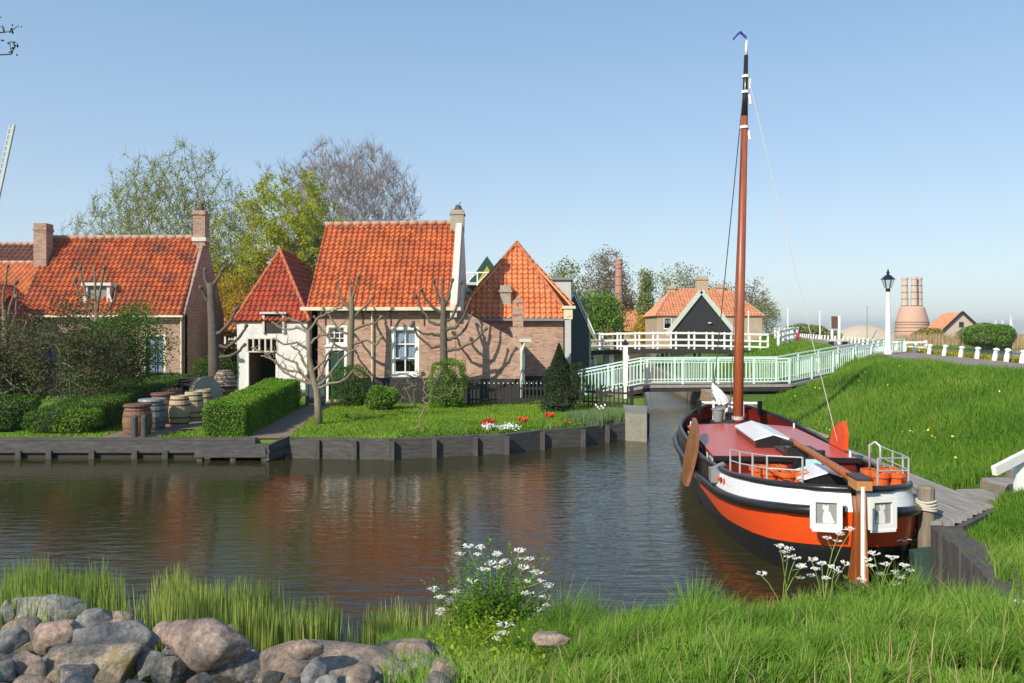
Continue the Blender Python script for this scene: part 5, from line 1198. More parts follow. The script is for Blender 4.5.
# ------------------------------------------------------------ jetty, pole, piles, steps
t = thing('jetty', 'weathered plank jetty running along the right side of the barge', 'jetty', (6.2,10.2,.7))
mb = MB(); xs = [5.42+.155*k for k in range(9)]
for k, x in enumerate(xs):
    ys0 = 10.12 if True else 0
    b0 = 10.2+max(0,x-5.6)*.95+random.uniform(-.03,.03)
    # planks start where the hull leaves room
    yb_ = b0
    zz_ = .70+random.uniform(-.008,.008)
    if x < 6.0: yend = b0+.25+(x-5.4)*2.2
    else: yend = 18.5
    mb.bar((x,yb_,zz_),(x+(.0 if x<6.15 else .25),yend,zz_),.142,.045)
part(mb, 'planks', 'oldwood', t)
mb = MB(); mb.bar((5.3,10.08,.58),(5.65,10.12,.58),.08,.22); mb.bar((5.65,10.12,.58),(6.75,11.15,.58),.08,.22); part(mb, 'end_beam', 'quay', t)
for x, y in ((5.5,10.25),(6.45,12.5),(6.55,15),(6.65,17.5)): mb = MB(); mb.tube([(x,y,-.8),(x,y,.66)],.12,10); part(mb, 'pile', 'pile', t)
t = thing('mooring_post', 'round wooden mooring post with rope at the near end of the jetty', 'mooring post', (5.36,10.35,.2))
mb = MB(); mb.tube([(0,0,-.9),(0,0,.93),(0,0,.96)],[.105,.1,.08],12); mb.build('post', M['post_wood'], t)
for k in range(4): mb = MB(); z = .66+k*.035; mb.tube([(.115*math.cos(a),.115*math.sin(a),z+.01*math.sin(2*a+k)) for a in np.linspace(0,2*math.pi,17)],.017,6); mb.build('rope', M['rope'], t, smooth=True)
mb = MB(); mb.tube([(-.1,0,.7),(-.35,.3,.62),(-.55,.6,.75)],.015,6); mb.build('rope_tail', M['rope'], t, smooth=True)
mb = MB(); mb.prism([(5.1,10.0,-.5),(5.36,10.0,-.5),(5.38,10.0,.45),(5.02,10.0,.40)],(0,.12,0)); o = mb.build('fender_board', M['green_wood'], None, org=(5.2,10.0,0)); tag(o, 'dark green fender board hanging under the jetty end', 'fender')
mb = MB(); mb.tube([(0,0,-1.0),(0,0,1.1),(0,0,1.36)],[.028,.026,.024],8); o = mb.build('white_pole', M['pole_white']); x = (863-512)/800*9.25; o.location = (x,9.25,0); tag(o, 'slim white pole standing in the water right behind the barge rudder', 'pole')
mb = MB(); mb.box((0,0,-.2),(.2,.16,.72)); o = mb.build('stake', M['pile']); o.location = ((857-512)/800*9.1,9.1,.12); tag(o, 'short grey stake in the water at the foot of the white pole', 'stake')
t = thing('sheet_piling', 'stepped grey timber piling along the bank from the jetty towards the viewer', 'piling', (5.1,9,0))
pv = [(5.20,9.72,.74),(5.18,9.42,.70),(5.10,9.1,.73),(5.03,8.75,.69),(4.95,8.4,.68),(4.86,8.05,.66),(4.78,7.7,.64)]
for k, (x, y, h) in enumerate(pv): mb = MB(); mb.box((x+.12,y,h/2-.4),(.34,.27,h+.8),rz=-.2); mb.build('pile', M['pile'], t, world=True)
t = thing('garden_steps', 'wooden steps climbing the grass bank at the right edge', 'steps', (7.2,11.6,.6))
for k in range(5):
    x = 7.12+k*.46; y = 12.0+k*.10; z = .68+k*.16; mb = MB(); mb.box((x,y,z),(.42,.8,.05),rz=.12); mb.build('tread', M['oldwood'], t, world=True)
    mb = MB(); mb.box((x-.2,y,z-.1),(.04,.8,.17),rz=.12); mb.build('riser', M['post_wood'], t, world=True)
t = thing('handrail', 'white wooden handrail beside the steps at the right edge', 'handrail', (6.9,11.3,.7))
p0, p1 = pt(994,471,11.3), pt(1060,437,11.9); mb = MB(); mb.bar(p0,p1,.07,.13); part(mb, 'rail', 'white', t)
for f in (.42,.95): p = p0+(p1-p0)*f; mb = MB(); mb.b2(p.x-.06,p.x+.06,p.y+.04,p.y+.12,.7,p.z-.02); part(mb, 'post', 'white', t)
p = pt(984,505,11.2)

# ------------------------------------------------------------ road furniture
lt = thing('street_lamp', 'white lamp post with a black lantern at the right end of the green bridge', 'street lamp', ((888-512)/800*34,34,zr(16,34)-.05))
mb = MB(); mb.lathe([(.17,0),(.17,.25),(.12,.32),(.105,1.5),(.085,2.75)], 14); mb.build('post', M['white'], lt, smooth=False)
mb = MB(); mb.lathe([(.05,2.75),(.09,2.78),(.1,2.86),(.06,2.9)], 10); ln = mb.build('lantern_base', M['black'], lt)
mb = MB(); mb.lathe([(.30,3.28),(.28,3.3),(.16,3.42),(.05,3.5),(.05,3.55),(.08,3.57),(.05,3.6),(.015,3.72)], 8); mb.build('lantern_roof', M['black'], lt)
mb = MB(); mb.lathe([(.12,2.91),(.235,3.27)], 6); mb.build('lantern_glass', M['lampglass'], lt)
mb = MB()
for k in range(6): a = 2*math.pi*(k+.5)/6; mb.bar((.125*math.cos(a),.125*math.sin(a),2.9),(.245*math.cos(a),.245*math.sin(a),3.28),.018)
mb.build('lantern_frame', M['black'], lt)
# leaning white bollards
bol = None; Ys = []
for px, py in ((1023,367),(1004,365),(989,363),(975,361.3),(961,359),(950,357.3),(939,356),(929,354.7),(920,354)): Y = 1.2*800/(py-HY)*1.0; Ys.append(Y)
Ys = [26.3,27.5,28.5,30.1,31.8,33.7,35.6,37.7,40.0,42.5]
y = 44.5
while y < 118: Ys.append(y); y += 2.3
ords = ['first','second','third','fourth','fifth','sixth','seventh','eighth','ninth','tenth']
for i, Y in enumerate(Ys):
    x = xb(Y); z = zr(x,Y)-.03
    lb = ('white leaning bollard on the road verge, '+ords[i]+' in from the right edge') if i < 10 else 'small white leaning bollard in the far row along the road'
    if bol is None:
        bol = thing('bollard', lb, 'bollard', (x,Y,z), 0, 'leaning white bollards along the road')
        mb = MB(); mb.tube([(0,0,-.1),(.05,-.0,.25),(.085,0,.40)],[.09,.085,.07],9); mb.build('post', M['white'], bol)
        mb = MB(); mb.tube([(.085,0,.40),(.087,0,.42),(.09,0,.47),(.095,0,.50)],[.085,.108,.10,.03],9); mb.build('cap', M['white'], bol)
    else:
        o = copy_tree(bol); o.location = (x,Y,z); o['label'] = lb; o.rotation_euler = (0,0,random.uniform(-.3,.3))
mb = MB(); mb.tube([(xb(Y)+.06,Y,zr(xb(Y),Y)+.33) for Y in Ys[:12]],.012,5); o = mb.build('bollard_cable', M['wire']); tag(o, 'thin dark cable strung between the near white bollards', 'cable')
t = thing('sign_post', 'tall white double post with a dark notice board beside the road', 'sign post', ((836-512)/800*55,55,zr(22.3,55)))
zb_ = t.location.z; hh = CH+12/800*55-zb_
mb = MB(); mb.box((-.28,0,hh*.42),(.14,.12,hh*.84)); mb.build('post', M['white'], t); mb = MB(); mb.box((.2,0,hh*.5),(.16,.12,hh)); mb.build('post', M['white'], t)
mb = MB(); mb.box((-.14,-.08,hh*.78),(.42,.04,hh*.42)); mb.build('board', M['rust'], t)
t = thing('bench', 'low grey bench on the road beside the sign post', 'bench', ((838-512)/800*52,52,zr(21,52)))
mb = MB(); mb.box((0,0,.38),(1.3,.5,.12)); mb.build('seat', M['far_grey'], t)
for sx in (-.45,.45): mb = MB(); mb.box((sx,0,.16),(.2,.4,.32)); mb.build('leg', M['black'], t)
t = thing('hydrant', 'small red hydrant post at the road edge behind the backstay', 'hydrant', ((798-512)/800*62,62,zr(22,62)))
mb = MB(); mb.lathe([(.13,0),(.13,.1),(.1,.14),(.1,.62),(.14,.66),(.12,.8),(.04,.88)], 12); mb.build('body', M['petal_r2'], t); mb = MB(); mb.b2(-.2,.2,-.05,.05,.45,.55); mb.build('outlet', M['petal_r2'], t)
for i, (px, py0, Y, h, lb) in enumerate(((820,334,90,3.0,'thin white pole on the skyline above the far bollards'),(788,340,88,3.2,'thin white pole beside the backstay on the far road'),(748.5,330,80,3.2,'thin white flag pole just right of the barge mast'),(867,336,160,7,'thin grey pole on the sand behind the lamp post'))):
    x = (px-512)/800*Y; mb = MB(); mb.tube([(0,0,-.2),(0,0,h)],[.09,.06],7); mb.lathe([(.1,h),(.1,h+.12),(.02,h+.16)],7); o = mb.build('skyline_pole', M['white'] if i<3 else M['lead']); o.location = (x,Y,zr(x,Y) if i<3 else .5); tag(o, lb, 'pole')
t = thing('white_gate', 'white wooden gate frame at the roadside in front of the kiln', 'gate', ((909-512)/800*62,62,.6))
t.location.z = zr(t.location.x,62)*0+1.0
for dx in (-1.3,1.3): mb = MB(); mb.box((dx,0,.3),(.18,.15,1.9)); mb.build('post', M['white'], t)
mb = MB(); [mb.bar((-1.3,-.1,z),(1.3,-.1,z),.06,.14) for z in (1.1,.75)]; mb.bar((-1.3,-.1,.1),(1.3,-.1,.75),.05,.1); mb.build('gate_leaf', M['white'], t)
# sand heap, far sails
mb = MB(); n = 40; vs = []; rr = 8.0
for j in range(9):
    for k in range(n): a = 2*math.pi*k/n; r_ = rr*(1-j/8)**.8 if j < 8 else .1; z = 3.6*(1-(1-j/8)**1.4)*1.0; vs.append((r_*math.cos(a)*1.05+.3*noise.noise((math.cos(a)*2,math.sin(a)*2,j)), r_*math.sin(a), z-.2))
mb.add(vs, [(j*n+k, j*n+(k+1)%n, (j+1)*n+(k+1)%n, (j+1)*n+k) for j in range(8) for k in range(n)]); mb.f.append(tuple(8*n+k for k in range(n)))
o = mb.build('sand_heap', M['sand'], smooth=True); o.location = ((864-512)/800*170,170,.4); o.scale = (1.05,1,1.05); tag(o, 'broad pale sand heap left of the lime kiln', 'sand heap')
for px, h, lb in ((996,10,'left white sailing boat on the far horizon'),(1003,10,'middle white sailing boat on the far horizon'),(1011,14,'tallest white sailing boat on the far horizon')):
    Y = 620; t = thing('sailing_boat', lb, 'sailing boat', ((px-512)/800*Y,Y,0), 0, 'far sailing boats')
    mb = MB(); mb.prism([(-3.5,0,1.1),(3.8,0,1.1),(2.8,0,-.3),(-3,0,-.3)],(0,1.6,0)); mb.build('hull', M['white'], t)
    mb = MB(); mb.prism([(-.3,.8,1.5),(2.6,.8,1.6),(0,.8,h)],(0,.05,0)); mb.build('sail', M['curtain'], t); mb = MB(); mb.tube([(-.35,.8,1),(-.35,.8,h+.5)],.1,6); mb.build('mast', M['white'], t)
# tower mill far beyond the left edge: one sail reaches into view
t = thing('windmill', 'windmill at the left edge with one lattice sail tip in view', 'windmill', (-45,60,.5))
hub = Vector((-45,57.5,CH)); tip = pt(14,125,57.2); rt_ = pt(-2,200,57.2); d = (tip-rt_).normalized(); hub = rt_-d*6
t.location = (hub.x,hub.y+2.8,.5)
mb = MB(); mb.lathe([(3.2,0),(2.2,hub.z-1.5),(2.3,hub.z-1.4),(2.0,hub.z),(.6,hub.z+1.8)], 8); mb.build('tower', M['tar_wood'], t)
sidev = Vector((0,-1,0)).cross(d).normalized()
for q in range(4):
    dd = Matrix.Rotation(q*math.pi/2,4,'Y') @ d; sv = Vector((0,-1,0)).cross(dd).normalized(); L = (tip-hub).length
    mb = MB(); mb.bar(hub,hub+dd*L,.16); mb.bar(hub+dd*1.5+sv*1.2,hub+dd*L+sv*1.2,.06) if q else None
    wd_ = 1.2 if q else .3
    mb.bar(hub+dd*1.5+sv*wd_,hub+dd*L+sv*wd_,.07)
    k = 1.5
    while k < L: mb.bar(hub+dd*k-sv*.1,hub+dd*k+sv*wd_,.09); k += .42
    part(mb, 'sail', 'far_grey' if not q else 'tar_wood', t)
# ------------------------------------------------------------ hedges and clipped bushes
def fuzz(q, a, sc): return np.array([a*noise.noise(Vector(p)*sc) for p in q])
def hedge(label, nl, nr, fl, fr, h0, h1, n, mat='leaf_hedge', ls=.05, gap=.04):
    t = thing('hedge', label, 'hedge', ((nl[0]+nr[0])/2,nl[1],ZL)); o = Vector(t.location)
    def P(u, v, w_, inset=0):
        u2, v2 = .5+(u-.5)*(1-inset), .5+(v-.5)*(1-inset*.3)
        x = (nl[0]*(1-u2)+nr[0]*u2)*(1-v2)+(fl[0]*(1-u2)+fr[0]*u2)*v2; y = (nl[1]*(1-u2)+nr[1]*u2)*(1-v2)+(fl[1]*(1-u2)+fr[1]*u2)*v2
        return (x-o.x, y-o.y, w_*(h0*(1-v2)+h1*v2)*(1-inset*.6))
    mb = MB(); mb.add([P(0,0,0,.12),P(1,0,0,.12),P(1,1,0,.12),P(0,1,0,.12),P(0,0,1,.12),P(1,0,1,.12),P(1,1,1,.12),P(0,1,1,.12)], [(0,3,2,1),(4,5,6,7),(0,1,5,4),(1,2,6,5),(2,3,7,6),(3,0,4,7)])
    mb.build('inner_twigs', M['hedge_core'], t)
    L = fl[1]-nl[1]; W_ = nr[0]-nl[0]; a = np.array([L*W_, L*h0, L*h1*.5, W_*h0, W_*h1*.5]); a /= a.sum(); q = []
    f = rng.choice(5, n, p=a); r1, r2 = rng.uniform(size=n), rng.uniform(size=n)
    for k in range(n):
        u, v = r1[k], r2[k]
        q.append(P(u,v,1) if f[k]==0 else P(1,u,v) if f[k]==1 else P(0,u,v) if f[k]==2 else P(u,0,v) if f[k]==3 else P(u,1,v))
    q = np.array(q); q += rng.normal(size=q.shape)*.022; z = q[:,2].copy()
    q += (fuzz(q,.07,2.5)*1)[:,None]*np.array([.5,.4,1])
    leaves('leaves', q, ls, M[mat], t)
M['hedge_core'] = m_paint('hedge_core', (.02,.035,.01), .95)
hedge('long bright green clipped hedge beside the garden path, between barrels and lawn', (-7.75,20.1),(-6.75,20.1),(-8.35,27.6),(-7.3,27.6), .85, 1.02, 42000)
hedge('dark green clipped hedge on the left of the barrels, under the cottage window', (-12.2,21.2),(-10.9,21.2),(-13.9,30.5),(-12.1,30.5), .75, 1.05, 42000, 'leaf_green')
def bush(label, px, Y, rx, ry, h, n, mat, ls=.06, shape='round', name='bush', cat='bush', z=ZL, core=True):
    x = (px-512)/FP*Y; t = thing(name, label, cat, (x,Y,z)); q = rng.normal(size=(n,3)); q /= np.linalg.norm(q,axis=1)[:,None]
    if shape == 'cone':
        u = rng.uniform(0,1,n)**.75; a = rng.uniform(0,2*np.pi,n); rr = (1-u)**.75*(.85+.2*np.sin(a*3+u*9))*rng.uniform(.72,1.03,n); rr *= np.clip(u*7+.55,0,1)
        q = np.stack([np.cos(a)*rr*rx, np.sin(a)*rr*ry, u*h], 1)
    elif shape == 'box':
        p = 4.0; s = (np.abs(q)**p).sum(1)**(-1/p); q = q*s[:,None]*rng.uniform(.9,1.02,n)[:,None]; q = q*np.array([rx,ry,h/2])+np.array([0,0,h/2])
    else:
        k = rng.uniform(.55,1.0,n)**.6; q = q*k[:,None]; q[:,2] = np.abs(q[:,2])**.8*np.sign(q[:,2]); q = q*np.array([rx,ry,h/2])+np.array([0,0,h/2])
    d = fuzz(q,.35,1.6/max(.4,rx)); q = q*np.array([1,1,1]) + (q-np.array([0,0,h/2]))*d[:,None]*.85
    q[:,2] = np.maximum(q[:,2],.02)
    leaves('foliage', q, ls, M[mat], t)
    if core:
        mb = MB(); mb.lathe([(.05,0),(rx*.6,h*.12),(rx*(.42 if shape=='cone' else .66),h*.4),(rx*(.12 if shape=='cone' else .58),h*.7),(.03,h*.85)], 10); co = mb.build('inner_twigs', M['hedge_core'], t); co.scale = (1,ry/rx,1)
    else:
        for k in range(5): mb = MB(); a = k*1.25; mb.tube([(0,0,-.1),(math.cos(a)*rx*.3,math.sin(a)*ry*.3,h*.4),(math.cos(a)*rx*.5,math.sin(a)*ry*.5,h*.75)],[.03,.02,.008],6); mb.build('stem', M['bark'], t)
    return t
bush('rounded clipped green shrub in front of the dark green cottage door', 350, 28.3, .62, .5, 1.42, 9000, 'leaf_green', .055, 'box', 'shrub', 'shrub')
bush('low loose bright green bush beside the black picket fence', 382, 26.8, .58, .5, .85, 3500, 'leaf_bright', .07)
bush('upright green shrub covering the foot of the pollard tree on the middle cottage wall', 447.5, 27.5, .62, .5, 1.65, 9000, 'leaf_bright', .055, 'box', 'shrub', 'shrub')
bush('dark conical holly bush at the right end of the lawn', 559, 26.3, .80, .75, 2.2, 14000, 'leaf_dark', .06, 'cone', 'holly', 'holly bush')
bush('dark clipped round shrub behind the holly by the green bridge', 573, 31.0, .45, .45, 1.35, 4500, 'leaf_dark', .06, 'box', 'shrub', 'shrub')
bush('glossy green ivy bush between the left cottage gable and the whitewashed house', 215, 31.5, .85, .7, 1.75, 7000, 'leaf_green', .08, 'round', 'ivy_bush', 'bush')
bush('yellow-leaved bush beside the whitewashed wall', 229, 40.0, .75, .6, 2.1, 2500, 'leaf_gold', .12)
bush('low spreading bright green bush at the left quay edge', 8, 21.6, .9, .7, 1.0, 5500, 'leaf_green', .07)
bush('low green bush between the mauve shrub and the left hedge end', 80, 20.9, .6, .5, .7, 3500, 'leaf_bright', .065)
bush('small leafy green bush under the mauve shrub on the left', 58, 21.0, .8, .6, .75, 4500, 'leaf_green', .06)
bush('dense dark green bush behind the left hedge against the cottage wall', 100, 28.5, 1.35, .8, 3.1, 14000, 'leaf_green', .09)
bush('dark green bush at the left edge in front of the cottage door', 12, 24.5, 1.2, .8, 2.2, 8000, 'leaf_dark', .08)

# the loose shrubs at the left
tree('shrub', 'tall loose shrub with mauve young leaves at the left quay', 'shrub', -12.6, 23.2, ZL, (0,0,1.95), (1.75,1.0,1.75), 260, 'bark', 'leaf_mauve', 11000, .075, 3, lspread=.16, tipr=.005, seg=.35, trunk_top=.7, hollow=.1, up=-.2)
tree('shrub', 'tall green and mauve shrub in front of the left cottage window', 'shrub', -11.9, 25.0, ZL, (0,0,2.3), (1.3,.8,1.7), 200, 'bark', 'leaf_green', 8000, .08, 4, lspread=.2, tipr=.005, seg=.35, trunk_top=.8, hollow=.1, up=-.2)
tree('shrub', 'thin mauve-leaved shrub at the extreme left edge', 'shrub', -15.0, 23.8, ZL, (0,0,1.9), (1.5,.9,1.7), 200, 'bark', 'leaf_mauve', 6500, .075, 5, lspread=.18, tipr=.005, seg=.35, trunk_top=.7, hollow=.1, up=-.2)
tree('shrub', 'bare many-stemmed shrub on the lawn edge in front of the sash window', 'shrub', -2.5, 21.5, ZL, (.15,0,1.25), (1.15,.55,.85), 130, 'bark_lt', 'leaf_spring', 260, .05, 8, lspread=.05, tipr=.0045, seg=.28, trunk_top=.45, hollow=.1, up=-.1)

# pollards trained along their branches: polylines in picture directions at the tree's distance
def pollard(label, Y, base, trunk, arms, wood='bark', r0=.11, knob=.085, dj=.25, twigs=False):
    b = pt(*base, Y); t = thing('pollard_tree', label, 'pollard tree', (b.x,Y,ZL))
    tp = [pt(x,y,Y)-Vector((b.x,Y,ZL)) for x,y in [base]+trunk]; tp[0].z = -.05
    mb = MB(); n = len(tp); mb.tube(tp, [r0*(1.15-.55*i/(n-1)) for i in range(n)], 10); mb.build('trunk', M[wood], t, smooth=True)
    for k, a in enumerate(arms):
        dy = math.sin(k*2.3)*dj; P_ = [pt(x,y,Y)-Vector((b.x,Y,ZL)) for x,y in a]; m = len(P_)
        P_ = [p+Vector((0,dy*i/(m-1),0)) for i, p in enumerate(P_)]
        # refine with small kinks
        Q = []
        for i in range(m-1):
            for f in range(4): q = P_[i].lerp(P_[i+1], f/4); Q.append(q+Vector((random.uniform(-1,1),random.uniform(-1,1),random.uniform(-1,1)))*.02)
        Q.append(P_[-1]); mm = len(Q); r1 = r0*.48
        mb = MB(); mb.tube(Q, [r1*.85*(1-.5*i/(mm-1))*random.uniform(.92,1.08) for i in range(mm)], 7); c = Q[-1]; s = knob*random.uniform(.65,1.0)
        d_ = (Q[-1]-Q[-3]).normalized(); mb.tube([c-d_*s*1.2,c-d_*s*.5,c+d_*s*.2,c+d_*s*.8,c+d_*s*1.1],[r1*.5,s*.8,s,s*.75,s*.25],8)
        br_ = mb.build('branch', M[wood], t, smooth=True)
        if twigs:
            for j in range(3,mm-1,2):
                mb = MB(); b_ = Q[j]; e_ = b_+Vector((random.uniform(-.3,.3),random.uniform(-.2,.2),random.uniform(.05,.45))); mb.tube([b_,b_.lerp(e_,.5)+Vector((.03,0,.03)),e_],[.012,.009,.004],5); mb.build('twig', M[wood], br_, smooth=True)
    return t
pollard('low pollard tree with wide crooked bare arms standing on the lawn by the path', 22.7, (319,425), [(318,405),(317,390),(313,378),(309,355),(308,330)],
  [[(317,387),(300,373),(282,368),(270,358),(262,356)],[(315,385),(298,380),(284,372),(274,362),(262,352),(250,348)],[(317,388),(330,384),(345,380),(356,370)],[(318,386),(326,378),(338,362),(352,350),(357,346)],
   [(313,375),(303,362),(298,350),(291,346)],[(309,350),(298,342),(285,344),(276,338)],[(308,332),(296,328),(282,330),(270,322)],[(308,332),(318,318),(330,312),(342,308)],[(309,345),(320,335),(330,334),(345,322)],[(316,384),(322,372),(326,360),(338,352)],
   [(308,332),(300,322),(288,318),(278,312)],[(300,373),(296,362),(284,358),(274,352)],[(313,372),(322,362),(330,350),(334,338)]], 'bark_lt', r0=.10, knob=.035, twigs=True)
pollard('pollard tree with upright knobbed arms against the middle cottage, left of its window', 28.6, (350,402), [(350,370),(351,340),(352,310),(351,296)],
  [[(351,310),(344,302),(339,293),(338,281)],[(351,298),(350,290),(349.5,282)],[(352,300),(356,290),(360,277)],[(352,318),(362,309),(372,297)],[(352,330),(366,325),(375,323),(381,317)],[(351,345),(368,340),(377,345),(383,337)],[(351,335),(338,330),(330,318),(322,308)],[(350,352),(336,345),(322,330),(315,317)]], 'bark', .13, .075)
pollard('pollard tree with knobbed arms raised in front of the middle cottage, right of the window', 28.2, (444,402), [(444,370),(443.5,340),(443.5,315),(443,300)],
  [[(443,306),(438,296),(434,281)],[(443,302),(442,292),(442.3,281)],[(443,315),(432,306),(425,298),(422.4,290)],[(444,308),(449,296),(452,280)],[(444,322),(452,318),(458,303),(461,282)],[(444,330),(456,328),(464,316),(471,300)],[(444,340),(456,338),(466,328),(472,313)],
   [(444,345),(432,348),(418,336),(413.7,323)],[(445,351),(458,349),(474,342),(486,329)],[(443,326),(430,322),(421,308),(415,296)],[(443,336),(432,334),(424,334),(412,326)]], 'bark_dk', .15, .08)
pollard('thick dark pollard trunk at the corner between the left cottage and the whitewashed house', 30.5, (215,395), [(214,360),(213,325),(211,295),(210,283)],
  [[(211,290),(205,280),(205,270)],[(211,288),(216,280),(221,269)],[(213,335),(222,332),(232,322),(239,309)],[(214,345),(226,348),(238,338),(245,326)],[(215,358),(230,356),(238,352),(244,345)],[(211,305),(206,297),(203,288)]], 'bark_dk', .21, .11)
pollard('pollard tree rising behind the mauve shrub with knobs in front of the dormer', 29.0, (97,395), [(97,360),(97,330),(96,310)],
  [[(96,315),(86,295),(82,280),(80,268)],[(96,312),(94,290),(92,269)],[(97,312),(102,290),(108,268)],[(96,325),(82,305),(76,292),(73,280)],[(97,325),(108,310),(114,298),(116,286)],[(97,335),(112,330),(122,325),(128,315)]], 'bark', .13, .1)
pollard('pollard tree at the left edge in front of the pale orange roof', 29.5, (6,395), [(6,360),(5,330),(4,310)],
  [[(4,318),(3,295),(6,280),(8,266)],[(4,330),(8,310),(12,295),(13,282)],[(5,335),(14,325),(19,312),(20.5,297)],[(5,345),(20,340),(24,325),(28,316)]], 'bark', .13, .1)

# ------------------------------------------------------------ trees behind the houses
def Z(py, Y): return CH-(py-HY)/FP*Y
tree('tree', 'tall airy tree with sparse spring leaves behind the left cottage', 'tree', (165-512)/800*47, 47, .5, (0,0,8.2), (5.6,4.5,6.0), 1500, 'bark', 'leaf_spring', 26000, .105, 11, tipr=.007, seg=.5, trunk_top=6.0, lspread=.13, bottom=-.75, up=1.0, minr=.011, wig=.07, twigs=5000)
tree('tree', 'smaller leafy spring tree between the airy tree and the yellow-green one', 'tree', (228-512)/800*45, 45, .5, (0,0,5.9), (2.6,2.4,3.4), 260, 'bark', 'leaf_spring', 7500, .15, 12, tipr=.009, seg=.5, trunk_top=3.2, lspread=.15, minr=.012, wig=.07)
tree('tree', 'yellow-green leafed tree behind the whitewashed house', 'tree', (300-512)/800*43, 43, .5, (-.3,0,7.4), (3.3,2.8,4.6), 380, 'bark_lt', 'leaf_yellow', 14000, .17, 13, tipr=.009, seg=.5, trunk_top=3.4, lspread=.17, wig=.07, twigs=3000, leafpick=.8, up=.55, minr=.010)
tree('tree', 'bare purple-brown twigged tree behind the middle cottage', 'tree', (352-512)/800*50, 50, .5, (0,0,9.2), (4.5,4.0,5.6), 2600, 'bark_far', None, 0, .1, 14, tipr=.006, seg=.5, trunk_top=5.0, up=.9, minr=.010, hollow=.35, wig=.07, twigs=15000)
tree('tree', 'small golden-leaved tree in front of the glimpsed orange roof', 'tree', (234-512)/800*41.5, 41.5, .5, (0,0,3.9), (1.5,1.0,1.9), 160, 'bark', 'leaf_gold', 2600, .11, 15, tipr=.007, seg=.4, trunk_top=1.8, lspread=.24, hollow=.1)
tree('tree', 'distant thin tree top just right of the pointed roof', 'tree', (566-512)/800*85, 85, .5, (0,0,6.0), (2.6,2.2,4.4), 240, 'bark_far', 'leaf_far', 3800, .3, 16, tipr=.016, seg=.8, trunk_top=3, lspread=.35, minr=.018)
tree('tree', 'tall brownish half-leaved tree behind the factory chimney', 'tree', (607-512)/800*124, 124, .5, (0,0,8.6), (4.8,4.0,6.6), 420, 'bark_far', 'leaf_brown', 6500, .34, 17, tipr=.022, seg=1.0, trunk_top=4, lspread=.5, minr=.025)
tree('tree', 'round fresh green tree left of the factory chimney', 'tree', (599-512)/800*105, 105, .5, (0,0,4.4), (3.3,2.8,4.2), 200, 'bark_far', 'leaf_bright', 8500, .36, 18, tipr=.02, seg=.9, trunk_top=2, lspread=.6, hollow=0)
tree('tree', 'dark bushy tree at the foot of the factory chimney, right side', 'tree', (626-512)/800*125, 125, .5, (0,0,4.6), (1.9,2.0,5.0), 160, 'bark_far', 'leaf_brown', 3600, .36, 19, tipr=.02, seg=.9, trunk_top=2, lspread=.5, hollow=0)
tree('poplar', 'slim upright poplar between the factory chimney and the brick house', 'poplar', (645-512)/800*110, 110, .5, (0,0,6.0), (1.05,1.0,5.6), 220, 'bark_far', 'leaf_far', 6500, .3, 20, tipr=.018, seg=.9, trunk_top=8, lspread=.35, hollow=0, up=1.4)
tree('tree', 'golden-green bushy tree left of the brick house wall', 'tree', (645-512)/800*98, 98, .5, (0,0,2.2), (2.0,1.5,2.3), 100, 'bark_far', 'leaf_gold', 3200, .28, 21, tipr=.018, seg=.8, trunk_top=1.2, lspread=.4, hollow=0)
for px, Y, top, rx, mt, lb, sd in ((674,120,262,3.4,'leaf_far','green tree top behind the left end of the brick house roof',22),(694,130,268,4.2,'leaf_brown','bare brownish tree behind the brick house ridge',23),(722,140,276,5.0,'leaf_brown','wide low bare tree behind the right end of the brick house',24),(752,125,283,2.8,'leaf_brown','bushy brown tree just right of the mast',25)):
    h = Z(top,Y)-.5; tree('tree', lb, 'tree', (px-512)/800*Y, Y, .5, (0,0,h*.58), (rx,rx*.8,h*.43), 260, 'bark_far', mt, 2600, .34, sd, tipr=.022, seg=1.0, trunk_top=h*.3, lspread=.5, minr=.026)
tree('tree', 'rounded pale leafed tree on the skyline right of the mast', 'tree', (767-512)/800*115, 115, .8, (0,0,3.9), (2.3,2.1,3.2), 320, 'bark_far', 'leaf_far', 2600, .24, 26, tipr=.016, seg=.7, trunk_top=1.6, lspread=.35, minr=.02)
bush('fresh green willow bush on the skyline above the far bollards', 806, 150, 4.6, 3, 3.3, 4500, 'leaf_far', .5, core=True, z=.6)
bush('low olive bush on the skyline beside the willow bush', 828, 150, 3.0, 2, 2.2, 2200, 'leaf_far', .45, z=.5)
bush('wide green bush at the right side of the pale brick barn', 989, 128, 4.8, 2.5, 3.8, 9000, 'leaf_bright', .36, z=.1, core=False)
bush('golden-green bush at the foot of the lime kiln', 928, 131, 2.7, 1.6, 3.0, 4000, 'leaf_gold2', .36, z=.2)
bush('small olive bush left of the barn gable', 937, 130, 1.6, 1.4, 2.0, 2200, 'leaf_far', .32, z=.2)
tree('tree', 'overhanging tree at the top left with a few budding twigs in view', 'tree', -10.2, 11.0, 0.0, (3.12,0,7.25), (.35,.5,.38), 22, 'bark_dk', 'leaf_dark', 150, .05, 31, tipr=.006, seg=.25, trunk_top=4.8, lspread=.03, hollow=0)
tree('tree', 'broad sparse tree behind the viewer that shades the boulders', 'tree', -12.2, -5.0, 1.0, (0,0,8.4), (4.4,3.0,2.6), 200, 'bark', 'leaf_spring', 1800, .2, 42, tipr=.012, seg=.6, trunk_top=5.5, lspread=.3)
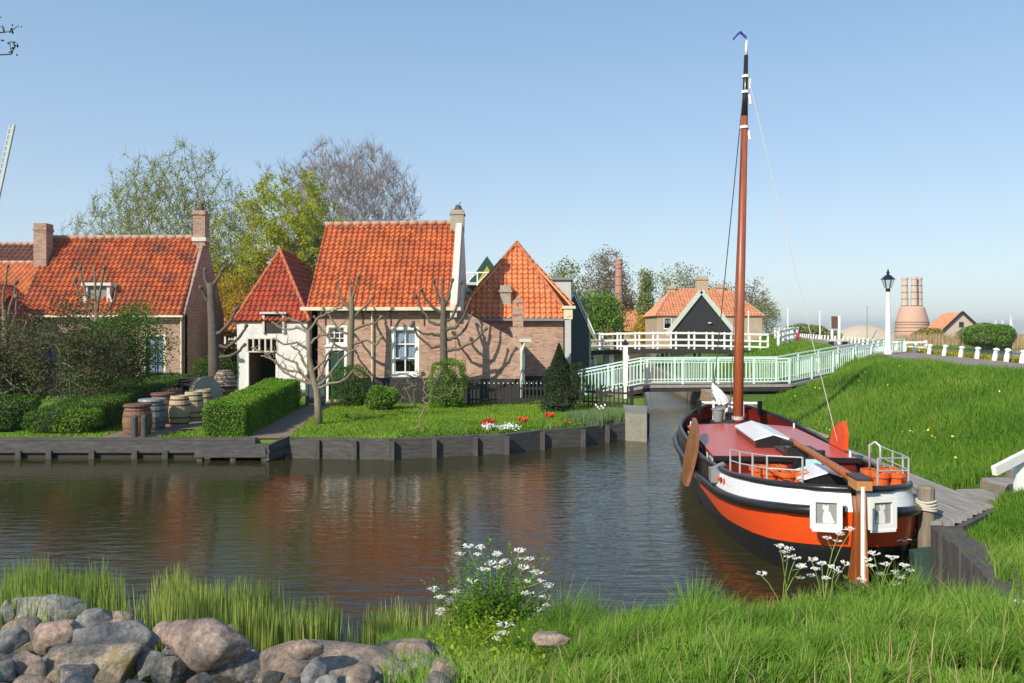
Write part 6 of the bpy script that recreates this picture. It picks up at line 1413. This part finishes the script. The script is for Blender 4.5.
# dry reeds in front of the barn, undergrowth beyond the bridges
def rect_pts(n, x0, x1, y0, y1, zf):
    x = rng.uniform(x0,x1,n); y = rng.uniform(y0,y1,n); return np.stack([x,y,[zf(a,b) for a,b in zip(x,y)]],1)
o = blades('dry_reeds', rect_pts(5000, 62,88,127.5,130.5,lambda a,b:.0), 2.1, .12, M['dryreed'], lean=.08); tag(o, 'belt of tan dry reeds in front of the pale brick barn', 'reeds', kind='stuff')
o = blades('dry_reeds', rect_pts(2500, 46,62,124,130,lambda a,b:.0), 1.3, .12, M['dryreed'], lean=.1); tag(o, 'low dry reeds on the shore below the kiln', 'reeds', kind='stuff')

# ------------------------------------------------------------ grass
# lawn
pp = rect_pts(90000, -13, 4.0, 19.9, 29.5, lambda a,b: ZL)
keep = pip(pp[:,:2], [(-13,19.9),(-5.9,19.95),(-2.97,19.65),(-.98,20.35),(.74,21.35),(1.86,21.9),(2.6,22.7),(3.1,23.3),(3.6,25.5),(4.0,29.5),(-13,29.5)])
keep &= ~pip(pp[:,:2], [(-10.3,19.8),(-10.5,23),(-11.0,26),(-11.9,30),(-8.6,30),(-8.5,26),(-8.6,22),(-9.1,19.8)])
keep &= ~pip(pp[:,:2], [(-6.62,19.8),(-6.9,22),(-7.15,25),(-7.2,30),(-6.4,30),(-6.2,25),(-5.85,22),(-5.6,19.8)])
o = blades('lawn_grass', pp[keep], .09, .03, M['blade_lawn'], lean=.5); tag(o, 'short mown lawn grass in front of the cottages', 'grass', kind='stuff')
# right bank
def bankpts(n, y0, y1, x1f, dens_near=1.5):
    u = rng.uniform(0,1,n); y = 1/(1/y0+(1/y1-1/y0)*u); xl = np.array([xsl(v)+.15 for v in y]); xr_ = np.array([x1f(v) for v in y])
    x = xl+(xr_-xl)*rng.uniform(0,1,n)
    z = np.array([zr(a,b) for a,b in zip(x,y)]); return np.stack([x,y,z],1)
P = bankpts(150000, 8.2, 34, lambda v: min(xb(v)-3.5, .68*v+1.0))
P = P[(P[:,0] < .68*P[:,1]+.8) & ~((P[:,0]>6.6)&(P[:,0]<9.2)&(np.abs(P[:,1]-12.1-(P[:,0]-6.85)*.2)<.6)) & ~((P[:,0]<6.95)&(P[:,1]>11.2)) & ~((P[:,1]>10.0)&(P[:,1]<11.3)&(P[:,0]<5.75+(P[:,1]-10.1)*1.05))]
qx = rng.uniform(5.25,6.9,9000); qy = rng.uniform(9.0,11.3,9000); kq = (qy < 10.05+np.maximum(0,qx-5.7)*.95); Q_ = np.stack([qx[kq],qy[kq],[zr(a,b) for a,b in zip(qx[kq],qy[kq])]],1); P = np.concatenate([P,Q_])
P = P[~((P[:,1]>15.5)&(P[:,1]<34)&(P[:,0]<np.interp(P[:,1],[15,21,25,36],[6.95,7.0,7.3,8.05])+.42))]
nn = np.array([noise.noise((p[0]*.5,p[1]*.35,3)) for p in P])
hh = (.17+.13*np.clip(nn+.3,0,1))*rng.uniform(.5,1.3,len(P))
o = blades('bank_grass', P, hh*.9, .018, M['blade_far'], lean=.5); tag(o, 'thick uncut grass covering the bank right of the barge', 'grass', kind='stuff')
P = bankpts(26000, 34, 110, lambda v: xb(v)-3.4); o = blades('bank_grass', P, .3, .07, M['blade_far'], lean=.5); tag(o, 'far uncut grass on the mound beyond the green bridge', 'grass', kind='stuff')
y = rng.uniform(20,75,9000); x = np.array([xb(v)+.15 for v in y])+rng.uniform(0,1.5,9000); P = np.stack([x,y,[zr(a,b) for a,b in zip(x,y)]],1)
o = blades('verge_weeds', P, .19, .06, M['blade_verge'], lean=.4); tag(o, 'yellow-flowering weeds on the verge behind the white bollards', 'weeds', kind='stuff')
fl = P[rng.choice(9000,1500)]+np.array([0,0,.13]); o = leaves('verge_flowers', fl[:900], .09, M['petal_y']); tag(o, 'yellow blossoms among the verge weeds', 'flowers', kind='stuff')
P = bankpts(420, 9, 26, lambda v: min(xb(v)-3.6,.62*v)); c_ = np.array([noise.noise((p[0]*.8,p[1]*.5,9)) for p in P]); P = P[(c_ > .05) & ~((P[:,0]<10)&(P[:,1]<13.5))]+np.array([0,0,.22])
k = len(P)*2//3; o = leaves('dandelions', P[:k], .05, M['petal_y'], flat=.6, aspect=1); tag(o, 'yellow dandelions dotted in the bank grass', 'flowers', kind='stuff')
o = leaves('daisies', P[k:], .035, M['petal_w'], flat=.6, aspect=1); tag(o, 'white daisies dotted in the bank grass', 'flowers', kind='stuff')

# ------------------------------------------------------------ the flower bed along the quay
bedx = lambda x: itp(x, [b[0] for b in bd], [b[1] for b in bd])
P = np.array([(x, bedx(x)+rng.uniform(0,1.15), ZL) for x in rng.uniform(-2.9,3.0,9000)]); P[:,1] += np.where(P[:,0] < -2.3, -.05, 0)
o = leaves('ground_cover', P+np.abs(rng.normal(size=P.shape))*np.array([0,0,.08]), .06, M['leaf_bright']); tag(o, 'low bright green ground cover in the quayside flower bed', 'ground cover', kind='stuff')
def clump(label, px, Y, r, h, mat, n, w=.018):
    x = (px-512)/FP*Y; t = thing('leafy_clump', label, 'plant', (x,Y,ZL)); a = rng.uniform(0,2*np.pi,n); q = np.sqrt(rng.uniform(0,1,n))*r
    blades('leaves', np.stack([np.cos(a)*q,np.sin(a)*q,np.zeros(n)],1), h, w, M[mat], t, lean=.35); return t
clump('grey-green leafy clump at the right end of the flower bed', 588, 22.8, .62, .42, 'blade_grey', 1500)
clump('grey-green leafy clump beside the concrete block with white narcissus above', 608, 23.5, .55, .42, 'blade_grey', 1300)
clump('bright green leafy clump nearest the concrete block', 622, 24.0, .4, .35, 'blade', 700)
clump('green leafy clump left of the red tulips', 455, 21.0, .5, .25, 'blade', 800)
clump('green leafy clump in the middle of the flower bed', 545, 21.9, .5, .28, 'blade', 800)
def flower(name, label, cat, px, py, Y, mat, r, group, z=None):
    p = pt(px,py,Y); t = thing(name, label, cat, (p.x,Y,ZL), 0, group); h = p.z-ZL
    mb = MB(); mb.tube([(0,0,0),(.01,0,h*.5),(0,0,h)],.008,5); mb.build('stem', M['leaf_green'], t)
    mb = MB(); mb.lathe([(.2*r,h-.01),(.9*r,h+.5*r),(.8*r,h+1.2*r),(.45*r,h+1.7*r)],7); mb.build('blossom', M[mat], t)
for i in range(7): flower('tulip','red tulip in the tight left-hand bunch of the flower bed','tulip',519+i*1.4,419.5+(i%3)*1.2,21.9+.1*(i%2),'petal_r',.045,'left bunch of red tulips')
for i in range(7): flower('tulip','red tulip in the right-hand bunch near the grey-green leaves','tulip',546+i*1.2,415+(i%3)*1.3,22.6+.1*(i%2),'petal_r',.045,'right bunch of red tulips')
for i in range(6): flower('tulip','small dark red tulip low in the bed among green leaves','tulip',553+i*4.3,422+(i%3)*1.5,22.2+.1*(i%2),'petal_r',.035,'scattered low red tulips')
for i in range(6): flower('narcissus','white narcissus above the grey-green clump at the bridge end','narcissus',596+i*1.8,406+(i*7%5),23.6,'petal_w',.035,'white narcissus')
def mound(label, px, py, Y, rx, n, mat):
    p = pt(px,py,Y); t = thing('flower_cushion', label, 'flower cushion', (p.x,Y,ZL)); q = rng.normal(size=(n,3))*np.array([rx*.45,.14,.03])+np.array([0,0,max(.1,p.z-ZL)])
    leaves('petals', q, .05, M[mat], t, flat=.6, aspect=.9); q[:,2] *= rng.uniform(0,.9,n); leaves('foliage', q, .06, M['leaf_green'], t)
mound('white flower cushion at the front of the bed, larger of two', 507, 427, 21.2, .35, 600, 'petal_w')
mound('small white flower cushion left of the larger white one', 488, 426, 21.1, .14, 450, 'petal_w')
mound('small red flower cushion above the small white cushion', 488, 422, 21.4, .14, 450, 'petal_r')
# ------------------------------------------------------------ boulders on the near bank
def rock_mesh(seed, rx, ry, rz, sub=4, lo=.5, hi=.85):
    import bmesh
    r = np.random.default_rng(seed); bm = bmesh.new(); bmesh.ops.create_icosphere(bm, subdivisions=sub, radius=1)
    pl = [(r.normal(size=3), r.uniform(lo,hi)) for _ in range(15)]
    pl = [(a/np.linalg.norm(a), d) for a, d in pl]; off = r.uniform(0,50,3)
    for v in bm.verts:
        p = np.array(v.co)
        for a, d in pl:
            s = p.dot(a)
            if s > d: p = p - a*(s-d)*.95
        n = noise.noise(Vector(p*1.3+off))*.12+noise.noise(Vector(p*3.5+off))*.05+noise.noise(Vector(p*9+off))*.028+noise.noise(Vector(p*22+off))*.008
        p = p*(1+n); v.co = (p[0]*rx,p[1]*ry,p[2]*rz)
    me = bpy.data.meshes.new('boulder'); bm.to_mesh(me); bm.free(); me.polygons.foreach_set('use_smooth',[True]*len(me.polygons)); return me
def solveY(px, py, lift=.12):
    best = None
    for Y in np.arange(3.0, 9.5, .05):
        x = (px-512)/FP*Y; z = CH-(py-HY)/FP*Y
        d = z-(max(zr(x,Y),-.05)+lift)
        if best is None or abs(d) < best[0]: best = (abs(d), Y)
    return best[1]
RL = [(8,614,26,32,0,'grey boulder at the left edge, highest of the pile there'),(48,611,72,42,0,'broad grey boulder near the top left of the stone pile'),(27,636,48,34,1,'sunlit rough brown stone below the broad grey boulder'),
 (9,642,30,30,0,'smooth grey stone at the left edge below the brown one'),(58,638,44,34,3,'pinkish slanting slab between grey boulders on the left'),(94,619,40,24,0,'small grey stone peeping out behind the slanting slab'),
 (120,641,88,52,0,'large rounded grey boulder in the middle of the left pile'),(92,668,126,60,2,'largest lichen-yellowed boulder in front of the left pile'),(207,645,84,54,3,'large smooth pinkish boulder next to the reeds'),
 (169,632,30,20,1,'small tan stone between the grey and the pinkish boulders'),(188,656,54,46,0,'angular slate-grey boulder leaning on the pinkish one'),(170,674,32,34,4,'pale granular stone at the foot of the angular boulder'),
 (236,670,66,38,4,'dark speckled boulder in front of the pinkish one'),(27,674,44,42,1,'brown rounded stone at the bottom left'),(4,668,28,34,1,'brown stone cut by the bottom left corner'),
 (320,669,138,40,1,'long flat tan boulder at the bottom, widest in the right half of the pile'),(305,649,30,22,1,'small tan stone standing behind the long flat boulder'),(411,661,74,40,1,'broad brown boulder at the right end of the stone pile'),
 (400,675,36,24,4,'speckled grey stone tucked under the broad brown boulder'),(258,664,40,34,4,'black and white speckled stone left of the long flat boulder'),(280,661,32,18,0,'small grey stone behind the long flat boulder'),
 (549,639,38,14,1,'lone tan stone at the waterline right of the cow parsley'),(150,668,34,30,0,'grey stone wedged right of the lichen-yellowed boulder')]
for i, (px, py, w, h, mi, lb) in enumerate(RL):
    Y = solveY(px, py, .16 if py > 655 else .30); s = Y/FP; me = rock_mesh(100+i+(40 if i == 15 else 0), w*s*.60, w*s*.33, h*s*.56, 4, *((.66,.93) if mi in (1,3) else (.55,.86)))
    o = link('boulder', me, ROCKS[mi], None, pt(px,py,Y)); o.rotation_euler = (0,0,random.uniform(-.3,.3)); tag(o, lb, 'boulder')
for i in range(120):
    px = random.uniform(-20,450); py = random.uniform(606,702)
    if px > 150: py = random.uniform(632,705)
    if px > 240: py = random.uniform(652,705)
    Y = solveY(px,py,random.uniform(.06,.26)); w = random.uniform(20,46); s = Y/FP; me = rock_mesh(300+i, w*s*.55, w*s*.40, w*s*.38, 3, .55, .86)
    o = link('small_stone', me, ROCKS[random.choice([0,0,1,3,4])], None, pt(px,py,Y)-Vector((0,0,.03))); o.rotation_euler = (0,0,random.uniform(0,6)); tag(o, 'small grey-brown stone filling a gap between the larger boulders', 'stone', 'small filler stones in the pile')

# ------------------------------------------------------------ reeds in the water
n = 13000; x = rng.uniform(-7.4,-.25,n); ym = np.interp(x,[-7.4,-5,-3,-1.5,-.2],[10.0,9.4,8.9,8.5,8.2]); y = 7.85+(ym-7.85)*rng.uniform(0,1,n)**.8
P = np.stack([x,y,np.full(n,-.04)],1); c = np.array([noise.noise((a*1.6,b*1.6,1)) for a,b in zip(x,y)]); keep = c > rng.uniform(-.35,.4,n); P = P[keep]; c = c[keep]
h = np.interp(P[:,0],[-7,-3,-1,0],[.56,.48,.36,.42])*(.55+.5*np.clip(c+.3,0,1)+rng.uniform(0,.45,len(P)))
o = blades('reeds', P, h, .0145, M['reed'], lean=.09, curve=.1); tag(o, 'green young reeds standing in the water along the near bank', 'reeds', kind='stuff')
# tall grass on the near bank, right of the stones
def shore(x): return itp(x, [-60,-8,-3,0,.8,1.5,2.4,3.4,4.2,4.85,5.3,6,9],[8,7.7,7.6,7.75,8.0,8.2,8.35,8.5,8.15,8.0,9.0,9.6,9.8])
n = 130000; y = rng.uniform(2.9**.5,9.7**.5,n)**2; x = (rng.uniform(-.02,.70,n))*y; sh = np.array([shore(a) for a in x]); k = (y < sh-.02)
x, y = x[k], y[k]; P = np.stack([x,y,[zr(a,b) for a,b in zip(x,y)]],1)
c = np.array([noise.noise((a*1.1,b*1.1,7)) for a,b in zip(x,y)]); c2 = np.array([noise.noise((a*2.6,b*2.6,17)) for a,b in zip(x,y)])
keep = (c2 > rng.uniform(-.75,-.15,len(P))); P, c, c2 = P[keep], c[keep], c2[keep]
h = (.13+.20*np.clip(c+.35,0,1))*(.6+.7*rng.uniform(0,1,len(P)))*np.interp(P[:,1],[3,4.5,6.5,8],[.5,.78,1.1,1.15])
tc_ = np.stack([rng.uniform(-.2,6.2,1500), rng.uniform(2.9,9.5,1500)],1); tr = rng.uniform(.12,.34,1500)
ti = np.zeros(len(P),int)
for s0 in range(0,len(P),4000):
    dd = np.linalg.norm(P[s0:s0+4000,None,:2]-tc_[None],axis=2)/tr[None]; ti[s0:s0+4000] = dd.argmin(1)
dv = (P[:,:2]-tc_[ti])/tr[ti][:,None]; dl = np.linalg.norm(dv,axis=1)
P[:,:2] -= (dv*tr[ti][:,None])*.45; h = h*np.interp(dl,[0,1,1.6],[1.25,.85,.5])*np.random.default_rng(3).uniform(.6,1.35,1500)[ti]
kk = dl < 1.7
o = blades('tall_grass', P[kk], h[kk], .0085, M['blade'], lean=.3, curve=.9, cx=.1+dv[kk,0]*.45, cy=dv[kk,1]*.45); tag(o, 'tall fresh grass on the near bank at the bottom right', 'grass', kind='stuff')
ks = rng.choice(len(P), 800); o = blades('dry_stems', P[ks]+rng.normal(size=(800,3))*np.array([.03,.03,0]), rng.uniform(.12,.36,800), .005, M['dryreed'], lean=.35, curve=.4); tag(o, 'straw-coloured dead stems scattered through the tall grass', 'dry grass', kind='stuff')
ks = rng.choice(len(P), 5000); ks = ks[c[ks] > .05]; q = P[ks]+np.array([0,0,.1])+rng.normal(size=(len(ks),3))*.04; o = leaves('broad_weeds', q, .06, M['leaf_bright'], flat=.5, aspect=.45); tag(o, 'broad-leaved weeds low among the bank grass', 'weeds', kind='stuff')
n = 9000; y = rng.uniform(3.2,7.6,n); x = -rng.uniform(-.02,.16,n)*y; P = np.stack([x,y,[zr(a,b) for a,b in zip(x,y)]],1)
o = blades('tall_grass', P, .24, .009, M['blade'], lean=.5, curve=.8); tag(o, 'grass tufts between the stones and the cow parsley', 'grass', kind='stuff')

# ------------------------------------------------------------ cow parsley
def umbel_mesh(seed):
    r = np.random.default_rng(seed); V = []; F = []; mb = MB()
    for k in range(11):
        a = r.uniform(0,2*np.pi); q = math.sqrt(r.uniform())*.052; x, y = math.cos(a)*q, math.sin(a)*q; z = .045-q*.35
        mb.bar((0,0,0),(x,y,z),.002); 
        for j in range(9):
            c = Vector((x+r.normal()*.008, y+r.normal()*.008, z+r.normal()*.004)); a2 = r.uniform(0,6.28); s = .0055
            u = Vector((math.cos(a2)*s,math.sin(a2)*s,r.normal()*.003)); w_ = Vector((-math.sin(a2)*s,math.cos(a2)*s,r.normal()*.003))
            mb.add([c-u,c-w_,c+u,c+w_],[(0,1,2,3)])
    return mb
def parsley(label, px, Y, heads, fol=(.35,.3,.5), nf=3000, mat='leaf_bright', ls=.04, zoff=0):
    X = (px-512)/FP*Y; z = max(zr(X,Y),0)-.02; t = thing('cow_parsley', label, 'cow parsley', (X,Y,z)); o = Vector((X,Y,z))
    mb = MB()
    for i, (hx, hy) in enumerate(heads):
        e = pt(hx,hy,Y+random.uniform(-.15,.15))-o; b = Vector((random.uniform(-.06,.06),random.uniform(-.06,.06),0)); m = b.lerp(e,.5)+Vector((-e.x*.22,0,.06))
        Q = [b, b.lerp(m,.5)+Vector((0,0,.02)), m, m.lerp(e,.6)+Vector((-e.x*.05,0,.01)), e]
        s = MB(); s.tube(Q,[.007,.006,.005,.004,.003],5); s.build('stem', M['stem'], t, smooth=True)
        u = umbel_mesh(hash((hx,hy))%1000); u.v = [tuple(Vector(p)*random.uniform(.75,.95)+e) for p in u.v]; u.build('flower_head', M['petal_w'], t)
        if i % 2 == 0:
            for q in range(2):
                e2 = e+Vector((random.uniform(-.09,.09),random.uniform(-.05,.05),random.uniform(-.1,-.03))); s = MB(); s.tube([Q[3],Q[3].lerp(e2,.6),e2],[.003,.003,.002],4); s.build('stem', M['stem'], t)
                u = umbel_mesh(i*7+q); u.v = [tuple(Vector(p)*.65+e2) for p in u.v]; u.build('flower_head', M['petal_w'], t)
    # feathery leaves: leaflets set along fronds
    P = []; nfr = nf//60
    for k in range(nfr):
        a = random.uniform(0,6.28); el = random.uniform(.1,1.2); L = random.uniform(.5,1.0); d = np.array([math.cos(a)*math.cos(el)*fol[0],math.sin(a)*math.cos(el)*fol[1],math.sin(el)*fol[2]])*L*1.4
        b = np.array([random.uniform(-.4,.4)*fol[0],random.uniform(-.4,.4)*fol[1],random.uniform(0,.35)*fol[2]]); sd = np.cross(d,[0,0,1.]); sd /= np.linalg.norm(sd)+1e-6
        for j in range(60):
            f = j/60; w_ = .10*math.sin(math.pi*min(1,f*.9+.12))*(.6+.4*math.sin(j*1.3)**2)*random.choice([-1,1])*random.uniform(.1,1)
            P.append(b+d*f+sd*w_+np.array([0,0,-.12*f*f])+rng.normal(size=3)*.006)
    leaves('foliage', np.array(P), ls, M[mat], t, flat=.35, aspect=.5); return t
M['stem'] = m_paint('green_stem', (.16,.24,.05), .6)
parsley('tall cow parsley in bloom in the middle foreground, with most flower heads', 495, 6.3, [(468,549),(481,550),(497,557),(505,566),(519,553),(523,570),(537,575),(549,588),(490,566),(527,596),(545,600),(472,584),(511,620)], (.40,.35,.75), 14000, ls=.03)
parsley('thin cow parsley leaning left beside the tall one, over the reeds', 462, 6.5, [(434,592),(455,594),(450,604)], (.25,.25,.4), 2400, ls=.03)
parsley('cow parsley with yellow-green leaves low beside the stone pile', 475, 5.3, [(505,628)], (.42,.35,.38), 8000, mat='leaf_yg', ls=.028)
parsley('slender cow parsley left of the barge rudder with one tall stalk', 782, 7.0, [(780,549),(790,551),(795,560),(762,576),(801,568)], (.2,.2,.3), 1800, ls=.03)
parsley('cow parsley in front of the orange stern', 822, 6.8, [(812,562),(822,566),(835,570),(845,566),(838,536),(850,532)], (.25,.2,.3), 2200, ls=.03)
parsley('leafy cow parsley at the right of the white pole', 882, 6.9, [(866,562),(874,556),(886,567),(892,560),(904,568),(862,582),(898,578)], (.42,.35,.36), 9000, ls=.032)
parsley('cow parsley at the bottom right edge near the timber piling', 1019, 6.6, [(1012,608),(1020,605)], (.2,.2,.2), 1500, ls=.03)
P = np.array([(.2+.9*rng.uniform(), 4.2+2.8*rng.uniform(), 0) for _ in range(7000)]); P[:,0] = (rng.uniform(-.09,.04,7000))*P[:,1]; P[:,2] = [zr(a,b)+abs(random.gauss(0,.12)) for a,b,_ in P]
o = leaves('undergrowth', P, .035, M['leaf_yg']); tag(o, 'yellow-green ferny undergrowth below the tall cow parsley', 'undergrowth', kind='stuff')
P = np.array([(0,y,0) for y in rng.uniform(3.2,8.0,160)]); P[:,0] = rng.uniform(.12,.6,160)*P[:,1]; P = P[[b < shore(a)-.3 for a,b,_ in P]]; P[:,2] = [zr(a,b)+.16 for a,b,_ in P]
# ------------------------------------------------------------ air
m, nt, b = newmat('haze_air'); nt.nodes.remove(b); pv = N(nt, 'ShaderNodeVolumePrincipled'); pv.inputs['Density'].default_value = .0003
pv.inputs['Color'].default_value = (.9,.95,1,1); pv.inputs['Anisotropy'].default_value = .3
nt.links.new(pv.outputs[0], nt.nodes['Material Output'].inputs['Volume'])
mb = MB(); mb.b2(-1550,1550,-90,2450,-2.7,19); o = mb.build('haze', m); tag(o, 'thin pale air over the whole place', 'haze', kind='stuff')
